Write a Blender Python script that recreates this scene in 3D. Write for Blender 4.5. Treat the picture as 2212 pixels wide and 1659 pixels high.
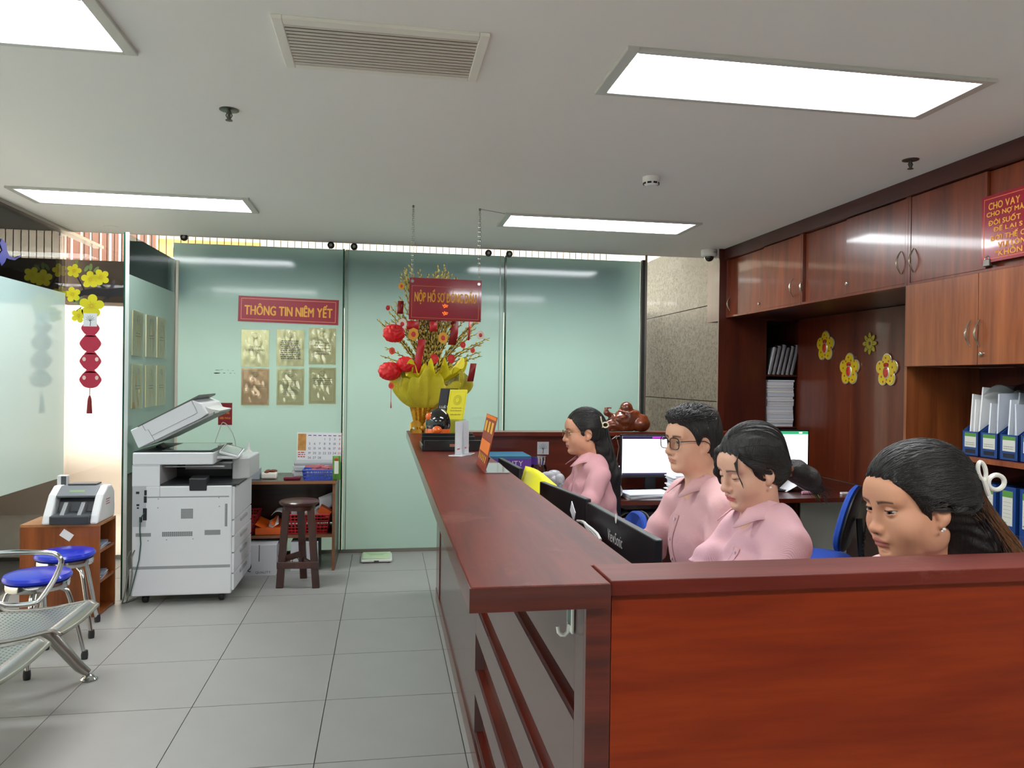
import bpy, bmesh, math, random
import numpy as np
from mathutils import Vector, Matrix
from mathutils.bvhtree import BVHTree
for o in list(bpy.data.objects): bpy.data.objects.remove(o)
SC = bpy.context.scene; COL = SC.collection
PI = math.pi; rnd = random.Random(5)
# ---------------------------------------------------------------- camera
IW, IH, FPX = 2212, 1659, 1635.0
yaw, pit, rol = -.16654, -.00614, -.01332
CAM = Vector((0, 0, 1.52))
_f = Vector((-math.sin(yaw)*math.cos(pit), math.cos(yaw)*math.cos(pit), math.sin(pit)))
_r = Vector((math.cos(yaw), math.sin(yaw), 0)); _d = _f.cross(_r)
CR = math.cos(rol)*_r + math.sin(rol)*_d; CD = -math.sin(rol)*_r + math.cos(rol)*_d
cd = bpy.data.cameras.new('camera'); cam = bpy.data.objects.new('camera', cd); COL.objects.link(cam)
cd.sensor_width = 36; cd.lens = FPX/IW*36; cd.clip_start = .02; cd.clip_end = 200
m = Matrix((CR, -CD, -_f)).transposed().to_4x4(); m.translation = CAM; cam.matrix_world = m
SC.camera = cam
SC.view_settings.view_transform = 'Standard'; SC.view_settings.look = 'None'
SC.view_settings.gamma = 1; SC.view_settings.use_curve_mapping = False
SC.view_settings.exposure = 1.42
# ---------------------------------------------------------------- daylight (overcast-bright sky outside the glass)
w = bpy.data.worlds.new('sky'); SC.world = w; w.use_nodes = True
w.node_tree.nodes['Background'].inputs[0].default_value = (.95, .97, 1.0, 1)
w.node_tree.nodes['Background'].inputs[1].default_value = 3.0
sl = bpy.data.lights.new('sun', 'SUN'); sl.energy = 4.6; sl.angle = .06; sl.color = (1, .99, .98); so_ = bpy.data.objects.new('sun', sl); COL.objects.link(so_)
so_.rotation_euler = Vector((-.4, .45, -.8)).to_track_quat('-Z', 'Y').to_euler(); so_.location = (2, -3, 6)
PANEL_L = 9.5     # radiance of the ceiling light panels
# ---------------------------------------------------------------- measuring helpers: a photo pixel on a known plane of the room
def ray(px, py): return CR*((px-IW/2)/FPX) + CD*((py-IH/2)/FPX) + _f
def onx(px, py, x): d = ray(px, py); return CAM + d*(x/d.x)
def ony(px, py, y): d = ray(px, py); return CAM + d*(y/d.y)
def onz(px, py, z): d = ray(px, py); return CAM + d*((z-1.52)/d.z)
# ---------------------------------------------------------------- materials
def lin(c):
    if max(c) > 1.001: c = [v/255 for v in c]
    else: return tuple(c[:3])
    return tuple(v/12.92 if v <= .04045 else ((v+.055)/1.055)**2.4 for v in c[:3])
MATS = {}
def P(name, col=(200,200,200), rough=.5, metal=0, coat=0, spec=.5, emis=0, alpha=1, bump=None, var=None, vcol=False, trans=0, sss=0, crough=.05):
    if name in MATS: return MATS[name]
    mt = bpy.data.materials.new(name); mt.use_nodes = True; nt = mt.node_tree; b = nt.nodes['Principled BSDF']
    c = lin(col)+(1,)
    b.inputs['Base Color'].default_value = c; b.inputs['Roughness'].default_value = rough; b.inputs['Metallic'].default_value = metal
    b.inputs['Coat Weight'].default_value = coat; b.inputs['Coat Roughness'].default_value = crough; b.inputs['Specular IOR Level'].default_value = spec
    b.inputs['Transmission Weight'].default_value = trans; b.inputs['Alpha'].default_value = alpha
    if sss: b.inputs['Subsurface Weight'].default_value = sss; b.inputs['Subsurface Radius'].default_value = (.012,.004,.002); b.inputs['Subsurface Scale'].default_value = 1
    if emis: b.inputs['Emission Color'].default_value = c; b.inputs['Emission Strength'].default_value = emis
    if vcol:
        a = nt.nodes.new('ShaderNodeAttribute'); a.attribute_name = 'Col'; nt.links.new(a.outputs['Color'], b.inputs['Base Color'])
    tc = None
    if bump or var:
        tc = nt.nodes.new('ShaderNodeTexCoord')
    if var:   # (scale, amount): blotchy albedo variation
        n = nt.nodes.new('ShaderNodeTexNoise'); n.inputs['Scale'].default_value = var[0]; n.inputs['Detail'].default_value = 5
        mx = nt.nodes.new('ShaderNodeMix'); mx.data_type = 'RGBA'; k = 1-var[1]
        mx.inputs[6].default_value = tuple(v*k for v in c[:3])+(1,); mx.inputs[7].default_value = tuple(min(1, v*(2-k)) for v in c[:3])+(1,)
        nt.links.new(tc.outputs['Object'], n.inputs['Vector']); nt.links.new(n.outputs['Fac'], mx.inputs[0]); nt.links.new(mx.outputs[2], b.inputs['Base Color'])
    if bump:  # (scale, strength[, stretch xyz])
        n = nt.nodes.new('ShaderNodeTexNoise'); n.inputs['Scale'].default_value = bump[0]; n.inputs['Detail'].default_value = 4
        bp = nt.nodes.new('ShaderNodeBump'); bp.inputs['Strength'].default_value = bump[1]; bp.inputs['Distance'].default_value = .01
        src = tc.outputs['Object']
        if len(bump) > 2:
            mp = nt.nodes.new('ShaderNodeMapping'); mp.inputs['Scale'].default_value = bump[2]; nt.links.new(src, mp.inputs['Vector']); src = mp.outputs[0]
        nt.links.new(src, n.inputs['Vector']); nt.links.new(n.outputs['Fac'], bp.inputs['Height']); nt.links.new(bp.outputs[0], b.inputs['Normal'])
    MATS[name] = mt; return mt
def wood(name, c1, c2, stretch=(14,14,.9), rough=.3, coat=.4, figure=.5, wear=None, spec=.5, bump=.05):
    if name in MATS: return MATS[name]
    mt = bpy.data.materials.new(name); mt.use_nodes = True; nt = mt.node_tree; b = nt.nodes['Principled BSDF']; L = nt.links.new
    tc = nt.nodes.new('ShaderNodeTexCoord'); mp = nt.nodes.new('ShaderNodeMapping'); mp.inputs['Scale'].default_value = stretch; L(tc.outputs['Object'], mp.inputs[0])
    n = nt.nodes.new('ShaderNodeTexNoise'); n.inputs['Scale'].default_value = 1; n.inputs['Detail'].default_value = 6; n.inputs['Distortion'].default_value = 1.1; L(mp.outputs[0], n.inputs['Vector'])
    mp2 = nt.nodes.new('ShaderNodeMapping'); mp2.inputs['Scale'].default_value = tuple(v*7 for v in stretch); L(tc.outputs['Object'], mp2.inputs[0])
    n2 = nt.nodes.new('ShaderNodeTexNoise'); n2.inputs['Scale'].default_value = 1; n2.inputs['Detail'].default_value = 3; L(mp2.outputs[0], n2.inputs['Vector'])
    ad = nt.nodes.new('ShaderNodeMath'); ad.operation = 'MULTIPLY_ADD'; ad.inputs[1].default_value = .35; L(n2.outputs[0], ad.inputs[0]); L(n.outputs[0], ad.inputs[2])
    cr = nt.nodes.new('ShaderNodeValToRGB'); cr.color_ramp.elements[0].position = .5-figure*.35+.12; cr.color_ramp.elements[1].position = .5+figure*.35+.2
    cr.color_ramp.elements[0].color = lin(c1)+(1,); cr.color_ramp.elements[1].color = lin(c2)+(1,); L(ad.outputs[0], cr.inputs[0])
    out = cr.outputs[0]
    if wear:   # pale scuffs in the varnish
        nw = nt.nodes.new('ShaderNodeTexNoise'); nw.inputs['Scale'].default_value = wear[0]; nw.inputs['Detail'].default_value = 9; nw.inputs['Roughness'].default_value = .75; L(tc.outputs['Object'], nw.inputs['Vector'])
        rw = nt.nodes.new('ShaderNodeValToRGB'); rw.color_ramp.elements[0].position = .58; rw.color_ramp.elements[1].position = .78
        rw.color_ramp.elements[1].color = (wear[1],)*3+(1,); L(nw.outputs[0], rw.inputs[0])
        mx = nt.nodes.new('ShaderNodeMix'); mx.data_type = 'RGBA'; L(rw.outputs[0], mx.inputs[0]); L(out, mx.inputs[6]); mx.inputs[7].default_value = lin((176,120,105))+(1,); out = mx.outputs[2]
    L(out, b.inputs['Base Color']); b.inputs['Roughness'].default_value = rough; b.inputs['Coat Weight'].default_value = coat; b.inputs['Coat Roughness'].default_value = .08; b.inputs['Specular IOR Level'].default_value = spec
    bp = nt.nodes.new('ShaderNodeBump'); bp.inputs['Strength'].default_value = bump; bp.inputs['Distance'].default_value = .003; L(n2.outputs[0], bp.inputs['Height']); L(bp.outputs[0], b.inputs['Normal'])
    MATS[name] = mt; return mt
def clear(name, tint=(235,245,240), ior=1.5, rough=0.0, extra=0.0):
    """thin clear sheet: transparent body with a real Fresnel reflection"""
    if name in MATS: return MATS[name]
    mt = bpy.data.materials.new(name); mt.use_nodes = True; nt = mt.node_tree; nt.nodes.remove(nt.nodes['Principled BSDF']); L = nt.links.new
    out = nt.nodes['Material Output']; t = nt.nodes.new('ShaderNodeBsdfTransparent'); t.inputs[0].default_value = lin(tint)+(1,)
    g = nt.nodes.new('ShaderNodeBsdfGlossy'); g.inputs['Roughness'].default_value = rough; fr = nt.nodes.new('ShaderNodeFresnel'); fr.inputs[0].default_value = ior
    ad = nt.nodes.new('ShaderNodeMath'); ad.inputs[1].default_value = extra; ad.use_clamp = True; L(fr.outputs[0], ad.inputs[0])
    mx = nt.nodes.new('ShaderNodeMixShader'); L(ad.outputs[0], mx.inputs[0]); L(t.outputs[0], mx.inputs[1]); L(g.outputs[0], mx.inputs[2]); L(mx.outputs[0], out.inputs[0])
    MATS[name] = mt; return mt
def filmmat(name, col, back, clearfrac=0.0):
    """frosted window film: scatters light both ways"""
    mt = bpy.data.materials.new(name); mt.use_nodes = True; nt = mt.node_tree; nt.nodes.remove(nt.nodes['Principled BSDF']); L = nt.links.new
    out = nt.nodes['Material Output']; d = nt.nodes.new('ShaderNodeBsdfDiffuse'); d.inputs[0].default_value = lin(col)+(1,)
    t = nt.nodes.new('ShaderNodeBsdfTranslucent'); t.inputs[0].default_value = lin(col)+(1,)
    mx = nt.nodes.new('ShaderNodeMixShader'); mx.inputs[0].default_value = back; L(d.outputs[0], mx.inputs[1]); L(t.outputs[0], mx.inputs[2])
    if clearfrac:
        tr = nt.nodes.new('ShaderNodeBsdfTransparent'); m0 = nt.nodes.new('ShaderNodeMixShader'); m0.inputs[0].default_value = clearfrac; L(mx.outputs[0], m0.inputs[1]); L(tr.outputs[0], m0.inputs[2]); mx = m0
    g = nt.nodes.new('ShaderNodeBsdfGlossy'); g.inputs['Roughness'].default_value = .08; fr = nt.nodes.new('ShaderNodeFresnel'); fr.inputs[0].default_value = 1.45
    m2 = nt.nodes.new('ShaderNodeMixShader'); L(fr.outputs[0], m2.inputs[0]); L(mx.outputs[0], m2.inputs[1]); L(g.outputs[0], m2.inputs[2]); L(m2.outputs[0], out.inputs[0])
    MATS[name] = mt; return mt
# ---------------------------------------------------------------- objects
ROOT = {}
def tag(o, label=None, cat=None, group=None, kind=None):
    if label: o['label'] = label
    if cat: o['category'] = cat
    if group: o['group'] = group
    if kind: o['kind'] = kind
    return o
def thing(name, label, cat, loc, group=None, kind=None):
    o = bpy.data.objects.new(name, None); COL.objects.link(o); o.location = loc; o.empty_display_size = .05
    ROOT[o] = Vector(loc)
    return tag(o, label, cat, group, kind)
def link(name, me, mat, parent, smooth=False, bevel=0, ang=.7, seg=2):
    if mat is not None:
        for mm in (mat if isinstance(mat, (list, tuple)) else [mat]): me.materials.append(mm)
    if smooth:
        me.polygons.foreach_set('use_smooth', [True]*len(me.polygons)); me.set_sharp_from_angle(angle=ang)
    if parent is None:
        n = len(me.vertices); co = np.empty(n*3, np.float32); me.vertices.foreach_get('co', co); co = co.reshape(-1, 3)
        lo, hi = co.min(0), co.max(0); loc = Vector(((lo[0]+hi[0])/2, (lo[1]+hi[1])/2, lo[2]))
    else: loc = ROOT[parent]
    me.transform(Matrix.Translation(-loc))
    o = bpy.data.objects.new(name, me); COL.objects.link(o); ROOT[o] = loc.copy()
    if parent is None: o.location = loc
    else: o.parent = parent
    if bevel:
        md = o.modifiers.new('bevel', 'BEVEL'); md.width = bevel; md.segments = seg; md.limit_method = 'ANGLE'; md.angle_limit = .6
    return o
class B:
    def __init__(s): s.v = []; s.f = []; s.mi = []
    def add(s, vs, fs, M=None, mi=0):
        n = len(s.v); s.v += [tuple(M @ Vector(p)) if M is not None else tuple(p) for p in vs]; s.f += [tuple(i+n for i in q) for q in fs]; s.mi += [mi]*len(fs); return s
    def box(s, lo, hi, M=None, mi=0):
        x0, y0, z0 = lo; x1, y1, z1 = hi
        return s.add([(x0,y0,z0),(x1,y0,z0),(x1,y1,z0),(x0,y1,z0),(x0,y0,z1),(x1,y0,z1),(x1,y1,z1),(x0,y1,z1)],
                     [(0,3,2,1),(4,5,6,7),(0,1,5,4),(1,2,6,5),(2,3,7,6),(3,0,4,7)], M, mi)
    def tube(s, pts, r, n=8, closed=False, M=None, mi=0):
        pts = [Vector(p) for p in pts]; N = len(pts); vs = []; fs = []
        rs = r if isinstance(r, (list, tuple)) else [r]*N; prev = None
        for i, p in enumerate(pts):
            if closed: t = (pts[(i+1) % N]-pts[i-1]).normalized()
            else: t = (pts[min(i+1, N-1)]-pts[max(i-1, 0)]).normalized()
            if prev is None: a = t.orthogonal().normalized()
            else: a = (prev-t*prev.dot(t)); a = a.normalized() if a.length > 1e-6 else t.orthogonal().normalized()
            prev = a; b = t.cross(a)
            vs += [p+(a*math.cos(2*PI*k/n)+b*math.sin(2*PI*k/n))*rs[i] for k in range(n)]
        for i in range(N if closed else N-1):
            j = (i+1) % N
            fs += [(i*n+k, i*n+(k+1) % n, j*n+(k+1) % n, j*n+k) for k in range(n)]
        if not closed: fs += [tuple(range(n-1, -1, -1)), tuple((N-1)*n+k for k in range(n))]
        return s.add(vs, fs, M, mi)
    def lathe(s, prof, n=20, M=None, mi=0, ang=2*PI):
        N = len(prof); full = ang > 6.28; K = n if full else n+1
        vs = [(r*math.cos(ang*k/n), r*math.sin(ang*k/n), z) for (r, z) in prof for k in range(K)]
        fs = [(i*K+k, i*K+(k+1) % K, (i+1)*K+(k+1) % K, (i+1)*K+k) for i in range(N-1) for k in range(n)]
        if full:
            if prof[0][0] > 1e-5: fs.append(tuple(range(K-1, -1, -1)))
            if prof[-1][0] > 1e-5: fs.append(tuple((N-1)*K+k for k in range(K)))
        return s.add(vs, fs, M, mi)
    def prism(s, poly, z0, z1, M=None, mi=0):
        n = len(poly)
        a = sum(poly[i][0]*poly[(i+1) % n][1]-poly[(i+1) % n][0]*poly[i][1] for i in range(n))
        if a < 0: poly = poly[::-1]
        return s.add([(x, y, z0) for x, y in poly]+[(x, y, z1) for x, y in poly],
                     [tuple(range(n-1, -1, -1)), tuple(range(n, 2*n))]+[(i, (i+1) % n, n+(i+1) % n, n+i) for i in range(n)], M, mi)
    def ball(s, c, r, nu=12, nv=8, M=None, mi=0):
        if not isinstance(r, (list, tuple)): r = (r, r, r)
        vs = [(c[0], c[1], c[2]-r[2])]
        for j in range(1, nv):
            a = -PI/2+PI*j/nv
            vs += [(c[0]+r[0]*math.cos(a)*math.cos(2*PI*k/nu), c[1]+r[1]*math.cos(a)*math.sin(2*PI*k/nu), c[2]+r[2]*math.sin(a)) for k in range(nu)]
        vs.append((c[0], c[1], c[2]+r[2])); fs = []
        for k in range(nu): fs.append((0, 1+(k+1) % nu, 1+k)); fs.append((len(vs)-1, 1+(nv-2)*nu+k, 1+(nv-2)*nu+(k+1) % nu))
        for j in range(nv-2): fs += [(1+j*nu+k, 1+j*nu+(k+1) % nu, 1+(j+1)*nu+(k+1) % nu, 1+(j+1)*nu+k) for k in range(nu)]
        return s.add(vs, fs, M, mi)
    def grid(s, fn, nu, nv, mi=0, M=None):
        vs = [fn(i/(nu-1), j/(nv-1)) for j in range(nv) for i in range(nu)]
        return s.add(vs, [(j*nu+i, j*nu+i+1, (j+1)*nu+i+1, (j+1)*nu+i) for j in range(nv-1) for i in range(nu-1)], M, mi)
    def mesh(s, name='m'):
        me = bpy.data.meshes.new(name); me.from_pydata(s.v, [], s.f)
        if any(s.mi): me.polygons.foreach_set('material_index', s.mi)
        return me
    def build(s, name, mat, parent=None, smooth=False, bevel=0, ang=.7, seg=2, solid=0):
        o = link(name, s.mesh(name), mat, parent, smooth, bevel, ang, seg)
        if solid: md = o.modifiers.new('thick', 'SOLIDIFY'); md.thickness = solid; md.offset = 0
        return o
def bx(name, lo, hi, mat, parent=None, bevel=0): return B().box(lo, hi).build(name, mat, parent, bevel=bevel)
def axes(o, r, u):
    """matrix that puts a drawing in x (right) y (up) onto a surface at o; z is towards the viewer side"""
    r = Vector(r).normalized(); u = Vector(u).normalized(); n = r.cross(u)
    M = Matrix((r, u, n)).transposed().to_4x4(); M.translation = Vector(o); return M
def rot(ax, deg): return Matrix.Rotation(math.radians(deg), 4, ax)
def T(x, y, z): return Matrix.Translation((x, y, z))
def copy_tree(o, parent=None, loc=None, rz=None):
    c = o.copy(); COL.objects.link(c); c.parent = parent
    if loc is not None: c.location = loc
    if rz is not None: c.rotation_euler = (0, 0, rz)
    for ch in o.children: copy_tree(ch, c)
    return c
import unicodedata
GLYPH = {}
def glyph(ch):
    """triangles of one plain capital, digit or sign: (points, triangles, x0, x1)"""
    if ch not in GLYPH:
        cu = bpy.data.curves.new('t', 'FONT'); cu.body = ch; cu.resolution_u = 3
        o = bpy.data.objects.new('t', cu); me = bpy.data.meshes.new_from_object(o); bpy.data.objects.remove(o); bpy.data.curves.remove(cu)
        co = np.array([tuple(v.co) for v in me.vertices]).reshape(-1, 3); GLYPH[ch] = (co[:, :2], [tuple(p.vertices) for p in me.polygons if p.area > 1e-9], co[:, 0].min(), co[:, 0].max()); bpy.data.meshes.remove(me)
    return GLYPH[ch]
def layout(s):
    """letters set side by side, Vietnamese marks built over, under and on them"""
    pts, tri, x = [], [], 0.0; H_ = glyph('H')[0][:, 1].max(); W_ = H_*.13
    def quad(a, b, w0, w1=None):
        a, b = np.array(a), np.array(b); d = (b-a)/np.linalg.norm(b-a); n = np.array((-d[1], d[0])); w1 = w0 if w1 is None else w1; k = len(pts)
        pts.extend([a-n*w0/2, b-n*w1/2, b+n*w1/2, a+n*w0/2]); tri.extend([(k, k+1, k+2), (k, k+2, k+3)])
    for ch in s:
        if ch == ' ': x += H_*.44; continue
        nf = unicodedata.normalize('NFD', ch); base, marks = nf[0], nf[1:]; bar = ch in 'Đđ'; base = {'Đ': 'D', 'đ': 'd'}.get(base, base)
        co, tr, x0, x1 = glyph(base); k = len(pts); pts.extend([np.array((p[0]-x0+x, p[1])) for p in co]); tri.extend([tuple(v+k for v in q) for q in tr]); w = x1-x0; c = x+w/2; top = co[:, 1].max()+H_*.07; circ = '\u0302' in marks
        if bar: quad((x-W_*.9, H_*.5), (x+w*.5, H_*.5), W_*.75)
        for m in marks:
            if m == '\u0302': quad((c-H_*.21, top), (c, top+H_*.17), W_*.8); quad((c, top+H_*.17), (c+H_*.21, top), W_*.8)
            elif m == '\u031b': quad((x+w*.88, H_*.86), (x+w+H_*.10, H_*.98), W_*.8); quad((x+w+H_*.10, H_*.93), (x+w+H_*.09, H_*1.12), W_*.7)
            elif m == '\u0323': quad((c-W_*.55, -H_*.19), (c+W_*.55, -H_*.19), W_*1.1)
            elif m == '\u0303': quad((c-H_*.2, top+H_*.05), (c-H_*.05, top+H_*.12), W_*.7); quad((c-H_*.05, top+H_*.12), (c+H_*.06, top+H_*.05), W_*.7); quad((c+H_*.06, top+H_*.05), (c+H_*.2, top+H_*.13), W_*.7)
            else:
                ox, oy = (c+H_*.26, top+H_*.12) if circ else (c, top)
                if m == '\u0301': quad((ox-H_*.05, oy), (ox+H_*.09, oy+H_*.19), W_*.6, W_)
                elif m == '\u0300': quad((ox+H_*.05, oy), (ox-H_*.09, oy+H_*.19), W_*.6, W_)
                elif m == '\u0309': quad((ox-H_*.06, oy+H_*.2), (ox+H_*.06, oy+H_*.19), W_*.6); quad((ox+H_*.05, oy+H_*.2), (ox, oy+H_*.02), W_*.6)
        x += w+H_*.17+(H_*.1 if '\u031b' in marks else 0)
    return np.array(pts), tri
def text(s, mat, parent, M, w=None, h=None, bold=0.0, name='lettering', align='CENTER', thick=.0006, fat=0):
    """flat lettering centred at M's origin (or starting there for LEFT), fitted to width and/or height in metres"""
    co, tri = layout(s); lo, hi = co.min(0), co.max(0); sz = hi-lo; k = (h/sz[1] if h else w/sz[0]); kx = w/sz[0] if w else k; ky = h/sz[1] if h else k
    X = (co[:, 0]-(lo[0] if align == 'LEFT' else (lo[0]+hi[0])/2))*kx; Y = (co[:, 1]-(lo[1]+hi[1])/2)*ky; b = B()
    for i_, (dx, dy) in enumerate(((0, 0), (-fat, 0), (fat, 0), (0, fat*.6), (0, -fat*.6)) if fat else ((0, 0),)):   # heavier strokes: the outline laid again a hair to each side
        for n_, q in enumerate(tri): b.add([(X[v]+dx, Y[v]+dy, thick+i_*.0003+(n_ % 12)*.00002) for v in q], [tuple(range(len(q)))], M)
    return b.build(name, mat, parent)
def lines(parent, mat, M, rows, name='lettering', th=.0006):
    """rows of fine print too small to read: (x0,x1,y,height)"""
    b = B()
    for x0, x1, y, h in rows:
        x = x0
        while x < x1-1e-4:
            l = min(rnd.uniform(.008, .022)*(h/.005), x1-x); b.add([(x, y, th), (x+l, y, th), (x+l, y+h, th), (x, y+h, th)], [(0, 1, 2, 3)], M); x += l+h*.7
    return b.build(name, mat, parent)
def frame2d(b, w, h, t, M, z=.0006, mi=0):
    for x0, x1, y0, y1 in ((-w/2, w/2, h/2-t, h/2), (-w/2, w/2, -h/2, -h/2+t), (-w/2, -w/2+t, -h/2+t, h/2-t), (w/2-t, w/2, -h/2+t, h/2-t)):
        b.add([(x0, y0, z), (x1, y0, z), (x1, y1, z), (x0, y1, z)], [(0, 1, 2, 3)], M, mi)
    return b
# shared materials
white = P('white_paint', (238,238,235), .45); black = P('black_plastic', (18,18,20), .35); chrome = P('chrome', (205,205,205), .12, 1)
steel = P('brushed_steel', (170,165,158), .28, 1); paper = P('white_paper', (232,232,235), .7); gold = P('gold_print', (228,165,60), .45)
sign_red = P('sign_red', (142,18,42), .18, coat=.6); ink = P('ink', (45,45,40), .6); clearp = clear('clear_acrylic', (240,243,243), 1.45)
W_RED = wood('red_wood', (74,24,12), (120,46,22), (12,12,.8), .32, .35)
W_REDX = wood('red_wood_lengthwise', (88,26,12), (134,50,20), (.9,10,9), .3, .4)
W_DARK = wood('dark_red_wood', (58,18,13), (84,32,22), (.8,9,14), .3, .3)
# ================================================================ SETTING
CZ_ = 2.68; YB = 6.70
tile_m = P('floor_tile_grey', (153,152,148), .38, var=(5,.06), spec=.45); grout = P('grout', (98,98,94), .9)
fl = bx('floor', (-2.64, -2.6, -.06), (3.7, YB, -.006), grout); tag(fl, kind='structure')
TS = .597
tm = B().box((.002, .0025, -.012), (TS-.002, .595-.0025, 0)).mesh('tile'); tm.materials.append(tile_m)
for i in range(-4, 7):
    for j in range(-9, 6):
        o = bpy.data.objects.new('floor_tile', tm); COL.objects.link(o); o.parent = fl
        o.location = Vector((-.256+TS*i, 3.05+.595*j, 0))-ROOT[fl]
bx('floor_tile', (-2.57, 3.05+.595*6, -.012), (3.7, YB, 0), tile_m, fl)
ceil_m = P('ceiling_paint', (244,242,238), .85)
ce = bx('ceiling', (-3.6, -2.6, CZ_), (3.7, YB+.02, 2.80), ceil_m); tag(ce, kind='structure')
wall_m = P('wall_paint', (205,200,190), .8)
tag(bx('wall_right', (3.66, -2.6, 0), (3.74, YB, CZ_), wall_m), kind='structure')
tag(bx('wall_back', (3.125, 6.6, 0), (3.74, YB-.011, CZ_), wall_m), kind='structure')
tag(bx('wall_front', (-2.57, -2.7, 0), (3.7, -2.6, CZ_), wall_m), kind='structure')
glass = clear('window_glass', (238,244,241), 1.5, 0, .02); glass_edge = P('green_glass_edge', (16,66,50), .15); film = filmmat('mint_frosted_film', (184,221,219), .72)
film_l = filmmat('pale_frosted_film', (178,203,206), .6, .06)
def pane(n, lo, hi): return tag(bx('window_%d' % n, lo, hi, glass), kind='structure')
def roller(win, px, py):
    p = ony(px, py, 6.66); M = T(*p) @ rot('X', 90)
    o = B().lathe([(.0, -.014), (.027, -.014), (.03, -.004), (.03, .012), (.0, .012)], 16, M).build('roller', black, win, True)
    B().lathe([(.0, .012), (.012, .012), (.012, .02), (.0, .02)], 10, M).build('bolt', steel, o, True)
w1 = pane(1, (-2.565, YB-.01, 0), (-1.755, YB, CZ_)); w2 = pane(2, (-1.75, YB-.01, 0), (-.36, YB, CZ_)); w3 = pane(3, (-.355, YB-.01, 0), (1.045, YB, CZ_))
w4 = pane(4, (1.05, YB-.01, 0), (2.315, YB, CZ_)); w5 = pane(5, (2.375, YB-.01, 0), (3.12, YB, CZ_))
for wn, x0, x1 in ((w2, -1.745, -.365), (w3, -.35, 1.04), (w4, 1.055, 2.31)):
    B().add([(x0, YB-.0125, .02), (x1, YB-.0125, .02), (x1, YB-.0125, 2.62), (x0, YB-.0125, 2.62)], [(0, 1, 2, 3)]).build('frosted_film', film, wn)
bx('glass_edge', (-.365, YB-.05, .03), (-.352, YB-.013, 2.62), glass_edge, w3); bx('glass_edge', (1.043, YB-.05, .03), (1.056, YB-.013, 2.62), glass_edge, w4)
bx('edge_strip', (1.0, YB-.022, .03), (1.008, YB-.013, 2.62), P('grey_edge', (140,155,148), .3), w3); bx('edge_strip', (-.325, YB-.022, .03), (-.319, YB-.013, 2.62), P('grey_edge'), w3)
for wn, q in ((w2, (398, 513)), (w2, (715, 530)), (w3, (765, 533)), (w3, (1055, 547)), (w4, (1100, 549))): roller(wn, *q)
tag(bx('trim_1', (2.315, YB-.05, 0), (2.345, YB, 2.63), P('dark_frame', (40,44,42), .4)), kind='structure')
tag(bx('trim_2', (2.35, YB-.03, 0), (2.372, YB, CZ_), P('satin_steel', (170,168,160), .3, .8), bevel=.004), kind='structure')
tag(bx('baseboard_back', (-2.57, YB-.03, 0), (3.6, YB-.014, .03), P('floor_channel', (122,118,108), .5)), kind='structure')
# glass partition beside the copier, standing free of the ceiling
w6 = pane(6, (-1.737, 5.462, .0), (-1.725, 6.675, 2.474)); B().add([(-1.7225, 5.475, .84), (-1.7225, 6.67, .84), (-1.7225, 6.67, 2.2), (-1.7225, 5.475, 2.2)], [(0, 1, 2, 3)]).build('frosted_film', filmmat('grey_green_film', (150,170,160), .4), w6)
bx('glass_edge', (-1.739, 5.452, 0), (-1.728, 5.461, 2.474), glass_edge, w6); bx('edge_channel', (-1.727, 5.450, 0), (-1.706, 5.461, 2.474), P('pale_channel', (205,212,208), .35), w6)
bx('corner_channel', (-1.72, 6.66, .9), (-1.70, 6.674, 2.474), P('pale_pink_channel', (205,195,182), .35), w6)
# left glass wall with its film and ceiling track
w7 = pane(7, (-2.577, -2.6, 0), (-2.565, YB-.012, 2.66)); B().add([(-2.5625, -2.55, .68), (-2.5625, 6.655, .68), (-2.5625, 6.655, 2.17), (-2.5625, -2.55, 2.17)], [(0, 1, 2, 3)]).build('frosted_film', film_l, w7)
tag(bx('trim_3', (-2.61, -2.6, 2.655), (-2.53, 7.4, 2.68), steel), kind='structure')
# ---- outside
cream = P('cream_wall', (226,202,186), .8, var=(2,.04)); brown = P('brown_beam', (104,84,74), .7)
tag(bx('ground_outside', (-7, 6.72, -.08), (4, 12, -.02), P('outside_paving', (190,176,160), .8)), kind='structure')
tag(bx('ground_outside', (-7, -2.6, -.08), (-2.66, 6.72, -.02), P('outside_paving')), kind='structure')
tag(bx('wall_outside_back', (-7, 8.95, -.02), (3.05, 9.1, 2.36), cream), kind='structure')
tag(bx('wall_outside_left', (-6.6, -2.6, -.02), (-6.4, 8.95, 2.6), cream), kind='structure')
tag(bx('trim_outside_beam', (-2.75, 6.84, 2.12), (-1.62, 7.2, 2.47), brown), kind='structure')
tag(bx('trim_outside_beam', (-1.6, 7.05, 2.18), (2.27, 7.4, 2.67), brown), kind='structure')  # hidden run added behind the film, set back to shade its top softly
tag(bx('sky_blocker_outside', (-6.4, YB+.03, 2.9), (3.6, 7.6, 2.98), P('sky_blocker_grey', (150,148,144), .8)), kind='structure')  # slab added to keep sky light off the top of the film
g = thing('window_grille', 'thin dark vertical bars of the grille seen above the frosted panes', 'grille', (0, 7.3, 2.47))
b = B()
for i in range(78): b.box((-2.72+i*.064, 7.46, 2.47), (-2.714+i*.064, 7.466, 2.9))
b.build('bar', P('grille_dark', (70,52,44), .6), g)['kind'] = 'stuff'
for z in (2.472, 2.87): bx('rail', (-2.75, 7.45, z), (2.28, 7.48, z+.02), P('grille_dark'), g)
fo = thing('facade_outside', 'cream building front far beyond the grille', 'building', (-1, 11.7, -.02)); bx('wall', (-7, 11.5, -.02), (4.5, 11.8, 5.2), P('facade_cream', (224,206,188), .8, var=(1.5,.12)), fo)
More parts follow.
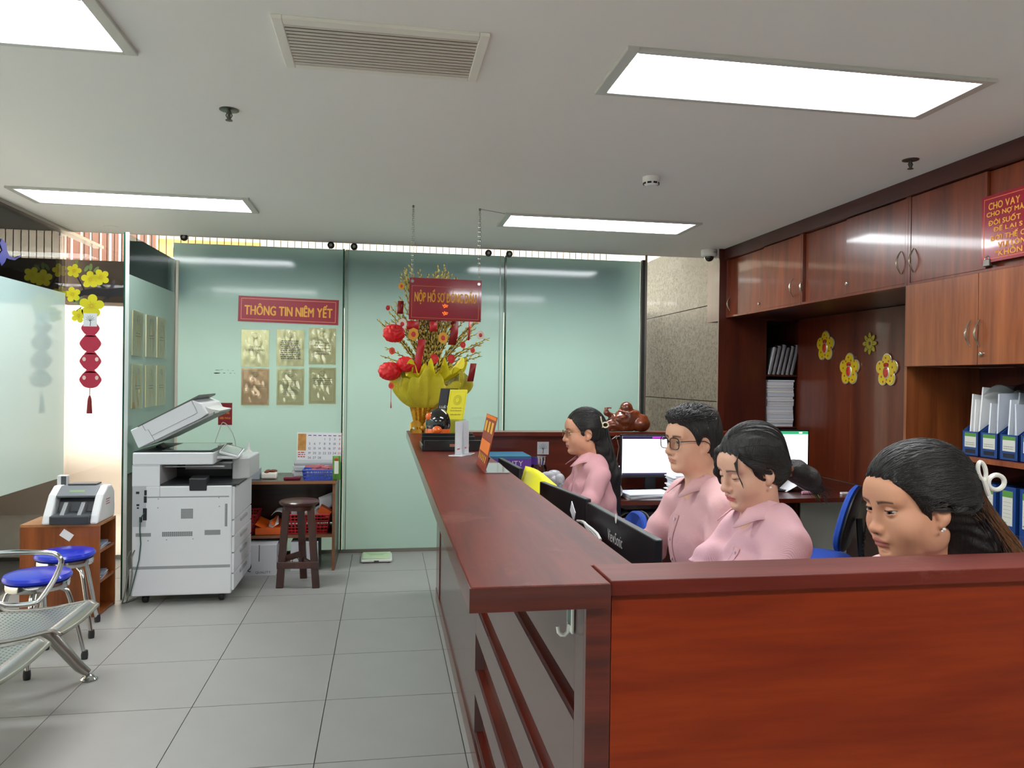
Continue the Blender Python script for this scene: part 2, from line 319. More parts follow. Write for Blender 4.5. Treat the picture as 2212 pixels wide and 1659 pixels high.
bx('ochre_band', (-3.2, 11.44, 3.1), (-1.8, 11.5, 3.45), P('ochre_facade', (196,146,84), .8), fo); bx('ledge', (-7, 11.3, 3.62), (4.5, 11.5, 3.7), P('facade_cream'), fo)
fs = thing('slatted_fence', 'brown vertical slat fence outside beyond the clear corner glass', 'fence', (-3.8, 9.0, 1.9))
for i in range(22):
    x = -4.75+i*.1; bx('slat', (x, 9.15, 1.9), (x+.06, 9.2, 3.4), P('slat_brown', (118,74,58), .7), fs)
bx('rail', (-4.8, 9.2, 2.6), (-2.5, 9.24, 2.68), P('slat_brown'), fs)
gr = bpy.data.materials.new('granite'); gr.use_nodes = True; nt = gr.node_tree; bs = nt.nodes['Principled BSDF']
tc = nt.nodes.new('ShaderNodeTexCoord'); n1 = nt.nodes.new('ShaderNodeTexNoise'); n1.inputs['Scale'].default_value = 30; n1.inputs['Detail'].default_value = 6; n1.inputs['Roughness'].default_value = .7; n1.inputs['Distortion'].default_value = 1.2
cr = nt.nodes.new('ShaderNodeValToRGB'); cr.color_ramp.elements[0].position = .42; cr.color_ramp.elements[0].color = lin((26,24,20))+(1,); cr.color_ramp.elements[1].position = .54; cr.color_ramp.elements[1].color = lin((92,89,80))+(1,)
nt.links.new(tc.outputs['Object'], n1.inputs['Vector']); nt.links.new(n1.outputs[0], cr.inputs[0]); nt.links.new(cr.outputs[0], bs.inputs['Base Color']); bs.inputs['Roughness'].default_value = .35
wg = thing('wall_granite', None, None, (3.13, 7.8, 0), kind='structure')
bx('backing', (3.125, 6.73, 0), (3.3, 8.9, 2.95), P('dark_joint', (60,58,50), .8), wg)
za, zb = onx(1553, 655, 3.1).z, onx(1553, 868, 3.1).z
for z0, z1 in ((0, zb-.004), (zb+.004, za-.004), (za+.004, 2.95)): bx('granite_slab', (3.10, 6.73, z0), (3.13, 8.9, z1), gr, wg)
c0 = ony(44, 560, 8.0).x
tag(bx('granite_pillar', (c0-.9, 8.0, 0), (c0, 8.5, 3.2), gr, bevel=.01), 'speckled granite pillar outside at the left edge of the photo', 'pillar')
# ---- ceiling fixtures
panel_em = P('light_diffuser', (248,251,255), .5, emis=PANEL_L); frame_m = P('fixture_frame', (206,206,200), .4, .2)
def light_panel(x0, y0, label, L=1.455, D=.425):
    t = thing('ceiling_light', label, 'ceiling light', (x0+L/2, y0+D/2, CZ_-.014), 'recessed ceiling light panels')
    b = B()
    for lo, hi in (((x0, y0), (x0+.045, y0+D)), ((x0+L-.045, y0), (x0+L, y0+D)), ((x0+.045, y0), (x0+L-.045, y0+.028)), ((x0+.045, y0+D-.028), (x0+L-.045, y0+D))):
        b.box((*lo, CZ_-.014), (*hi, CZ_+.002))
    b.build('frame', frame_m, t, bevel=.003)
    bx('diffuser', (x0+.045, y0+.028, CZ_-.006), (x0+L-.045, y0+D-.028, CZ_-.001), panel_em, t)
light_panel(.815, 2.525, 'bright rectangular ceiling panel nearest above the wooden wall cabinets')
light_panel(.815, 5.215, 'bright ceiling panel further back beside the hanging red sign')
light_panel(-2.345, 2.50, 'bright ceiling panel cut off by the upper left corner')
light_panel(-2.345, 5.16, 'long bright ceiling panel over the copier and left glass wall')
light_panel(-2.345, -.18, 'ceiling panel behind the camera on the waiting side'); light_panel(.815, -.18, 'ceiling panel behind the camera on the counter side')
v = thing('ceiling_vent', 'grey louvred air vent set in the ceiling', 'vent', (-.02, 2.73, CZ_-.012))
x0, x1, y0, y1 = -.376, .336, 2.525, 2.925; b = B()
for lo, hi in (((x0, y0), (x0+.035, y1)), ((x1-.035, y0), (x1, y1)), ((x0+.035, y0), (x1-.035, y0+.045)), ((x0+.035, y1-.03), (x1-.035, y1))): b.box((*lo, CZ_-.012), (*hi, CZ_+.001))
b.build('frame', P('vent_frame', (240,236,226), .5), v, bevel=.003)
bx('backing', (x0+.03, y0+.04, CZ_-.0015), (x1-.03, y1-.025, CZ_-.0005), P('vent_dark', (40,38,35), .8), v)
n = 13; ys, ye = y0+.045, y1-.03
for i in range(n):
    yy = ys+(ye-ys)*(i+.5)/n
    B().box((x0+.035, -.0048, -.0012), (x1-.035, .0048, .0012), T(0, yy, CZ_-.0075) @ rot('X', -30)).build('louvre', P('vent_louvre', (215,208,196), .45, .2), v)
def sprinkler(px, py, label):
    p = onz(px, py, CZ_); t = thing('sprinkler', label, 'sprinkler', p, 'ceiling sprinklers')
    st = P('sprinkler_metal', (105,105,98), .3, .9); M = T(*p)
    B().lathe([(0, -.004), (.03, -.006), (.041, -.003), (.041, .001), (0, .001)], 24, M).build('rosette', st, t, True)
    b = B().lathe([(.0, -.045), (.007, -.044), (.007, -.006), (0, -.006)], 10, M)
    for s in (-1, 1): b.tube([Vector((s*.006, 0, -.01))+p, Vector((s*.013, 0, -.025))+p, Vector((s*.004, 0, -.043))+p], .0025, 6)
    b.build('frame_arm', st, t, True)
    B().lathe([(0, -.05), (.015, -.048), (.015, -.045), (0, -.044)], 16, M).build('deflector', st, t, True)
sprinkler(495, 237, 'small metal sprinkler head on the ceiling left of the vent'); sprinkler(1967, 345, 'small metal sprinkler head beside the wooden cabinet frieze')
p = onz(1407, 383, CZ_); t = thing('smoke_detector', 'round white smoke detector on the ceiling', 'smoke detector', p); M = T(*p)
B().lathe([(0, -.05), (.028, -.05), (.04, -.042), (.046, -.03), (.05, -.018), (.05, 0), (0, 0)], 28, M).build('housing', white, t, True, ang=.5)
for k in range(8):
    a = k*PI/4+.2; B().box((-.011, -.002, -.005), (.011, .002, .005), M @ rot('Z', math.degrees(a)) @ T(0, -.0435, -.037)).build('slot', black, t)
p = onz(1532, 540, CZ_); t = thing('dome_camera', 'white dome security camera where ceiling meets the wooden cabinet', 'security camera', p); M = T(*p)
B().lathe([(0, -.06), (.055, -.06), (.068, -.05), (.07, -.012), (.066, 0), (0, 0)], 28, M).build('housing', white, t, True, ang=.5)
B().ball((0, 0, -.062), (.042, .042, .04), 20, 12, M).build('dome', P('smoked_dome', (28,30,32), .06, coat=1), t, True)
bx('label_strip', (p.x+.01, p.y-.0695, p.z-.03), (p.x+.04, p.y-.066, p.z-.026), P('grey_print', (90,90,90)), t)
p = onz(240, 490, CZ_); tag(B().lathe([(.05, -.0015), (.056, -.0025), (.056, 0), (.05, 0)], 24, T(*p)).build('ceiling_ring', ceil_m, None, True), 'faint round access ring on ceiling near the glass corner', 'ceiling ring')
# ================================================================ LEFT SIDE: notices, decals, copier corner, seats
BW = 6.683     # face of the frosted film
XR, ZU, YR = (1, 0, 0), (0, 0, 1), (0, 1, 0)
p = (ony(515, 638, BW)+ony(731, 703, BW))/2
M = axes(p, (1, 0, -.018), (0.018, 0, 1)); t = thing('wall_sign', 'long red wall sign reading THÔNG TIN NIÊM YẾT', 'sign', p)
B().box((-.413, -.108, -.001), (.413, .108, .003), M).build('board', P('matte_sign_red', (150,35,52), .4), t)
frame2d(B(), .78, .178, .004, M, .0036).build('border', P('pale_gold', (225,150,110), .5), t)
text('THÔNG TIN NIÊM YẾT', gold, t, M @ T(0, .006, .0032), .72, .11, fat=.0028)
sleeve = clear('plastic_sleeve', (250,250,245), 1.5, .03, .05)
def notice(o, r, label, col, grp, rows=(), words=(), w=.225, h=.31, tilt=0, fr=False, wav=1):
    M = axes(o, r, ZU) @ rot('Z', tilt); t = thing('notice_booklet', label, 'notice', o, grp)
    B().box((-w/2, -h/2, 0), (w/2, h/2, .008), M).build('booklet', col, t)
    k = rnd.uniform(3, 7); ph = rnd.uniform(0, 6)
    def fn(u, v):
        e = math.sin(PI*u)*math.sin(PI*v)
        z = .0105+wav*(.003*e*math.sin(k*u*5+ph+7*v)+.0025*e*math.sin(19*v+ph*2+9*u*u)+.0015*e*math.sin(23*u-11*v)+.006*max(0, v-.8)*math.sin(8*u+ph))
        return ((u-.5)*(w+.008), (v-.5)*(h+.008), z)
    B().grid(fn, 30, 36, M=M).build('plastic_sleeve', sleeve, t, True)
    e = B()
    for q_ in (.5, .75, 1): e.tube([M @ Vector((w*.13*q_*math.cos(a), h*.34+w*.1*math.sin(a), .0084)) for a in [2*PI*i_/16 for i_ in range(16)]], .0007, 4, True)
    e.build('emblem', P('faded_ink', (165,160,105), .7), t)
    if fr: frame2d(B(), w*.88, h*.9, .0015, M, .0086).build('border', P('faded_ink'), t)
    if rows: lines(t, ink if not fr else P('faded_ink2', (105,105,70)), M, rows, th=.0086)
    for s, y, ww, hh in words: text(s, ink, t, M @ T(0, y, .0083), ww, hh, .005)
yel = P('notice_yellow', (252,250,206), .5, var=(8,.05)); tan = P('notice_tan', (250,218,176), .5, var=(8,.05)); old = P('notice_dull', (206,204,160), .55)
NG = 'notice booklets under the red sign'
def nb(q0, q1): return (ony(*q0, BW-.002)+ony(*q1, BW-.002))/2
para = lambda n, y0, dy, hw=.085, hh=.006: [(-hw+rnd.uniform(0, .012), hw-rnd.uniform(0, .015), y0-i*dy, hh) for i in range(n)]
notice(nb((522, 712), (581, 792)), XR, 'yellow notice booklet at top left under the red sign', yel, NG, (), (('THỦ TỤC', .012, .09, .018), ('CÔNG CHỨNG', -.016, .15, .018)))
notice(nb((599, 712), (656, 791)), XR, 'yellow notice booklet with ten lines of print, top middle under the red sign', yel, NG, para(10, .055, .0165))
notice(nb((668, 710), (725, 786)), XR, 'yellow notice booklet at top right under the red sign', yel, NG, (), (('PHÍ CÔNG', .03, .11, .013), ('CHỨNG, THÙ', .006, .14, .013), ('LAO CÔNG', -.018, .12, .013), ('CHỨNG, CHI', -.042, .14, .013), ('PHÍ KHÁC', -.066, .11, .013)), wav=1.6)
notice(nb((522, 797), (581, 874)), XR, 'tan brown notice booklet, the only one not yellow', tan, NG, [(-.09, .09, .012, .0025), (-.09, .09, -.002, .0025)], fr=True)
notice(nb((599, 797), (656, 874)), XR, 'yellow framed notice booklet at bottom middle beside the tan one', yel, NG, para(9, .05, .014, .07, .0035), fr=True, wav=1.5)
notice(nb((668, 795), (725, 871)), XR, 'yellow framed notice booklet at bottom right near the green glass edge', yel, NG, para(4, .06, .016, .085, .0045), fr=True, wav=1.3)
PX = -1.7215
for i, (a, b2) in enumerate(((283, 308), (313, 335), (338, 356))):
    y = (onx(a, 720, PX).y+onx(b2, 720, PX).y)/2
    for z, rw in ((1.805, 'upper'), (1.437, 'lower')):
        notice(Vector((PX, y, z)), YR, '%s faded notice on the side glass partition, %s row' % (('nearest', 'middle', 'furthest')[i], rw), old, 'notice booklets on the glass partition', para(2, .0, .02, .06, .004), wav=.6, tilt=(-1, 1, 0)[i])
# small red charging sign with looping cables
p = nb((472, 870), (501, 918)); M = axes(p, XR, ZU); t = thing('charging_sign', 'small dark red sign above the copier for phone charging', 'sign', p)
B().box((-.056, -.093, 0), (.056, .093, .004), M).build('board', P('dark_sign_red', (125,20,32), .35), t)
for s, y, ww in (('ĐIỂM', .045, .04), ('SẠC PIN', .005, .065), ('ĐIỆN THOẠI', -.035, .085)): text(s, gold, t, M @ T(0, y, .0042), ww, .024)
B().tube([p+Vector((-.09+.18*i/12+.012*math.sin(i*.7), -.03, -.34+.27*math.sin(PI*i/12)**.6)) for i in range(13)], .004, 6).build('cable', P('pale_cable', (170,185,178), .5), t, True)
# worn black marks left by a removed sticker
q = ony(487, 803, BW); b = B()
for x, z, w_, h_ in ((-.06, .012, .05, .005), (-.03, .016, .03, .003), (.02, .013, .02, .003), (.06, .01, .015, .003), (-.07, -.012, .06, .012), (-.01, -.011, .03, .005), (.04, -.012, .02, .004), (.075, -.012, .012, .003)):
    n = 9; b.prism([(x+w_/2*math.cos(2*PI*k/n)*rnd.uniform(.7, 1.1), z+h_/2*math.sin(2*PI*k/n)*rnd.uniform(.6, 1.2)) for k in range(n)], 0, .0006, axes(q, XR, ZU))
tag(b.build('sticker_residue', black), 'black scuffed residue of a removed sticker left of notices', 'sticker')
# ---- blossom decal and red pouch hanging on the clear corner pane
DY = 6.6895
blossom = P('blossom_yellow', (226,216,20), .5); bark = P('branch_black', (24,22,24), .4); leafg = P('leaf_decal', (116,140,80), .5); bor = P('blossom_line', (196,150,20), .5)
t = thing('blossom_decal', 'yellow apricot blossom branch decal on the clear corner glass', 'window decal', ony(200, 640, DY))
def flower(px, py, r, a0):
    M = axes(ony(px, py, DY), XR, ZU) @ rot('Z', a0); n = 60
    o = B().prism([(r*(.60+.42*abs(math.cos(2.5*2*PI*k/n))**.7)*math.cos(2*PI*k/n), r*(.60+.42*abs(math.cos(2.5*2*PI*k/n))**.7)*math.sin(2*PI*k/n)) for k in range(n)], 0, .0012, M).build('blossom', blossom, t)
    b = B()
    for k in range(15):
        a = 2*PI*k/15; l = r*rnd.uniform(.25, .48); b.tube([M @ Vector((r*.08*math.cos(a), r*.08*math.sin(a), .0016)), M @ Vector((l*math.cos(a), l*math.sin(a), .0016))], r*.016, 4)
    b.build('stamen', bor, o)
for q in ((160, 585, .056, 5), (195, 604, .07, 20), (218, 599, .066, 40), (198, 661, .095, 12), (157, 636, .062, 30), (170, 682, .058, 0)): flower(*q)
def brush(pts, ws, name='branch', mat=None, y=DY+.0005, par=None):
    P2 = [ony(a, c, y) for a, c in pts]; L = []; R_ = []
    for i, q in enumerate(P2):
        d = (P2[min(i+1, len(P2)-1)]-P2[max(i-1, 0)]).normalized(); nrm = Vector((-d.z, 0, d.x)); L.append(q+nrm*ws[i]/2); R_.append(q-nrm*ws[i]/2)
    n = len(L); vs = [tuple(v) for v in L+R_]+[(v.x, v.y-.001, v.z) for v in L+R_]
    fs = [(i, i+1, n+i+1, n+i) for i in range(n-1)]+[(2*n+i, 3*n+i, 3*n+i+1, 2*n+i+1) for i in range(n-1)]
    return B().add(vs, fs).build(name, mat or bark, par or t)
brush([(269, 630), (235, 633), (200, 631), (180, 632), (168, 640), (160, 652)], [.07, .066, .06, .045, .025, .01])
brush([(240, 637), (228, 647), (221, 655)], [.03, .022, .012]); brush([(226, 622), (212, 613), (205, 606)], [.016, .02, .008]); brush([(182, 626), (168, 600), (158, 592)], [.012, .01, .006]); brush([(162, 678), (168, 670), (176, 664)], [.008, .012, .006])
for px, py, l, a in ((187, 580, .06, 60), (196, 577, .06, 85), (208, 582, .06, 50), (166, 650, .07, 20), (172, 644, .06, 60), (176, 655, .07, 0), (166, 566, .05, 80)):
    M = axes(ony(px, py, DY+.001), XR, ZU) @ rot('Z', a)
    B().prism([(l*math.cos(2*PI*k/14)*.5, .22*l*math.sin(2*PI*k/14)) for k in range(14)], 0, .001, M).build('leaf', leafg, t)
t2 = thing('pouch_decal', 'red string of lucky pouches with tassel hanging on the corner glass', 'window decal', ony(195, 780, DY)); pr = P('decal_pink_red', (186,40,70), .5)
for i_, (py, r) in enumerate(((706, .068), (739, .08), (777, .08), (817, .082))):
    M = axes(ony(195.5, py, DY-.001-.003*i_), XR, ZU); n = 32
    pts = [(r*math.cos(a)*(1+.04*math.cos(6*a)), r*.85*math.sin(a)-.012) for a in [2*PI*k/n for k in range(n)]]
    o = B().prism(pts, 0, .0015, M).build('pouch', pr, t2)
    B().prism([(-.05, .045), (.05, .045), (.03, .068), (.058, .09), (.02, .082), (0, .093), (-.02, .082), (-.058, .09), (-.03, .068)], 0, .0015, M).build('pouch_neck', pr, o)
    if py > 770:
        for sx in (-1, 1): B().prism([(sx*.048+.014*math.cos(a*PI/4), .004+.018*math.sin(a*PI/4)) for a in range(8)], .0016, .0024, M).build('cutout', P('decal_pale', (235,205,200), .6), o)
a = ony(194, 838, DY-.002); b2 = ony(193, 893, DY-.002)
B().tube([a, a.lerp(b2, .3)], .003, 6).tube([a.lerp(b2, .3), a.lerp(b2, .42), a.lerp(b2, .5), b2], [.006, .014, .016, .022], 8).build('tassel', P('tassel_red', (140,34,40), .7), t2, True)
p = ony(195, 691, DY-.003); M = axes(p, XR, ZU); t3 = thing('square_sticker', 'white square sticker with a grey tree on the corner glass', 'sticker', p)
B().box((-.052, -.054, 0), (.052, .054, .002), M).build('sheet', paper, t3, bevel=.001)
b = B().tube([M @ Vector(q) for q in ((0, -.05, .003), (.004, -.02, .003), (-.004, .0, .003))], .003, 5)
for k in range(7): a = PI*k/6; b.tube([M @ Vector((0, -.01, .003)), M @ Vector((.034*math.cos(a), .004+.034*math.sin(a), .003))], .0016, 4)
b.build('tree_print', P('tree_grey', (105,110,118), .6), t3)
q = [onx(x, y, -2.5605) for x, y in ((2, 520), (10, 535), (12, 548), (20, 556), (32, 560), (44, 553))]
b = B(); b.tube(q, [.03, .05, .04, .018, .01, .004], 4); b.tube([onx(x, y, -2.5605) for x, y in ((12, 545), (6, 556), (0, 566))], [.04, .05, .04], 4)
for i, vv in enumerate(b.v): b.v[i] = (-2.5605+(vv[0]+2.5605)*.02, vv[1], vv[2])
tag(b.build('calligraphy_decal', P('decal_blue', (38,48,120), .4)), 'dark blue calligraphy stroke at the left edge of the clear glass', 'window decal')

# ---- copier (its left flank faces the camera, drawers face right)
C0 = Vector((-1.31, 5.64, 0)); cp = thing('photocopier', 'white office photocopier with raised lid beside glass partition', 'photocopier', C0)
pw = P('copier_white', (222,224,226), .42); pg = P('copier_grey', (172,174,176), .45); dk = P('copier_dark', (34,35,38), .4); seam = P('copier_seam', (150,153,156), .6)
x0, x1, y0, y1 = -1.625, -1.0, 5.3, 5.98
bx('body', (x0, y0, .06), (x1, y1, .785), pw, cp, bevel=.008)
bx('left_column', (x0, y0, .785), (-1.455, y1, .925), pw, cp)
bx('scanner_housing', (x0, y0, .925), (-1.12, y1, 1.006), pw, cp, bevel=.008)
bx('platen_rim', (x0+.006, y0+.012, 1.006), (-1.126, y1-.01, 1.014), dk, cp)
bx('platen_glass', (-1.46, y0+.06, 1.014), (-1.15, y1-.06, 1.0165), P('platen_green', (120,145,140), .06, coat=1), cp)
bx('cavity_wall', (-1.456, y0+.42, .785), (-1.0, y1, .925), dk, cp); bx('output_tray', (-1.455, y0+.005, .785), (-.96, y1-.26, .795), P('tray_dark', (52,53,56), .35), cp)
bx('paper_guide', (-1.37, y0+.30, .86), (-1.06, y0+.42, .90), pg, cp); bx('guide_rail', (-1.44, y0+.04, .905), (-1.06, y0+.06, .912), pg, cp)
B().box((-.055, -.04, -.045), (.055, .05, .04), T(-1.215, y0+.03, .80) @ rot('X', 8)).build('tray_stop', P('tray_stop', (40,41,44), .5), cp, bevel=.006)
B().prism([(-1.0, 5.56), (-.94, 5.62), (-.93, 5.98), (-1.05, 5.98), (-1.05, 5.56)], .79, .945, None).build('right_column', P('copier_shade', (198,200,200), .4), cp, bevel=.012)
# operator panel
M = T(-1.035, y0+.17, 1.0) @ rot('Y', 16) @ rot('X', 14) @ Matrix.Scale(.68, 4)
o = B().box((-.1, -.12, -.014), (.1, .12, .014), M).build('control_panel', pw, cp, bevel=.006); B().box((-.075, -.1, .0135), (.075, .1, .0155), M).build('touch_screen', P('panel_screen', (150,165,158), .1, coat=.6), o); frame2d(B(), .17, .22, .006, M, .0165).build('screen_rim', dk, o)
bx('panel_arm', (-1.14, y0+.10, .95), (-.985, y0+.3, .972), pw, cp, bevel=.01)
# raised lid
L = [ony(a, c, y0+.02) for a, c in ((299, 969), (281, 930), (415, 864), (436, 872), (448, 894), (434, 904))]
B().prism([(q.x, -q.z) for q in L], 0, .56, Matrix(((1,0,0,0),(0,0,1,y0+.02),(0,-1,0,0),(0,0,0,1)))).build('lid', pw, cp, bevel=.006)
def strip(name, qs, wd, mat, y=y0+.0185, par=cp): B().tube([ony(a, c, y) for a, c in qs], wd, 4).build(name, mat, par)
strip('lid_seam', [(306, 916), (314, 930), (320, 928), (327, 940), (335, 953)], .0012, dk); strip('lid_seam', [(328, 941), (427, 892), (414, 865)], .0012, dk)
L2 = [ony(a, c, y0+.03) for a, c in ((301, 968), (434, 905), (462, 890), (460, 896), (340, 955))]
B().prism([(q.x, -q.z) for q in L2], 0, .54, Matrix(((1,0,0,0),(0,0,1,y0+.03),(0,-1,0,0),(0,0,0,1)))).build('lid_underside', P('lid_under', (150,152,150), .5), cp)
L3 = [ony(a, c, y0+.02) for a, c in ((296, 921), (430, 853), (429, 857), (415, 864), (298, 923))]
B().prism([(q.x, -q.z) for q in L3], 0, .5, Matrix(((1,0,0,0),(0,0,1,y0+.02),(0,-1,0,0),(0,0,0,1)))).build('feeder_tray', P('feeder_grey', (92,96,94), .5), cp)
L4 = [ony(a, c, y0+.06) for a, c in ((432, 872), (446, 880), (457, 884), (475, 887), (472, 891), (460, 894), (446, 897))]
B().prism([(q.x, -q.z) for q in L4], 0, .4, Matrix(((1,0,0,0),(0,0,1,y0+.06),(0,-1,0,0),(0,0,0,1)))).build('feeder_output', P('feeder_pale', (188,188,182), .5), cp)
B().tube([ony(345, 960, y0+.3), ony(352, 972, y0+.3)], .03, 10).build('lid_hinge', dk, cp)
# flank details
def plate(name, q0, q1, mat, pr=.0012, par=cp):
    a, c = ony(*q0, y0), ony(*q1, y0); return bx(name, (a.x, y0-pr, min(a.z, c.z)), (c.x, y0+.002, max(a.z, c.z)), mat, par)
cn = plate('connector_plate', (286, 1050), (315, 1138), P('connector_metal', (196,198,198), .4, .3), .0008)
for q0, q1 in (((294, 1062), (301, 1067)), ((295, 1089), (301, 1093)), ((296, 1096), (300, 1099)), ((301, 1117), (307, 1128)), ((312, 1059), (317, 1070)), ((311, 1072), (317, 1086)), ((309, 1098), (317, 1124))): plate('port', q0, q1, dk, .003, cn)
for q0, q1, nn in (((391, 1099), (417, 1120), 8), ((350, 1149), (416, 1158), 16), ((486, 1088), (491, 1137), 3)):
    o = plate('vent_plate', q0, q1, pg, .0008); a, c = ony(*q0, y0), ony(*q1, y0); b = B()
    for k in range(nn):
        xx = a.x+(c.x-a.x)*(k+.5)/nn; hw = (c.x-a.x)/nn*.28; m_ = max(1, round((a.z-c.z)/((c.x-a.x)/nn)))
        for j in range(m_): zz = c.z+(a.z-c.z)*(j+.5)/m_; hh = (a.z-c.z)/m_*.3; b.box((xx-hw, y0-.0015, zz-hh), (xx+hw, y0-.0005, zz+hh))
    b.build('slots', P('slot_grey', (96,98,96), .7), o)
for q0, q1 in (((293, 1152), (326, 1159)), ((442, 1145), (476, 1155))): plate('grip_recess', q0, q1, P('grip_grey', (140,142,142), .6))
for q0, q1 in (((284, 1224.6), (497, 1225.3)), ((318, 1073), (495, 1073.6)), ((285, 1006), (343, 1006.5)), ((345, 1040), (345.6, 1073))): plate('seam_line', q0, q1, seam, .0006)
for q in ((342, 1078), (341, 1097), (473, 1075), (474, 1094), (320, 1168), (360, 1166), (417, 1164)): a = ony(*q, y0); B().lathe([(0, -.002), (.004, -.002), (.004, .001), (0, .001)], 8, T(*a) @ rot('X', -90)).build('screw', seam, cp)
zs = [.075, .19, .33, .44, .55, .78]
for i in range(5):
    o = bx('drawer' if i < 4 else 'front_door', (x1-.002, y0+.015, zs[i]+.004), (x1+.016, y1-.01, zs[i+1]-.004), pw, cp, bevel=.004)
    if i < 4: bx('handle', (x1+.014, y0+.22, zs[i+1]-.045), (x1+.024, y0+.46, zs[i+1]-.022), pg, o, bevel=.004)
bx('side_cover', (x0-.025, y0+.03, .07), (x0, y1-.1, .23), pw, cp, bevel=.006)
for sx in (x0+.07, x1-.07):
    for sy in (y0+.07, y1-.07):
        o = B().lathe([(0, -.016), (.026, -.016), (.03, -.01), (.03, .01), (.026, .016), (0, .016)], 14, T(sx, sy, .03) @ rot('Y', 90)).build('caster', black, cp, True); bx('caster_plate', (sx-.03, sy-.03, .05), (sx+.03, sy+.03, .062), black, o)
gc = P('green_cable', (52,84,76), .5); gy = P('grey_cable', (120,118,112), .5)
strip('network_cable', [(312, 1108), (303, 1120), (302, 1145), (304, 1175), (300, 1210), (290, 1250), (280, 1288)], .004, gc, y0-.012)
q = [ony(a, c, y0-.03) for a, c in ((282, 1190), (274, 1205), (276, 1240), (272, 1270), (268, 1290))]+[onz(264, 1303, .006), onz(276, 1299, .006), onz(290, 1292, .006)]
tag(B().tube(q, .005, 6).tube([v+Vector((.02, .02, 0)) for v in q], .004, 6).build('power_cable', gy, None, True), 'grey power cables hanging behind the copier to the floor', 'cable')

# ---- side desk against the frosted panes
dw = wood('desk_wood', (46,26,20), (74,44,34), (1.0,8,8), .35, .3); dedge = wood('desk_edge', (120,76,48), (150,100,66), (1,8,8), .4, .2)
t = thing('side_desk', 'dark brown wooden side desk with lower shelf behind the stool', 'desk', (-.74, 6.36, 0)); X0, X1, Y0, Y1 = -1.12, -.372, 6.08, 6.62
bx('desktop', (X0, Y0, .685), (X1+.01, Y1, .705), dw, t); bx('front_edge', (X0, Y0-.006, .683), (X1+.01, Y0, .706), dedge, t)
for xx in (X0, X1-.022): bx('side_panel', (xx, Y0+.01, 0), (xx+.022, Y1-.02, .685), dw, t)
bx('side_edge', (X1-.022, Y0+.004, 0), (X1, Y0+.01, .685), dedge, t); bx('shelf', (X0+.02, Y0+.03, .262), (X1-.022, Y1-.05, .28), dw, t); bx('back_panel', (X0+.02, Y1-.05, .29), (X1-.022, Y1-.035, .685), dw, t); bx('shelf_edge', (X0+.02, Y0+.024, .258), (X1-.022, Y0+.03, .282), dedge, t)
# things on the desk
Z = .7055
def w_at(px, py, y=6.2): return ony(px, py, y)
tag(bx('card_box', (-1.06, 6.2, Z), (-.965, 6.3, Z+.085), P('grey_card', (160,170,178), .6), bevel=.003), 'grey box standing on the side desk next to the copier', 'box')
t = thing('snack_tub', 'small white plastic tub filled with brown pieces on the desk', 'tub', (-.9, 6.25, Z))
B().prism([(-.06, -.035), (.06, -.035), (.06, .035), (-.06, .035)], 0, .05, T(-.895, 6.25, Z)).build('tub', P('tub_white', (225,222,212), .5), t, bevel=.012); b = B()
for k in range(14): b.ball((-.895+rnd.uniform(-.05, .05), 6.25+rnd.uniform(-.025, .025), Z+.052+rnd.uniform(0, .012)), (.018, .012, .009), 8, 5)
b.build('contents', P('brown_pieces', (128,66,46), .7), t, True)['kind'] = 'stuff'
bt = thing('glue_bottle', 'small white squeeze bottle with red label standing behind the copier panel', 'bottle', (-1.09, 6.45, Z))
B().lathe([(0, 0), (.03, 0), (.03, .19), (.012, .215), (.012, .235), (0, .235)], 14, T(-1.09, 6.45, Z)).build('body', white, bt, True); B().lathe([(.031, .11), (.031, .16)], 14, T(-1.09, 6.45, Z)).build('label', P('label_red', (180,40,50)), bt, True); B().lathe([(0, .235), (.01, .235), (.008, .27), (0, .27)], 10, T(-1.09, 6.45, Z)).build('cap', white, bt, True)
tag(B().box((-.065, -.02, 0), (.065, .02, .024), T(-.71, 6.16, Z) @ rot('Z', 5)).build('pouch', P('maroon_vinyl', (110,20,45), .3), bevel=.008), 'shiny maroon pouch lying in front of the blue basket', 'pouch')
def basket(name, label, lo, hi, col, parent=None, flare=.02, holes=(10, 5)):
    t = thing(name, label, 'basket', ((lo[0]+hi[0])/2, (lo[1]+hi[1])/2, lo[2])); mt = P('basket_'+col[0], col[1], .4)
    x0, y0, z0 = lo; x1, y1, z1 = hi; f = flare; bt = [(x0+f, y0+f), (x1-f, y0+f), (x1-f, y1-f), (x0+f, y1-f)]; tp = [(x0, y0), (x1, y0), (x1, y1), (x0, y1)]
    b = B()
    for i in range(4):
        j = (i+1) % 4; A, Bq, C, D = Vector((*bt[i], z0)), Vector((*bt[j], z0)), Vector((*tp[j], z1)), Vector((*tp[i], z1)); nh, nv = holes
        for k in range(nh+1): u = k/nh; b.tube([A.lerp(Bq, u), D.lerp(C, u)], .0045, 4)
        for k in range(nv+1): v = k/nv; b.tube([A.lerp(D, v), Bq.lerp(C, v)], .0045, 4)
    b.build('lattice', mt, t)
    bx('bottom', (x0+f, y0+f, z0), (x1-f, y1-f, z0+.006), mt, t); b = B()
    b.tube([Vector((*q, z1)) for q in tp], .008, 6, True); b.build('rim', mt, t, True); return t
bk = basket('tray_basket', 'blue plastic basket full of small items on the side desk', (-.63, 6.14, Z), (-.37, 6.32, Z+.075), ('blue', (58,86,190)), flare=.012, holes=(9, 3))
b = B()
for k in range(12): b.box((-.05, -.008, -.006), (.05, .008, .006), T(rnd.uniform(-.57, -.43), 6.23+rnd.uniform(-.04, .04), Z+.07+k*.003) @ rot('Z', rnd.uniform(-60, 60)) @ rot('Y', rnd.uniform(-15, 15)))
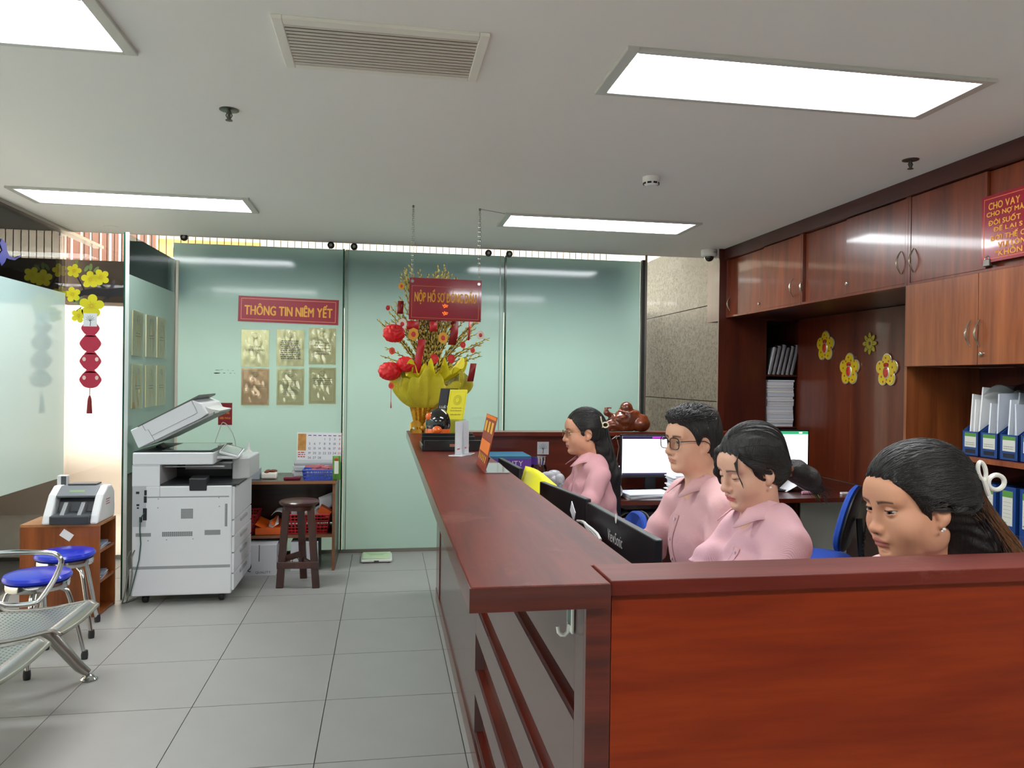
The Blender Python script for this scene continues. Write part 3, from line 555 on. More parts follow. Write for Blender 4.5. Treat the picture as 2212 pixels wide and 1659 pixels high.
tag(b.build('stationery_heap', P('pink_stationery', (200,120,120), .5)), 'jumbled pink and dark stationery lying in the blue basket', 'stationery', kind='stuff')
nw = thing('newspaper_stack', 'folded grey newspapers stacked behind the blue basket', 'newspapers', (-.55, 6.42, Z))
for k in range(5): B().box((-.19, -.1, 0), (.17, .1, .022), T(-.54+rnd.uniform(-.01, .01), 6.46, Z+k*.023) @ rot('Z', rnd.uniform(-4, 4))).build('newspaper', P('newsprint%d' % (k % 2), ((172,175,178), (205,206,205))[k % 2], .8), nw, bevel=.004)
gp = thing('snack_packet', 'green snack packet standing at the right end of the side desk', 'packet', (-.345+.0, 6.2, Z))
def pk(u, v): e = math.sin(PI*u)*math.sin(PI*v)**.5; return (-.40+.062*u, 6.14-.02*e, Z+.19*v)
def pk2(u, v): e = math.sin(PI*u)*math.sin(PI*v)**.5; return (-.338-.062*u, 6.14+.02*e, Z+.19*v)
B().grid(pk, 8, 10).grid(pk2, 8, 10).build('packet', P('packet_green', (96,150,60), .35), gp, True)
bx('white_label', (-.385, 6.117, Z+.05), (-.352, 6.12, Z+.15), P('packet_white', (225,230,215), .4), gp, bevel=.001); B().ball((-.369, 6.119, Z+.165), (.016, .003, .012), 10, 6).build('red_print', P('packet_red', (190,70,40), .4), gp, True)
# wall calendar
p = Vector(((ony(640, 935, 6.6).x-.36)/2, 6.655, ony(640, 968, 6.6).z+.003)); M = axes(p, XR, ZU) @ rot('Z', -.8); t = thing('wall_calendar', 'wall calendar page with numbered days above the side desk', 'calendar', p); cw, ch = .37, .25
B().box((-cw/2, -ch/2, 0), (cw/2, ch/2, .006), M).build('page', paper, t); B().box((-cw/2+.008, -.03, .006), (-cw/2+.075, ch/2-.012, .0066), M).build('photo_print', P('calendar_photo', (196,140,70), .5, var=(30,.5)), t)
blue_i = P('calendar_blue', (40,55,105), .6); red_i = P('calendar_red', (200,50,50), .6)
for dday in range(1, 29):
    c = (dday+2) % 7; r_ = (dday+2)//7
    text(str(dday), red_i if c == 6 else blue_i, t, M @ T(-cw/2+.105+c*.0415, ch/2-.055-r_*.04, .0062), None, .019, .02, 'day_number')
for c in range(7): B().box((-.013, -.003, .006), (.013, .003, .0066), M @ T(-cw/2+.105+c*.0415, ch/2-.025, 0)).build('weekday', blue_i if c < 6 else red_i, t)
lines(t, P('calendar_red'), M, [(-cw/2+.01, -cw/2+.07, -.05-i*.018, .008) for i in range(3)], th=.0064)
# under the desk
S = .281
rb = basket('wire_basket', 'red plastic lattice basket on the desk shelf behind the stool', (-.78, 6.14, S), (-.42, 6.42, S+.15), ('red', (186,28,40)), holes=(12, 6))
rb2 = basket('wire_basket', 'red plastic basket half hidden behind the copier', (-1.09, 6.16, S), (-.985, 6.45, S+.15), ('red', (186,28,40)), holes=(5, 6))
for o in (rb, rb2): o['group'] = 'red baskets on the desk shelf'
ob = thing('paper_wrapper', 'torn orange paper wrapper printed QUALITY on the desk shelf', 'wrapper', (-.89, 6.2, S)); orn = P('ream_orange', (226,98,28), .45)
bx('flat_wrap', (-.98, 6.12, S), (-.79, 6.36, S+.055), orn, ob, bevel=.004); text('QUALITY', white, ob, axes((-.885, 6.1195, S+.027), (-1, 0, 0), (0, 0, -1)) @ rot('Y', 180), .11, .022) 
for k, (xx, a) in enumerate(((-.93, 25), (-.86, -30), (-.82, 40))): B().box((-.05, -.08, 0), (.05, .08, .003), T(xx, 6.22, S+.075) @ rot('Y', a) @ rot('X', 15)).build('torn_flap', orn if k != 1 else paper, ob)
def curl(u, v): a = -1+2.6*u; return (-.82+.06*math.sin(a), 6.2+.22*v, S+.10+.07*math.cos(a))
tag(B().grid(curl, 10, 4).build('curled_sheet', paper, None, True, solid=.002), 'curled white paper sheet leaning on the red basket', 'paper')
b = B()
for k in range(9): b.add([(-.72+k*.028, 6.2, S+.13), (-.64+k*.025, 6.2+.1, S+.14+.02*(k % 3)), (-.62+k*.024, 6.34, S+.17+.03*(k % 2)), (-.73+k*.03, 6.3, S+.16)], [(0, 1, 2, 3)])
tag(b.build('crumpled_paper', paper, None, solid=.002), 'crumpled waste paper heaped in the red basket', 'waste paper', kind='stuff')
def sheet_up(u, v): return (-.52+.11*u+.01*math.sin(3*v), 6.3+.03*u, S+.14+.12*v+.04*u)
tag(B().grid(sheet_up, 5, 6).build('loose_sheet', paper, None, True, solid=.002), 'pale sheet standing out of the red basket right of the stool', 'paper')
tag(B().box((-.05, -.05, -.03), (.05, .05, .03), T(-.46, 6.22, S+.165) @ rot('Y', 30)).build('orange_scrap', orn, bevel=.004), 'orange wrapper scrap on top of the red basket', 'wrapper')
def carton(label, lo, hi, grp='white paper cartons under the side desk'):
    t = thing('carton', label, 'carton', ((lo[0]+hi[0])/2, (lo[1]+hi[1])/2, 0), grp); bx('box', lo, hi, P('carton_white', (206,207,212), .6), t, bevel=.003)
    xm = (lo[0]+hi[0])/2; bx('tape_slot', (xm-.0025, lo[1]-.0012, lo[2]+.11), (xm+.0025, lo[1], hi[2]), ink, t)
    text('QUALITY', ink, t, axes(((lo[0]+hi[0])/2+.03, lo[1]-.0004, lo[2]+.025), XR, ZU), .11, .022)
    text('Q', P('carton_grey', (85,88,92)), t, axes((hi[0]+.0004, (lo[1]+hi[1])/2-.06, lo[2]+.16), YR, ZU), .15, .16, .02, 'logo')
    text('Q', P('carton_grey'), t, axes((lo[0]+.04, lo[1]-.0004, lo[2]+.07), XR, ZU), .06, .08, .02, 'logo')
carton('white paper carton with black Q logo left of the stool', (-1.05, 5.98, 0), (-.80, 6.36, .235)); carton('white paper carton seen between the legs of the stool', (-.71, 6.1, 0), (-.50, 6.42, .225))
# wooden stool
sw = wood('stool_wood', (48,20,14), (78,36,24), (9,9,1), .35, .4); t = thing('wooden_stool', 'dark wooden round stool with splayed legs beside the copier', 'stool', (-.605, 5.70, 0)); c = Vector((-.605, 5.70, 0))
B().lathe([(0, .585), (.128, .588), (.14, .598), (.142, .61), (.134, .618), (0, .622)], 32, T(*c)).build('seat', sw, t, True); B().lathe([(0, .555), (.115, .555), (.115, .588), (0, .588)], 24, T(*c)).build('seat_ring', sw, t, True)
feet = [Vector((-.727, 5.63, 0)), Vector((-.47, 5.60, 0)), Vector((-.585, 5.88, 0))]; tops = [c+Vector((-.085, -.05, .57)), c+Vector((.085, -.05, .57)), c+Vector((0, .09, .57))]
for f_, tt in zip(feet, tops):
    b = B(); vs = []
    for q in (f_, tt): vs += [q+Vector((-.026, -.02, 0)), q+Vector((.026, -.02, 0)), q+Vector((.026, .02, 0)), q+Vector((-.026, .02, 0))]
    b.add(vs, [(3,2,1,0),(4,5,6,7),(0,1,5,4),(1,2,6,5),(2,3,7,6),(3,0,4,7)]).build('leg', sw, t, bevel=.004)
def bar(name, a, c_, hw, hz, mat, par):
    d = (c_-a).normalized(); s = Vector((-d.y, d.x, 0)).normalized()*hw; u = Vector((0, 0, hz)); vs = [a-s-u, a+s-u, a+s+u, a-s+u, c_-s-u, c_+s-u, c_+s+u, c_-s+u]
    return B().add(vs, [(0,1,2,3),(7,6,5,4),(0,4,5,1),(1,5,6,2),(2,6,7,3),(3,7,4,0)]).build(name, mat, par, bevel=.003)
mid = [f_.lerp(tt, .29) for f_, tt in zip(feet, tops)]
bar('stretcher', mid[0]+Vector((-.03, -.024, 0)), mid[1]+Vector((.03, -.024, 0)), .009, .024, sw, t); bar('stretcher', mid[0]+Vector((0, .02, .03)), mid[2]+Vector((0, 0, .03)), .009, .022, sw, t); bar('stretcher', mid[1]+Vector((0, .02, -.02)), mid[2]+Vector((0, 0, -.02)), .009, .022, sw, t)
# bathroom scale by the glass
t = thing('floor_scale', 'white and pale green weighing scale on the floor by the glass', 'scale', (-.045, 6.41, 0)); wx, wy = .128, .13
B().box((-wx, -wy, .006), (wx, wy, .03), T(-.05, 6.41, 0)).build('base', P('scale_white', (225,228,220), .4), t, bevel=.012); B().box((-wx+.012, -wy+.012, .03), (wx-.012, wy-.012, .038), T(-.05, 6.41, 0)).build('platform', P('scale_green', (196,220,180), .45), t, bevel=.004)
B().prism([(-.05, -.03), (.05, -.03), (.09, .06), (-.09, .06)], .0382, .0392, T(-.05, 6.44, 0)).build('dial_window', P('scale_dial', (170,205,150), .3), t); bx('front_badge', (-.07, 6.2785, .012), (-.03, 6.28, .022), ink, t)
for sx in (-.1, .1):
    for sy in (-.1, .1): B().lathe([(0, 0), (.014, 0), (.014, .01), (0, .01)], 10, T(-.05+sx, 6.41+sy, 0)).build('foot', black, t)
# ---- open-sided bookcase and the banknote counter on it
ow = wood('orange_wood', (112,56,20), (156,84,36), (11,11,.8), .4, .2); oe = wood('pale_edge_wood', (150,96,56), (176,122,78), (8,8,1), .5, .1)
t = thing('small_bookcase', 'small orange wood bookcase open to the right by the glass wall', 'bookcase', (-1.97, 5.22, 0)); X0, X1, Y0, Y1, H = -2.2, -1.745, 5.08, 5.37, .585
bx('side_panel', (X0, Y0, 0), (X1, Y0+.016, H-.016), ow, t); bx('side_panel', (X0, Y1-.016, 0), (X1, Y1, H-.016), ow, t); bx('top_panel', (X0, Y0, H-.016), (X1, Y1, H), oe, t); bx('back_panel', (X0, Y0+.016, 0), (X0+.012, Y1-.016, H-.016), ow, t)
for z in (.004, .205, .395): bx('shelf', (X0+.012, Y0+.016, z), (X1-.004, Y1-.016, z+.016), ow, t)
a = ony(144, 1156, Y0-.001); B().box((-.035, -.024, 0), (.035, .024, .001), axes(a, XR, ZU) @ rot('Z', -35)).build('torn_label', paper, t)
for z, lab in ((.4125, 'folded papers on the upper shelf of the small bookcase'), (.2225, 'folded papers on the middle shelf of the small bookcase')):
    u = thing('paper_bundle', lab, 'papers', (-1.82, 5.2, z), 'papers inside the small bookcase')
    for k in range(4): B().box((-.07, -.09, 0), (.07, .09, .007), T(-1.83, 5.21, z+k*.0075) @ rot('Z', rnd.uniform(-12, 12))).build('sheet', P('bundle%d' % (k % 2), ((200,205,215), (130,140,160))[k % 2], .7), u)
cz = H+.0005; t = thing('banknote_counter', 'white and dark grey banknote counting machine on the small bookcase', 'counting machine', (-1.9, 5.2, cz)); mg = P('machine_grey', (78,80,84), .35); mw = P('machine_white', (222,222,222), .35)
# side profile in (y,z): front low, back high
prof = [(5.06, 0), (5.36, 0), (5.37, .05), (5.36, .17), (5.31, .215), (5.24, .22), (5.16, .17), (5.08, .05)]
Myz = Matrix(((0,0,1,0),(1,0,0,0),(0,1,0,cz),(0,0,0,1)))
B().prism(prof, -2.075, -2.025, Myz).build('side_cover', mw, t, bevel=.012); B().prism(prof, -1.80, -1.75, Myz).build('side_cover', mw, t, bevel=.012)
B().prism([(5.08, .0), (5.34, 0), (5.34, .19), (5.25, .19), (5.2, .12), (5.17, .06), (5.07, .055)], -2.025, -1.80, Myz).build('core', mg, t, bevel=.006)
B().prism([(5.15, .165), (5.23, .215), (5.34, .215), (5.34, .195), (5.24, .195), (5.16, .15)], -2.027, -1.798, Myz).build('display_bar', P('machine_bar', (120,122,126), .3), t, bevel=.004)
B().box((-1.96, -.001, -.012), (-1.87, .001, .012), T(0, 5.183, cz+.184) @ rot('X', -32)).build('lcd_screen', P('lcd_green', (150,176,130), .2), t)
for xx in (-1.965, -1.865): B().prism([(5.06, .02), (5.2, .02), (5.2, .12), (5.15, .125), (5.08, .06)], xx-.012, xx+.012, Myz).build('stacker_blade', P('blade_grey', (150,152,154), .3, .3), t, bevel=.003)
bx('feed_plate', (-2.0, 5.26, cz+.215), (-1.83, 5.36, cz+.226), mg, t, bevel=.004); bx('rear_display', (-2.08, 5.30, cz+.2), (-2.02, 5.345, cz+.275), mw, t, bevel=.006); bx('rear_display_face', (-2.055, 5.2985, cz+.21), (-2.024, 5.3, cz+.27), mg, t)
bx('front_skirt', (-2.025, 5.045, cz), (-1.80, 5.075, cz+.055), P('skirt_dark', (60,62,66), .4), t, bevel=.008); lines(t, P('side_print', (170,60,70)), axes((-1.7495, 5.22, cz+.1), YR, ZU), [(-.02, .05, .03, .006), (-.02, .04, .015, .006), (-.02, .05, .0, .006)])
# ---- blue round stools
def blue_stool(cx, cy, rz, label, sh=.45):
    t = thing('round_stool', label, 'stool', (cx, cy, 0), 'blue topped chrome stools'); M = T(cx, cy, 0)
    B().lathe([(0, sh-.012), (.14, sh-.012), (.158, sh+.002), (.16, sh+.012), (.152, sh+.026), (.11, sh+.036), (0, sh+.04)], 36, M).build('cushion', P('blue_vinyl', (16,44,190), .28, coat=.3), t, True)
    B().lathe([(.135, sh-.05), (.147, sh-.046), (.15, sh-.03), (.147, sh-.012), (.13, sh-.012)], 36, M).build('seat_band', chrome, t, True); B().lathe([(0, sh-.02), (.135, sh-.02)], 24, M).build('seat_underside', black, t)
    for k in range(4):
        a = rz+k*PI/2; d = Vector((math.cos(a), math.sin(a), 0)); c = Vector((cx, cy, 0))
        o = B().tube([c+d*.05+Vector((0, 0, sh-.05)), c+d*.1+Vector((0, 0, sh-.052)), c+d*.135+Vector((0, 0, sh-.075)), c+d*.15+Vector((0, 0, sh-.12)), c+d*.215+Vector((0, 0, .03))], .0125, 10).build('leg', chrome, t, True)
        B().lathe([(0, 0), (.016, 0), (.018, .02), (.016, .045), (0, .045)], 12, T(*(c+d*.219))).build('rubber_foot', P('rubber', (42,42,44), .6), o, True)
blue_stool(-1.835, 4.80, -.55, 'blue topped chrome stool right in front of the small bookcase'); blue_stool(-1.775, 4.30, .2, 'blue topped chrome stool nearer the camera beside the steel bench')
# ---- perforated steel bench
pm = bpy.data.materials.new('perforated_steel'); pm.use_nodes = True; nt = pm.node_tree; bs = nt.nodes['Principled BSDF']; bs.inputs['Metallic'].default_value = .9; bs.inputs['Roughness'].default_value = .3
tc = nt.nodes.new('ShaderNodeTexCoord'); sx = nt.nodes.new('ShaderNodeVectorMath'); sx.operation = 'SCALE'; sx.inputs['Scale'].default_value = 1/.022
fr = nt.nodes.new('ShaderNodeVectorMath'); fr.operation = 'FRACTION'; sb = nt.nodes.new('ShaderNodeVectorMath'); sb.operation = 'SUBTRACT'; sb.inputs[1].default_value = (.5, .5, 0)
mlt = nt.nodes.new('ShaderNodeVectorMath'); mlt.operation = 'MULTIPLY'; mlt.inputs[1].default_value = (1, 1, 0); ln = nt.nodes.new('ShaderNodeVectorMath'); ln.operation = 'LENGTH'; cmp_ = nt.nodes.new('ShaderNodeMath'); cmp_.operation = 'LESS_THAN'; cmp_.inputs[1].default_value = .2
mx = nt.nodes.new('ShaderNodeMix'); mx.data_type = 'RGBA'; mx.inputs[6].default_value = lin((190,190,186))+(1,); mx.inputs[7].default_value = lin((40,40,40))+(1,)
for a, c in ((tc.outputs['Object'], sx.inputs[0]), (sx.outputs[0], fr.inputs[0]), (fr.outputs[0], sb.inputs[0]), (sb.outputs[0], mlt.inputs[0]), (mlt.outputs[0], ln.inputs[0]), (ln.outputs['Value'], cmp_.inputs[0]), (cmp_.outputs[0], mx.inputs[0]), (mx.outputs[2], bs.inputs['Base Color'])): nt.links.new(a, c)
t = thing('steel_bench', 'perforated steel waiting bench cut off at the left edge', 'bench', (-1.65, 3.4, 0))
def pan(yc, hw):
    def fn(u, v):
        x = -1.355-u*.56; y = yc+(v-.5)*2*hw*(1-.10*max(0, .25-u)/.25)
        z = .418-.05*math.sin(min(1, u/.75)*PI*.62)+(.0 if u > .06 else -(.06-u)*.45)+max(0, u-.78)*.9+.012*(2*v-1)**2
        return (x, y, z)
    o = B().grid(fn, 28, 14).build('seat_pan', pm, t, True, ang=2, solid=.004)
    b = B(); b.tube([Vector(fn(i/20, 0)) for i in range(21)]+[Vector(fn(1, i/6)) for i in range(7)]+[Vector(fn(1-i/20, 1)) for i in range(21)]+[Vector(fn(0, 1-i/6)) for i in range(7)], .009, 8, True); b.build('seat_rim', steel, o, True)
    def rp(u, v):
        x = -1.352-u*.05; y = yc+(v-.5)*2*hw*.96; return (x, y, .424-.03*(1-u)**2+.002)
    B().grid(rp, 4, 8).build('front_plate', P('polished_edge', (200,202,202), .22, .9), o, True)
    def bk_(u, v): x = -1.9-.14*u-.05*u*u; return (x, yc+(v-.5)*2*hw, .47+.42*u)
    B().grid(bk_, 12, 8).build('backrest', pm, t, True, solid=.004)
pan(3.72, .235); pan(3.18, .235); pan(2.64, .235)
B().tube([(-1.66, 4.05, .325), (-1.66, 2.3, .325)], .03, 10).build('beam', steel, t, True)
def leg(y):
    o = B().tube([(-1.66, y-.05, .32), (-1.60, y-.02, .27), (-1.47, y+.03, .07), (-1.435, y+.04, .035)], [.03, .032, .026, .02], 10).build('leg', steel, t, True)
    B().lathe([(0, 0), (.036, 0), (.04, .008), (.034, .016), (.016, .03), (0, .032)], 18, T(-1.43, y+.042, 0)).build('foot_glide', chrome, o, True)
    o = B().tube([(-1.66, y-.05, .32), (-1.75, y-.03, .25), (-1.95, y+.03, .06), (-1.99, y+.04, .035)], [.03, .032, .026, .02], 10).build('leg', steel, t, True); B().lathe([(0, 0), (.036, 0), (.04, .008), (.034, .016), (.016, .03), (0, .032)], 18, T(-1.995, y+.042, 0)).build('foot_glide', chrome, o, True)
leg(4.0); leg(2.45)
def loop(y):
    q = [(-1.86, .43), (-1.93, .56), (-1.915, .635), (-1.86, .655), (-1.60, .655), (-1.545, .635), (-1.535, .585), (-1.62, .43), (-1.66, .40), (-1.80, .40)]
    pts = []
    for i in range(len(q)):
        a, c = q[i], q[(i+1) % len(q)]; pts += [(a[0]+(c[0]-a[0])*s, y, a[1]+(c[1]-a[1])*s) for s in (0, .25, .5, .75)]
    sm = [tuple(sum(pts[(i+k) % len(pts)][j] for k in (-2, -1, 0, 1, 2))/5 for j in range(3)) for i in range(len(pts))]
    B().tube(sm, .0125, 10, True).build('armrest', chrome, t, True)
loop(3.985); loop(2.9)
# ================================================================ COUNTER
top_m = wood('counter_top_wood', (76,21,14), (114,40,28), (9,.8,9), .42, 0, .6, wear=(3.2, .36), spec=.2); edge_m = wood('counter_edge_wood', (66,18,10), (104,34,18), (.8,.8,14), .25, .4)
panel_m = wood('wing_panel_wood', (106,26,6), (150,54,14), (.8,12,9), .38, .05, .7, spec=.25); lam = P('taupe_laminate', (92,70,68), .22, coat=.1, spec=.42)
ct = thing('reception_counter', 'long red wood reception counter with grooved taupe front', 'counter', (.35, 3.3, 0))
B().prism([(.155, 1.33), (.412, 1.33), (.412, 1.462), (.5, 1.462), (.5, 5.36), (.155, 5.36)], 1.108, 1.15).build('counter_top', top_m, ct, bevel=.003)
bx('front_lip', (.1535, 1.3285, 1.105), (.412, 1.3305, 1.1485), edge_m, ct); bx('side_lip', (.1525, 1.33, 1.105), (.155, 5.36, 1.1485), edge_m, ct)
FX = .37; bx('core', (.405, 1.36, 0), (.46, 5.2, 1.108), W_DARK, ct); bx('end_post', (FX, 1.345, 0), (.417, 1.36, 1.108), edge_m, ct)
G = [(.105, .26), (.353, .503), (.606, .686), (.858, .915)]; zz = [.09]+[v for g_ in G for v in g_]+[1.108]
for i in range(0, len(zz), 2): bx('laminate_board', (FX, 1.425, zz[i]), (.405, 3.0, zz[i+1]), lam, ct)
bx('laminate_board', (FX, 1.361, .0), (.405, 1.424, 1.108), lam, ct); bx('laminate_board', (FX, 3.001, .0), (.405, 4.92, 1.108), lam, ct); bx('far_post', (FX-.006, 4.921, 0), (.405, 5.2, 1.108), edge_m, ct)
for z0, z1 in G: bx('groove_ledge', (.378, 1.43, z0), (.4052, 2.995, z0+.004), edge_m, ct)
bx('kick_board', (FX-.008, 1.38, 0), (FX, 5.2, .085), edge_m, ct)
p = onx(1236, 1325, FX-.001); t = thing('adhesive_hook', 'small white plastic hook stuck under the counter end', 'hook', p); M = axes(p, (0, -1, 0), ZU)
B().box((-.02, -.035, 0), (.02, .03, .006), M).build('plate', white, t, bevel=.002); B().box((-.013, -.02, .006), (.013, .022, .0066), M).build('plate_print', P('hook_print', (90,120,115)), t)
B().tube([M @ Vector(q) for q in ((0, -.02, .006), (0, -.036, .008), (0, -.042, .015), (0, -.041, .022), (0, -.036, .027), (0, -.024, .029))], .004, 8).build('hook_arm', white, t, True)
wg2 = thing('counter_wing', 'solid red wood end panel of the counter nearest the camera', 'counter', (1.5, 1.4, 0))
bx('panel', (.4185, 1.345, 0), (2.6, 1.368, 1.124), panel_m, wg2); bx('top_board', (.4135, 1.335, 1.1245), (2.62, 1.46, 1.153), wood('wing_top_wood', (86,27,19), (124,50,38), (.8,9,9), .42, 0, .6, wear=(3.5, .36), spec=.2), wg2, bevel=.002); bx('inner_panel', (.52, 1.44, 0), (2.6, 1.458, 1.1245), W_DARK, wg2)
fw = thing('back_counter_wing', 'far wood upstand closing the counter below the frosted glass', 'counter', (1.7, 5.3, 0))
bx('panel', (.505, 5.30, 0), (2.92, 5.33, 1.12), wood('back_panel_wood', (84,28,15), (118,46,25), (.8,10,8), .3, .4), fw); bx('top_board', (.505, 5.25, 1.12), (2.92, 5.42, 1.15), W_REDX, fw, bevel=.003); bx('outer_panel', (.505, 5.38, 0), (2.92, 5.40, 1.12), W_DARK, fw)
# inner desks
dk_ = thing('staff_desk', 'long dark staff desk behind the counter under the monitors', 'desk', (.75, 3.1, 0))
bx('desktop', (.47, 1.47, .715), (.98, 4.70, .74), W_DARK, dk_)
for yy in (1.5, 2.6, 3.5, 4.6): bx('desk_leg_panel', (.49, yy, 0), (.93, yy+.02, .715), W_DARK, dk_)
d2 = thing('back_desk', 'dark wooden desk along the back wing with papers and screens', 'desk', (2.1, 5.0, 0))
bx('desktop', (.51, 4.72, .715), (3.59, 5.295, .74), W_DARK, d2); bx('desktop', (2.94, 5.30, .715), (3.59, 6.19, .74), W_DARK, d2); bx('desk_front_edge', (.985, 4.712, .712), (3.59, 4.72, .741), edge_m, d2)
for xx in (1.28, 2.35, 3.5): bx('desk_leg_panel', (xx, 4.76, 0), (xx+.02, 5.28, .715), W_DARK, d2)
bx('keyboard_tray', (1.45, 4.66, .62), (2.3, 5.0, .635), W_DARK, d2); bx('tray_edge', (1.45, 4.645, .605), (2.3, 4.66, .64), wood('tray_edge_wood', (150,110,80), (176,134,100), (1,8,8), .5, .1), d2)
# ---------------------------------------------------------------- monitors
scr_back = P('monitor_black', (30,32,36), .38)
def monitor(label, c, ang, w, z0, z1, lettering=None, base_z=.7405, screen=None):
    """screen faces local +x; width along local y"""
    t = thing('monitor', label, 'monitor', (c[0], c[1], base_z), 'computer monitors'); M = T(c[0], c[1], 0) @ rot('Z', ang); h = z1-z0
    B().box((-.012, -w/2, z0), (.012, w/2, z1), M).build('housing', scr_back, t, bevel=.004)
    B().box((-.045, -w*.25, z0+h*.22), (-.011, w*.25, z0+h*.62), M).build('rear_bulge', scr_back, t, bevel=.02) if screen is None and not lettering else None
    B().box((.0122, -w/2+.012, z0+.02), (.0135, w/2-.012, z1-.012), M).build('screen', screen or P('screen_dim', (150,160,175), .2, emis=.5), t)
    B().box((-.03, -.04, base_z+.01), (-.012, .04, z0+h*.5), M).build('stand_neck', black, t, bevel=.004); B().box((-.1, -.12, base_z), (.12, .12, base_z+.012), M).build('stand_foot', black, t, bevel=.004)
    return t, M
mA, MA = monitor('dark monitor back lettered ViewSonic in front of the man', (.714, 2.22), -178.2+180, .61, .765, 1.10, True)
q = onx(1328, 1163, .70); text('ViewSonic', white, mA, axes((.7005, q.y, q.z), (.03, -1, 0), ZU), .135, .036, .0)
q = onx(1330, 1120, .70); b = B().ball((0, 0, 0), (.008, .016, .001), 10, 5, axes((.7005, q.y, q.z), (.03, -1, 0), ZU)); b.build('logo', white, mA)
mB, MB_ = monitor('black monitor back right behind the ViewSonic one', (.682, 2.83), 8.5, .47, .78, 1.10)
mC, MC_ = monitor('black monitor whose corner shows by the yellow papers', (.62, 3.72), 3, .47, .78, 1.105)
# white cables and mask straps hung over the monitor
b = B()
for k in range(3): b.tube([onx(1247+k*6+7*i+4*math.sin(i*1.3+k), 1125-10*math.sin(PI*i/5)+i*7+k*3, .66) for i in range(6)], .0045, 6)
tag(b.build('white_straps', white, None, True), 'white tangled straps hanging on the black monitor back', 'straps')
q = onx(1238, 1105, .63); tag(B().box((-.03, -.02, 0), (.03, .02, .002), axes(q, (0, -1, 0), ZU) @ rot('Z', -30)).build('paper_slip', paper), 'small white paper slip on the monitor edge', 'paper')
def yl(u, v): return (.58+.05*v+.10*u*v, 3.30-.2*u+.05*v, 1.0+.13*v*(1-.4*u)+.012*math.sin(4*u))
tag(B().grid(yl, 8, 6).build('yellow_sheets', P('bright_yellow', (238,236,40), .5), None, True, solid=.003), 'bright yellow sheets leaning behind the counter', 'paper')
def cr_(u, v): return (.66+.22*u, 3.42-.3*v+.03*u, .86+.06*math.sin(3*u)*math.sin(2*v)+.03*v)
tag(B().grid(cr_, 8, 8).build('paper_spread', P('cream_paper', (228,226,196), .7), None, True, solid=.003), 'cream and white papers spread below the yellow sheets', 'papers')
tag(bx('desk_papers', (.74, 3.35, .7405), (.97, 3.7, .80), paper, bevel=.003), 'white paper stack in front of the woman with thin glasses', 'papers')
scr1 = bpy.data.materials.new('screen_form')
def screen_mat(name, bar, body):
    mt = bpy.data.materials.new(name); mt.use_nodes = True; b = mt.node_tree.nodes['Principled BSDF']; b.inputs['Base Color'].default_value = (0, 0, 0, 1); b.inputs['Roughness'].default_value = .25
    b.inputs['Emission Color'].default_value = lin(body)+(1,); b.inputs['Emission Strength'].default_value = .92; return mt
sw_ = screen_mat('screen_white', None, (236,236,242)); em_dark = P('screen_navy', (36,30,58), .3, emis=.6); em_green = P('screen_green', (34,122,80), .3, emis=.9); em_line = P('screen_line', (150,150,165), .4, emis=.7); em_mag = P('screen_magenta', (140,40,150), .3, emis=.8)
def face_monitor(label, px0, px1, py0, py1, y, kind):
    a, c = ony(px0, py0, y), ony(px1, py1, y); cx = (a.x+c.x)/2; w = c.x-a.x
    t, M = monitor(label, (cx, y+.012), -90, w, c.z, a.z, True, screen=sw_)
    F = axes((cx, y-.0025, (a.z+c.z)/2+.004), XR, ZU); h = a.z-c.z-.032; ww = w-.024
    R = lambda x0, x1, y0, y1, mt, nm='screen_content', z=.0: B().add([(x0*ww-ww/2, y0*h-h/2, z), (x1*ww-ww/2, y0*h-h/2, z), (x1*ww-ww/2, y1*h-h/2, z), (x0*ww-ww/2, y1*h-h/2, z)], [(0, 1, 2, 3)], F).build(nm, mt, t)
    if kind == 1:
        R(0, 1, .92, 1, em_dark); R(.5, .68, .94, .98, em_mag, z=.0004); R(0, 1, 0, .05, em_dark)
        for x0, x1, yy in ((.12, .22, .82), (.28, .42, .82), (.12, .22, .75), (.28, .42, .75), (.12, .22, .66), (.06, .14, .33), (.3, .5, .33), (.06, .5, .06), (.05, .1, .2), (.24, .3, .18)): R(x0, x1, yy, yy+.012, em_line, z=.0004)
        b = B(); frame2d(b, ww*.32, h*.24, .002, F @ T(-ww*.06, h*.0, 0), .0005); frame2d(b, ww*.12, h*.14, .002, F @ T(-ww*.36, h*.03, 0), .0005); frame2d(b, ww*.34, h*.5, .002, F @ T(ww*.29, h*.08, 0), .0005); b.build('form_box', em_line, t)
    else:
        R(0, 1, .93, 1, em_green); R(.86, .91, .95, .985, sw_, z=.0006); R(0, 1, 0, .045, em_dark); R(0, 1, .765, .77, em_line, z=.0004); R(0, 1, .84, .843, em_line, z=.0004)
        for k in range(15): R(.3, .3+.28*rnd.uniform(.6, 1), .72-k*.042, .726-k*.042, em_line, z=.0004)
    return t
m1 = face_monitor('lit monitor showing a form behind the man in glasses', 1341, 1475, 938, 1031, 5.05, 1); m2 = face_monitor('lit monitor showing a green topped spreadsheet behind the ponytail woman', 1600, 1747, 928, 1026, 5.13, 2)
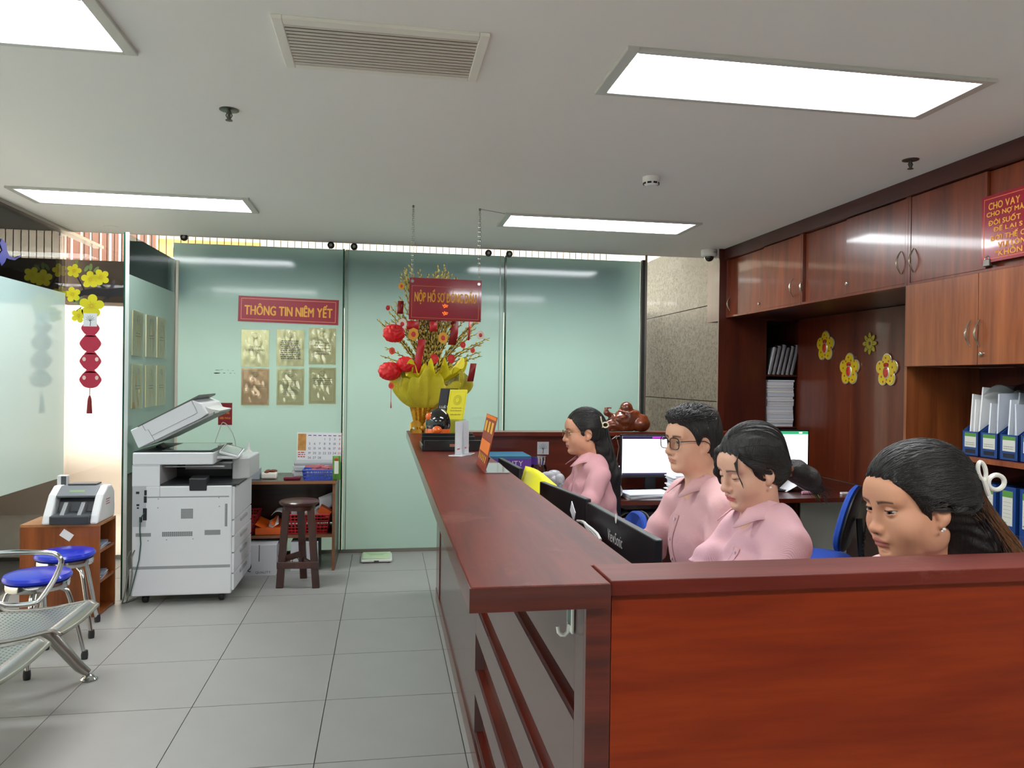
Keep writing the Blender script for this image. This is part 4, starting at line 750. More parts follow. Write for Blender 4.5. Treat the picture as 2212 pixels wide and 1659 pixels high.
# keyboard, mat, papers on the back desk
kb = thing('keyboard', 'black computer keyboard on the pull out tray', 'keyboard', (1.85, 4.82, .636)); bx('base', (1.62, 4.72, .636), (2.06, 4.88, .652), black, kb, bevel=.003); km = B().box((-.011, -.011, 0), (.011, .011, .006)).mesh('key'); km.materials.append(P('key_black', (26,26,28), .45))
for r_ in range(5):
    for c in range(17):
        o = bpy.data.objects.new('key', km); COL.objects.link(o); o.parent = kb; o.location = (1.645+c*.0245-1.85, 4.745+r_*.027-4.82, .652-.636)
def mat_(u, v): return (1.50+.12*u, 4.68+.28*v, .638+.03*math.sin(PI*u)+.0)
tag(B().grid(mat_, 8, 4).build('wrist_mat', black, None, True, solid=.004), 'black curled mat lying beside the keyboard', 'mat')
def stack(name, label, c, n, w, d, grp=None, th=.006, jit=6, z=.7405, mat=None):
    t = thing(name, label, 'papers', (c[0], c[1], z), grp); zc = z
    for k in range(n):
        h = th*rnd.uniform(.7, 1.6); B().box((-w/2, -d/2, 0), (w/2, d/2, h), T(c[0]+rnd.uniform(-.01, .01), c[1]+rnd.uniform(-.01, .01), zc) @ rot('Z', rnd.uniform(-jit, jit))).build('document', mat or P('doc%d' % (k % 3), ((226,230,236), (210,216,226), (232,232,230))[k % 3], .7), t); zc += h+.0006
    return t
stack('document_pile', 'messy tall pile of white documents beside the man', (2.06, 4.86), 16, .29, .2, jit=14, th=.008); stack('document_pile', 'low flat pile of white documents at the front of the back desk', (1.74, 4.84), 5, .32, .22, jit=5, th=.006)
def roll(u, v): a = 2*PI*u*1.15; r = .045+.006*u; return (1.50+.05*v+r*math.cos(a), 4.78+.2*v, .7405+.052+r*math.sin(a))
tag(B().grid(roll, 22, 4).build('paper_roll', paper, None, True, solid=.002), 'loosely rolled white paper on the back desk behind the first woman', 'paper')
q = ony(1327, 1045, 4.95); tb = thing('steel_tumbler', 'slim brushed steel tumbler standing behind the first woman', 'tumbler', (q.x, 4.95, .7405)); B().lathe([(0, 0), (.026, 0), (.032, .16), (.033, .2)], 18, T(q.x, 4.95, .7405)).build('body', steel, tb, True); B().lathe([(0, .205), (.034, .205), (.034, .196), (.03, .196)], 18, T(q.x, 4.95, .7405)).build('lid', chrome, tb, True)
q = ony(1392, 1058, 4.95); tag(B().ball((q.x, 4.93, .757), (.035, .03, .018), 12, 6).build('tape_clump', clear('cellophane', (235,238,240), 1.5, .1, .15), None, True), 'small crumpled clear tape on the back desk', 'tape')
tag(bx('eraser', (3.18, 4.86, .7405), (3.24, 4.885, .755), white, bevel=.003), 'small white eraser on the back desk right of the yellow marker', 'eraser')
hl = thing('highlighter', 'yellow and white highlighter pen on the back desk', 'marker pen', (3.0, 4.9, .7405)); B().tube([(2.90, 4.9, .752), (2.98, 4.9, .752)], .011, 8).build('barrel', P('marker_pink', (214,160,180), .4), hl, True); B().tube([(2.98, 4.9, .752), (3.04, 4.9, .752)], .011, 8).build('cap', P('marker_yellow', (222,220,60), .4), hl, True)
def fold(u, v): return (2.84+.16*u, 5.0+.12*v, .7405+.002+.07*(1-abs(2*u-1))*(.6+.4*v))
tag(B().grid(fold, 9, 4).build('folded_sheet', paper, None, solid=.002), 'folded white sheet standing under the spreadsheet monitor', 'paper')
# corner tub, jar and ream box by the far end
rbx = thing('ream_box', 'purple and teal paper ream box in the far counter corner', 'box', (.78, 4.95, .7405)); bx('lower_tub', (.60, 4.85, .7405), (.93, 5.12, .93), P('tub_clear_grey', (165,165,172), .3), rbx, bevel=.004); bx('ream', (.585, 4.83, .931), (.945, 5.14, 1.005), P('ream_purple', (112,66,168), .4), rbx); bx('ream_top', (.585, 4.83, 1.0052), (.945, 5.14, 1.022), P('ream_teal', (52,118,150), .35), rbx); text('QUALITY', white, rbx, axes((.79, 4.8296, .972), XR, ZU), .2, .04, .02)
jr = thing('glass_jar', 'clear jar with steel lid beside the ream box', 'jar', (1.02, 5.0, .7405)); B().lathe([(0, 0), (.05, 0), (.055, .02), (.055, .19), (.045, .21)], 18, T(1.03, 5.0, .7405)).build('body', clearp, jr, True); B().lathe([(0, .262), (.05, .262), (.052, .25), (.05, .21), (.047, .21)], 18, T(1.03, 5.0, .7405)).build('lid', chrome, jr, True); B().lathe([(0, .005), (.045, .005), (.045, .12), (0, .12)], 14, T(1.03, 5.0, .7405)).build('contents', P('jar_contents', (190,185,180), .5), jr, True)
b = B()
for k in range(14): b.ball((1.12+rnd.uniform(-.07, .07), 4.92+rnd.uniform(-.05, .05), .80+rnd.uniform(-.05, .10)), (rnd.uniform(.02, .05), rnd.uniform(.02, .04), rnd.uniform(.02, .05)), 14, 9)
tag(b.build('plastic_bag', P('crumpled_plastic', (225,225,230), .12, alpha=.6, coat=.5, bump=(40, 1.0)), None, True, ang=3), 'crumpled clear plastic bag by the jar in the corner', 'plastic bag')
p = ony(1173, 968, 5.2985); st = thing('square_sticker', 'white square sticker with a grey tree on the far wood upstand', 'sticker', p); M = axes(p, XR, ZU); B().box((-.042, -.045, 0), (.042, .045, .001), M).build('sheet', P('sticker_grey', (196,198,200), .5), st)
b = B().tube([M @ Vector(q) for q in ((0, -.04, .0014), (.003, -.01, .0014), (-.003, .0, .0014))], .0025, 5)
for k in range(7): a = PI*k/6; b.tube([M @ Vector((0, -.008, .0014)), M @ Vector((.03*math.cos(a), .003+.03*math.sin(a), .0014))], .0014, 4)
b.build('tree_print', P('tree_blue_grey', (70,92,120), .6), st)
b = B().tube([ony(1322+3*i+4*math.sin(i), 945+4*math.cos(1.7*i), 5.22) for i in range(8)], .004, 6).tube([ony(1333, 950, 5.22), ony(1337, 965, 5.22), ony(1334, 985, 5.22), ony(1331, 1003, 5.22)], .003, 6)
tag(b.build('phone_cable', P('cable_grey', (150,150,150), .5), None, True), 'pale cable bundle hanging below the wooden statue', 'cable')

# ================================================================ ON THE COUNTER
ZC = 1.1505
tr = thing('serving_tray', 'black tray with slotted handles near the far end of counter', 'tray', (.35, 3.98, ZC)); tb_ = P('tray_black', (24,25,26), .28, coat=.3)
bx('tray_floor', (.205, 3.86, ZC), (.492, 4.12, ZC+.008), tb_, tr)
o = bx('tray_wall', (.20, 3.85, ZC), (.49, 3.862, ZC+.055), tb_, tr, bevel=.003); bx('handle_slot', (.33, 3.8485, ZC+.022), (.43, 3.85, ZC+.036), P('slot_copper', (150,92,70), .4), o)
bx('tray_wall', (.20, 4.118, ZC), (.49, 4.13, ZC+.055), tb_, tr, bevel=.003); bx('tray_wall', (.19, 3.85, ZC), (.2, 4.13, ZC+.03), tb_, tr, bevel=.003); bx('tray_wall', (.49, 3.85, ZC), (.499, 4.13, ZC+.03), tb_, tr, bevel=.003)
o = bx('second_tray_wall', (.205, 4.20, ZC), (.49, 4.212, ZC+.066), tb_, tr, bevel=.003); bx('handle_slot', (.30, 4.1985, ZC+.03), (.37, 4.20, ZC+.046), P('slot_copper'), o); bx('second_tray_floor', (.205, 4.13, ZC), (.49, 4.2, ZC+.012), tb_, tr)
dm = thing('figure_stand_in', 'glossy black domed figure stand-in with orange base on the counter', 'figure stand-in', (.305, 4.36, ZC)); M = T(.305, 4.36, ZC); og = P('gloss_orange', (226,98,24), .2, coat=.6)  # plain dome and knobs in place of a mascot figure
B().lathe([(0, 0), (.066, 0), (.07, .01), (.07, .075), (.066, .085), (0, .085)], 30, M).build('base', og, dm, True); B().lathe([(.069, .082), (.073, .10), (.072, .13), (.06, .165), (.036, .19), (0, .2)], 30, M).build('dome', P('gloss_black', (22,26,24), .1, coat=1), dm, True)
B().ball((-.052, -.03, .15), (.022, .02, .024), 14, 8, M).build('orange_spot', og, dm, True); B().ball((-.01, -.07, .075), (.03, .025, .026), 14, 8, M).build('knob', og, dm, True); B().ball((.0, -.072, .05), (.024, .022, .022), 12, 8, M).build('red_knob', P('gloss_red', (196,52,32), .25, coat=.5), dm, True)
lb = thing('brochure_stand', 'clear stand holding black and yellow brochures behind the dome', 'brochure holder', (.36, 4.5, ZC))
def leaning(q0, q1, q2, q3, y0_, y1_, th=.004): return [ony(*q0, y0_), ony(*q1, y0_), ony(*q2, y1_), ony(*q3, y1_)]
def slab(name, qs, th, mat, par):
    n = (qs[1]-qs[0]).cross(qs[3]-qs[0]).normalized()*th; vs = list(qs)+[q+n for q in qs]; return B().add(vs, [(0,1,2,3),(7,6,5,4),(0,4,5,1),(1,5,6,2),(2,6,7,3),(3,7,4,0)]).build(name, mat, par)
A = Vector((.285, 4.47, ZC+.02)); U = Vector((.045, .05, .29)); R1 = Vector((.105, 0, 0))
bk1 = slab('black_brochure', [A, A+R1, A+R1+U, A+U], -.003, P('brochure_black', (30,33,42), .4), lb)
Mb = axes(A+R1*.5+U*.62+Vector((0, -.0045, 0)), R1, U); text('LUẬT', white, lb, Mb @ T(-.018, 0, 0), .05, .022, .01); text('DI TRÚ', white, lb, Mb @ T(-.01, -.04, 0), .06, .022, .01)
A2 = A+Vector((.055, -.018, 0)); U2 = U*.98; bk2 = slab('yellow_brochure', [A2, A2+R1, A2+R1+U2, A2+U2], -.003, P('brochure_yellow', (236,226,20), .4), lb)
My = axes(A2+R1*.5+U2*.68+Vector((0, -.0045, 0)), R1, U2); frame2d(B(), .09, .26, .001, My @ T(0, -.05, 0)).build('border', P('brochure_line', (180,165,20)), lb); b = B()
for k in range(3): b.tube([My @ Vector(((.012+.006*k)*math.cos(a*PI/10), .03+(.016+.007*k)*math.sin(a*PI/10), .0006)) for a in range(20)], .0008, 4, True)
b.build('crest', P('brochure_line'), lb); lines(lb, P('brochure_line'), My, [(-.03, .03, -.02, .004), (-.035, .035, -.035, .004), (-.03, .03, -.06, .005)])
A3 = A+Vector((-.01, -.03, -.02)); slab('clear_front', [A3, A3+Vector((.18, 0, 0)), A3+Vector((.2, .015, .13)), A3+Vector((.02, .015, .13))], -.003, clearp, lb); bx('stand_foot', (.27, 4.43, ZC), (.47, 4.55, ZC+.004), clearp, lb)
for k, (px, y) in enumerate(((989, 3.62), (1003, 3.60))):
    q = onz(px+3, 984-k*3, ZC); t = thing('acrylic_stand', ('left clear acrylic card stand on the counter', 'right clear acrylic card stand next to the brown sign')[k], 'card stand', (q.x, q.y, ZC), 'acrylic card stands')
    M = T(q.x, q.y, ZC) @ rot('Z', (62, 70)[k]); B().box((-.05, -.035, 0), (.05, .035, .004), M).build('base', P('acrylic_white', (228,230,232), .15, coat=.5), t, bevel=.001); B().box((-.045, -.004, .004), (.045, -.001, .165), M).build('front_sheet', P('acrylic_milky', (226,231,234), .2, alpha=.7), t); B().box((-.045, .001, .004), (.045, .004, .165), M).build('back_sheet', P('acrylic_milky'), t); B().box((-.042, -.0009, .006), (.042, .0009, .16), M).build('card', P('card_white', (222,226,232), .4), t)
    lines(t, P('card_print', (120,125,150)), M @ rot('X', 90) @ T(0, .08, .001), [(-.035, .03, .05-i*.02, .006) for i in range(6)], th=.0006); B().box((-.035, -.0046, .03), (-.005, -.0042, .036), M).build('red_mark', P('card_red', (190,40,60)), t)
# leaning brown menu sign facing the waiting side
ms = thing('menu_stand', 'leaning acrylic sign with brown and orange print on the counter', 'sign', (.42, 3.05, ZC)); Fb, Ft = ony(1029, 996, 3.27), ony(1052, 893, 3.27); Nb, Nt = ony(1047, 1024, 2.93), ony(1074, 902, 2.93); Fb.z = Nb.z = ZC+.003
S_ = lambda u, v: (Fb.lerp(Nb, u)).lerp(Ft.lerp(Nt, u), v)
Rr = (Nb-Fb); Uu = (Ft-Fb); nrm = Rr.cross(Uu).normalized()
slab('print_sheet', [Fb, Nb, Nt, Ft], -.002, P('menu_brown', (140,50,30), .45, spec=.2), ms); 
def patch(name, u0, u1, v0, v1, mat, dz=.0012): B().add([S_(u0, v0)+nrm*dz, S_(u1, v0)+nrm*dz, S_(u1, v1)+nrm*dz, S_(u0, v1)+nrm*dz], [(0, 1, 2, 3)]).build(name, mat, ms)
mo = P('menu_orange', (228,120,34), .5, spec=.2); my = P('menu_gold', (216,160,60), .5, spec=.2)
patch('print_block', .05, .95, .30, .52, mo); patch('print_block', .0, 1, .93, .99, mo)
for k in range(3): patch('print_column', .1+.3*k, .3+.3*k, .68, .88, my)
for k in range(5): patch('print_stripe', .12+.16*k, .2+.16*k, .14, .26, my)
B().add([Fb+Vector((.004, 0, 0)), Nb+Vector((.004, 0, 0)), Nb+Vector((.1, .0, 0)), Fb+Vector((.1, 0, 0))], [(0, 1, 2, 3)]).build('base_plate', P('acrylic_pale', (200,196,198), .12, alpha=.6, coat=.6), ms, solid=.003)
B().tube([Nb.lerp(Fb, .3)+Vector((.01, 0, .0)), Nb.lerp(Fb, .3)+Vector((.028, 0, .05))], .006, 6).build('pen_clip', P('clip_dark', (60,50,60), .3), ms)

# ---------------------------------------------------------------- hanging sign
HY = 5.13; q = [ony(886, 600, HY), ony(1038, 607, HY), ony(1037, 694, HY), ony(886, 690, HY)]; cc = (q[0]+q[1]+q[2]+q[3])/4; t = thing('hanging_sign', 'red sign NỘP HỒ SƠ ĐÓNG DẤU hanging on chains over the counter', 'sign', cc)
sw2, sh2 = .487, .283; M = axes(cc, (1, 0, -.012), (.012, 0, 1)); B().box((-sw2/2, -sh2/2, -.002), (sw2/2, sh2/2, .002), M).build('board', P('hanging_red', (150,14,44), .1, coat=1), t); frame2d(B(), .455, .215, .0025, M @ T(0, -.02, 0), .0026).build('border', P('border_orange', (226,120,60), .5), t)
text('NỘP HỒ SƠ ĐÓNG DẤU', P('sign_gold', (238,168,60), .6, spec=.1), t, M @ T(0, .018, .0022), .415, .105, fat=.0014)
b = B()
for k in range(20): a_ = (k % 10)*2.4; r_ = .0058*math.sqrt(k % 10+.3); b.ball((r_*math.cos(a_), (-.042 if k < 10 else -.092)+.75*r_*math.sin(a_), .003), .0032, 8, 5, M)
b.build('orange_dots', P('dot_orange', (255,110,30), .4, emis=.9), t, True)  # emissive orange dots set on the sign face
for sx in (-1, 1):
    o = B().lathe([(.006, -.003), (.011, -.003), (.011, .0035), (.006, .0035)], 14, M @ T(sx*.225, .117, 0)).build('eyelet', chrome, t, True)
    a = M @ Vector((sx*.225, .12, .0)); c = Vector((a.x, a.y, CZ_)); n = 34; b = B()
    for dx in (-.006, .006):
        for i in range(n):
            p_ = a.lerp(c, (i+.5)/n)+Vector((dx*(1-.6*abs(2*i/n-1)), 0, 0)); hl_ = (c.z-a.z)/n*.62; e = .004
            ring = [(e*math.cos(u), hl_*math.sin(u)) for u in [2*PI*k/8 for k in range(8)]]
            b.tube([p_+(Vector((x, 0, z)) if i % 2 else Vector((0, x, z))) for x, z in ring], .0012, 4, True)
    b.build('chain', P('chain_steel', (150,148,140), .3, .9), t, True)
    B().lathe([(0, -.012), (.006, -.012), (.006, 0), (0, 0)], 8, T(c.x, c.y, CZ_)).build('ceiling_hook', P('chain_steel'), t)
tag(B().tube([(cc.x+.225, HY, CZ_-.003), (cc.x+.33, HY+.06, CZ_-.002), (.83, HY+.12, CZ_-.002)], .0015, 4).build('ceiling_wire', P('wire_grey', (120,115,108))), 'thin wire along the ceiling from sign to light panel', 'wire')
# ---------------------------------------------------------------- pussy willow arrangement
FC = Vector((.255, 5.2, ZC)); fa = thing('willow_arrangement', 'tall pussy willow arrangement wrapped in gold and yellow on the counter', 'flower arrangement', FC)
foil = P('gold_foil', (196,142,36), .22, .75, bump=(30, .6)); ym = P('yellow_mesh', (228,212,48), .35, .15, alpha=.92, bump=(200, 1.0)); yt = P('yellow_tissue', (236,222,40), .5, coat=.2)
def cone(u, v): a = 2*PI*u; r = (.045+.075*v+.02*v*v)*(1+.10*math.sin(15*a)*(.3+v)); return (FC.x+.02*v+r*math.cos(a), FC.y+r*.62*math.sin(a), ZC+.33*v)
B().grid(cone, 91, 12).build('foil_wrap', foil, fa, True, ang=2)
def mesh1(u, v): a = 2*PI*u; r = .10+.15*math.sin(v*PI*.62)**.8; r *= 1+.13*math.sin(6*a+1)*v+.06*math.sin(15*a+3*v)*(.3+v)+.03*math.sin(31*a+5*v); return (FC.x+.045*v+.02+r*math.cos(a), min(5.385, FC.y+r*.62*math.sin(a)), ZC+.17+.21*v-.05*v*math.sin(5*a+.6)+.02*v*math.sin(17*a))
B().grid(mesh1, 181, 18).build('mesh_ruffle', ym, fa, True, ang=2)
def mesh2(u, v): a = 2*PI*u; r = .05+.17*v*(1+.2*math.sin(8*a)+.1*math.sin(19*a)); return (FC.x+.05+r*math.cos(a), min(5.385, FC.y+r*.62*math.sin(a)), ZC+.31+.14*v+.04*v*math.sin(11*a+1)+.03*v*math.sin(23*a))
B().grid(mesh2, 181, 10).build('tissue_ruffle', yt, fa, True, ang=2)
for s in (-1, 1):
    def bow(u, v): a = 2*PI*u; return (FC.x+.0+s*(.045-.04*math.cos(a)), FC.y-.10+.02*(v-.5), ZC+.035+.03*math.sin(a)+.04*(v-.5))
    B().grid(bow, 20, 4).build('bow_loop', P('gold_ribbon', (190,140,44), .3, .5), fa, True)
B().ball((FC.x+.0, FC.y-.1, ZC+.035), .018, 10, 6).build('bow_knot', P('gold_ribbon'), fa, True)
stem = P('willow_stem', (70,58,30), .6); bud = P('willow_bud', (200,182,92), .6, var=(60,.25)); rng = random.Random(11)
bm_ = B().ball((0, 0, 0), (.007, .006, .0105), 6, 5).mesh('bud')
tips = [(842, 660), (815, 690), (866, 590), (862, 640), (873, 580), (884, 570), (925, 590), (940, 585), (948, 572), (962, 570), (975, 590), (985, 600), (1040, 690), (1058, 730), (1000, 640), (1010, 650), (905, 580), (895, 600), (932, 600), (952, 590), (968, 600), (878, 600), (920, 620), (1020, 700), (1030, 720), (845, 690), (852, 720), (890, 640), (912, 650), (958, 640), (990, 660), (1005, 690), (935, 660), (870, 680), (980, 640), (1040, 760), (830, 750), (900, 690), (950, 680), (970, 690), (925, 700), (1015, 730), (880, 700)]
tips += [(a+rng.uniform(-13, 13), c+rng.uniform(-4, 26)) for a, c in tips]
for i, (tx, ty) in enumerate(tips):
    yb = 5.2+rng.uniform(.0, .14); e = ony(tx, ty, max(yb, 5.17)); s0 = FC+Vector((.045+rng.uniform(-.04, .04), rng.uniform(0, .04), .34)); mid_ = s0.lerp(e, .55)+Vector(((s0.x-e.x)*.18, 0, .03))
    pts = [s0.lerp(mid_, u).lerp(mid_.lerp(e, u), u) for u in [k/9 for k in range(10)]]; pts = [q+Vector((rng.uniform(-.004, .004), rng.uniform(-.004, .004), 0)) for q in pts]
    o = B().tube(pts, [.0042-.0026*k/9 for k in range(10)], 5).build('branch', stem, fa, True); b = B(); L_ = (e-s0).length; nb_ = int(L_/.021)
    for k in range(nb_):
        u = .12+.88*k/nb_; f = u*9; j = min(8, int(f)); q = pts[j].lerp(pts[j+1], f-j); d = (pts[j+1]-pts[j]).normalized(); a = k*2.4; off = (d.orthogonal().normalized()*math.cos(a)+d.cross(d.orthogonal()).normalized()*math.sin(a))*.008
        b.ball((0, 0, 0), (.0062, .0058, .0115), 6, 4, T(*(q+off)) @ (d+off.normalized()*.5).to_track_quat('Z', 'Y').to_matrix().to_4x4())
    b.build('buds', bud, o, True)['kind'] = 'stuff'
# ornaments hung in the willow
rp = P('pompom_red', (214,22,28), .5, sss=0); rr = P('ribbon_red', (190,32,40), .4); rd = P('envelope_red', (140,20,26), .4)
def pompom(px, py, r, label):
    c = ony(px, py, 5.12); ph = rng.uniform(0, 6); b = B(); nu, nv = 64, 34
    def fn(u, v):
        a = 2*PI*u; th_ = PI*v; w_ = math.sin(5*a+3*math.cos(2*th_)+ph)*.5+math.sin(9*a-4*th_+ph*2)*.3+math.sin(7*th_+3*a)*.4
        rr_ = r*(.86+.15*abs(w_)**.7*math.sin(th_)**.3); return (c.x+rr_*math.sin(th_)*math.cos(a), c.y+.8*rr_*math.sin(th_)*math.sin(a), c.z+.86*rr_*math.cos(th_))
    return tag(b.grid(fn, nu, nv).build('pompom', rp, None, True, ang=2), label, 'pompom', 'red fabric pompoms in the willow')
pompom(851, 720, .076, 'red fabric pompom, the highest of the three in the willow'); pompom(842, 802, .078, 'red fabric pompom at the lower left of the willow'); pompom(876, 787, .066, 'red fabric pompom touching the red ribbon above the yellow wrap')
def strip3(name, pts, w_, mat, label, cat, y):
    P3 = [ony(a, c, y) for a, c in pts]; vs = []; n = len(P3)
    for q in P3: vs += [q+Vector((-w_/2, 0, 0)), q+Vector((w_/2, .006, 0))]
    return tag(B().add(vs, [(2*i, 2*i+1, 2*i+3, 2*i+2) for i in range(n-1)]).build(name, mat, None, True, solid=.001), label, cat)
strip3('ribbon', [(912, 733), (908, 755), (903, 780), (900, 806)], .05, rr, 'long red ribbon hanging over the middle of the willow', 'ribbon', 5.09)
strip3('red_envelope', [(1023, 785), (1020, 803), (1016, 824)], .042, rd, 'dark red paper strip hanging at the right of the willow', 'ornament', 5.1)
strip3('ribbon', [(1015, 693), (1014, 715), (1012, 735)], .014, rr, 'thin red ribbon below the right corner of the hanging sign', 'ribbon', 5.14); strip3('red_envelope', [(982, 694), (981, 720), (976, 745)], .055, rd, 'dark red paper card in the middle of the willow under the sign', 'ornament', 5.22)
strip3('red_envelope', [(893, 693), (892, 704), (891, 712)], .08, rr, 'wide red card peeking below the left corner of the hanging sign', 'ornament', 5.16); strip3('red_envelope', [(937, 694), (936, 706), (935, 716)], .05, rr, 'short red card under the middle of the hanging sign', 'ornament', 5.17); strip3('red_envelope', [(866, 650), (865, 665), (864, 678)], .04, rd, 'dark red card left of the hanging sign', 'ornament', 5.2)
def charm(px, py, r, col, label, y=5.12, tassel=0):
    c = ony(px, py, y); t = thing('charm', label, 'ornament', c, 'paper charms in the willow'); M = axes(c, XR, ZU); n = 24
    B().prism([(r*math.cos(a)*(1+.05*math.cos(8*a)), 1.2*r*math.sin(a)*(1+.05*math.cos(8*a))) for a in [2*PI*k/n for k in range(n)]], 0, .003, M).build('disc', col, t)
    B().ball((0, 0, .003), (r*.45, r*.55, .002), 10, 6, M).build('centre', P('charm_red', (200,50,40), .4), t, True)
    if tassel: B().tube([c+Vector((0, 0, -1.2*r)), c+Vector((0, 0, -tassel*.7)), c+Vector((0, 0, -tassel))], [.0016, .0016, .005], 6).build('tassel', P('charm_tassel', (160,40,40), .6), t)
pinkw = P('charm_white', (232,215,205), .5); goldc = P('charm_gold', (220,160,60), .35, .4)
charm(1038, 724, .026, pinkw, 'white round paper charm at the right end of the willow'); charm(869, 700, .03, pinkw, 'white paper charm beside the highest pompom'); charm(845, 833, .018, P('charm_orange', (222,70,36), .4), 'small orange charm with tassel hanging under the lower left pompom', tassel=.15)
charm(847, 758, .02, P('charm_orange'), 'small orange charm between the upper and lower pompoms'); charm(893, 722, .035, goldc, 'gold paper charm under the left corner of the hanging sign'); charm(957, 730, .032, goldc, 'gold paper charm in the middle of the willow'); charm(867, 618, .02, goldc, 'gold charm high on the left willow branches'); charm(838, 665, .014, rr, 'tiny red bow on the leftmost willow branch')
charm(1021, 757, .016, P('charm_orange'), 'small orange bow on the right willow branches'); charm(938, 775, .028, rp, 'red paper flower low in the middle of the willow'); charm(975, 775, .025, rp, 'red paper flower low on the right of the willow'); charm(1000, 745, .018, rp, 'tiny red flower beside the right willow branches')
# ================================================================ RIGHT CABINETS
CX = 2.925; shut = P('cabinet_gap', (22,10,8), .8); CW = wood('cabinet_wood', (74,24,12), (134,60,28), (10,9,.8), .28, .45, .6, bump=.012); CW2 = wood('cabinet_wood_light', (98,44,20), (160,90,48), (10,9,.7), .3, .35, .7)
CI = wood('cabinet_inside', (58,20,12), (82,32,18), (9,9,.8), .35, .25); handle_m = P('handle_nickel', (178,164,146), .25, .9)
tag(bx('trim_4', (2.905, -2.5, 2.586), (3.66, 6.25, 2.68), wood('frieze_wood', (56,22,18), (78,36,30), (9,.8,9), .3, .3)), kind='structure')
def handle(par, px, py0, py1, x, flip=0):
    a, c = onx(px, py0, x), onx(px, py1, x); y = (a.y+c.y)/2; n = 9
    B().tube([(x-.004-.028*math.sin(PI*i/(n-1)), y, a.z+(c.z-a.z)*i/(n-1)) for i in range(n)], [.003+.003*math.sin(PI*i/(n-1)) for i in range(n)], 8).build('handle', handle_m, par, True)
def lock(par, px, py, x):
    q = onx(px, py, x); B().lathe([(0, -.002), (.012, -.002), (.012, .006), (.009, .012), (.005, .013), (0, .013)], 14, T(*q) @ rot('Y', -90)).build('lock', chrome, par, True)
ZB, ZT = 2.085, 2.586
def unit(label, ya, yb, doors):
    t = thing('wall_cabinet', label, 'cabinet', (3.28, (ya+yb)/2, ZB), 'upper wall cabinets'); bx('carcass', (CX+.045, yb+.001, ZB), (3.64, ya-.001, ZT-.001), CI, t); bx('bottom_rail', (CX, yb+.001, ZB-.004), (CX+.06, ya-.001, ZB+.012), CW, t)
    for yy in (ya-.022, yb+.001): bx('stile', (CX, yy, ZB+.012), (CX+.045, yy+.021, ZT), CW, t)
    for (d0, d1, dx, hs, lk) in doors:
        o = bx('door', (CX+dx, d1, ZB+.013), (CX+dx+.018, d0, ZT-.004), CW, t, bevel=.002)
        for h in hs: handle(o, *h, CX+dx)
        if lk: lock(o, *lk, CX+dx)
Y_ = lambda px, py=600: onx(px, py, CX).y
ua, ub, uc, ud = 6.2, Y_(1730), Y_(1960), 2.72
unit('upper cabinet at the far end with two sliding doors and lock', ua, ub, ((ua-.025, Y_(1652), .022, [(1578, 640, 672)], (1641, 656)), (Y_(1648), ub+.024, .002, [(1714, 602, 642)], None)))
unit('upper cabinet in the middle of the row above the flower plaques', ub, uc, ((ub-.024, Y_(1822), .022, [(1737, 601, 640)], None), (Y_(1826), uc+.024, .002, [(1947, 543, 592)], (1831, 613))))
unit('upper cabinet nearest the camera behind the red rhyme sign', uc, ud, ((uc-.024, Y_(2128), .002, [(1975, 537, 588)], None), (Y_(2124)-.0, ud+.024, .022, [], None)))
pl = thing('padlock', 'small padlock and hasp on the nearest upper cabinet', 'padlock', onx(2133, 565, CX-.02)); q = onx(2133, 560, CX-.012)
B().tube([q+Vector((0, .014*math.cos(a), .014*math.sin(a))) for a in [PI*k/8 for k in range(9)]], .004, 6).build('shackle', chrome, pl, True); bx('body', (q.x-.008, q.y-.02, q.z-.035), (q.x+.008, q.y+.02, q.z), P('padlock_steel', (120,116,110), .3, .8), pl, bevel=.003); bx('hasp', (q.x+.006, q.y-.05, q.z-.004), (q.x+.010, q.y+.04, q.z+.018), steel, pl)
# red rhyme sign
sx_ = CX-.009; a = onx(2123, 428, sx_); c = onx(2123, 570, sx_); t = thing('rhyme_sign', 'dark red sign with gold lines starting CHO VAY on the cabinet', 'sign', (sx_, a.y-.3, c.z)); W_ = .62; H_ = a.z-c.z; M = axes((sx_, a.y-W_/2, (a.z+c.z)/2), (0, -1, 0), ZU)
B().box((-W_/2, -H_/2, -.004), (W_/2, H_/2, .004), M).build('board', sign_red, t); frame2d(B(), W_-.03, H_-.03, .003, M, .0046).build('border', P('border_orange'), t)
for i, (s, px, w_) in enumerate((('CHO VAY', 2137, .185), ('CHO NỢ MÀ', 2133, .22), ('ĐÒI SUỐT', 2137, .19), ('ĐỂ LẠI S', 2148, .17), ('BỞI THẾ C', 2143, .2), ('VUI LÒN', 2158, .16), ('“KHÔN', 2152, .16))):
    y = onx(px, 500, sx_).y; text(s, gold, t, M @ T(a.y-W_/2-y, H_/2-.055-i*.0385, .0042), w_, .034, align='LEFT', fat=.0012)
# lower doors
LX = 2.90; ya, ym, yb = onx(1955, 700, LX).y, onx(2112, 700, LX).y, 2.78; za, zb = onx(2000, 790.5, LX).z, 2.079
t = thing('wall_cabinet', 'lighter wood two door cabinet hanging above the box files', 'cabinet', (3.1, (ya+yb)/2, za)); bx('carcass', (LX+.02, yb, za), (3.36, ya, zb), CI, t)
o = bx('door', (LX, ym+.002, za), (LX+.019, ya, zb), CW2, t, bevel=.002); handle(o, 2097, 692, 748, LX); o = bx('door', (LX, yb, za), (LX+.019, ym-.002, zb), CW2, t, bevel=.002); handle(o, 2117, 690, 748, LX); lock(o, 2121, 765, LX)
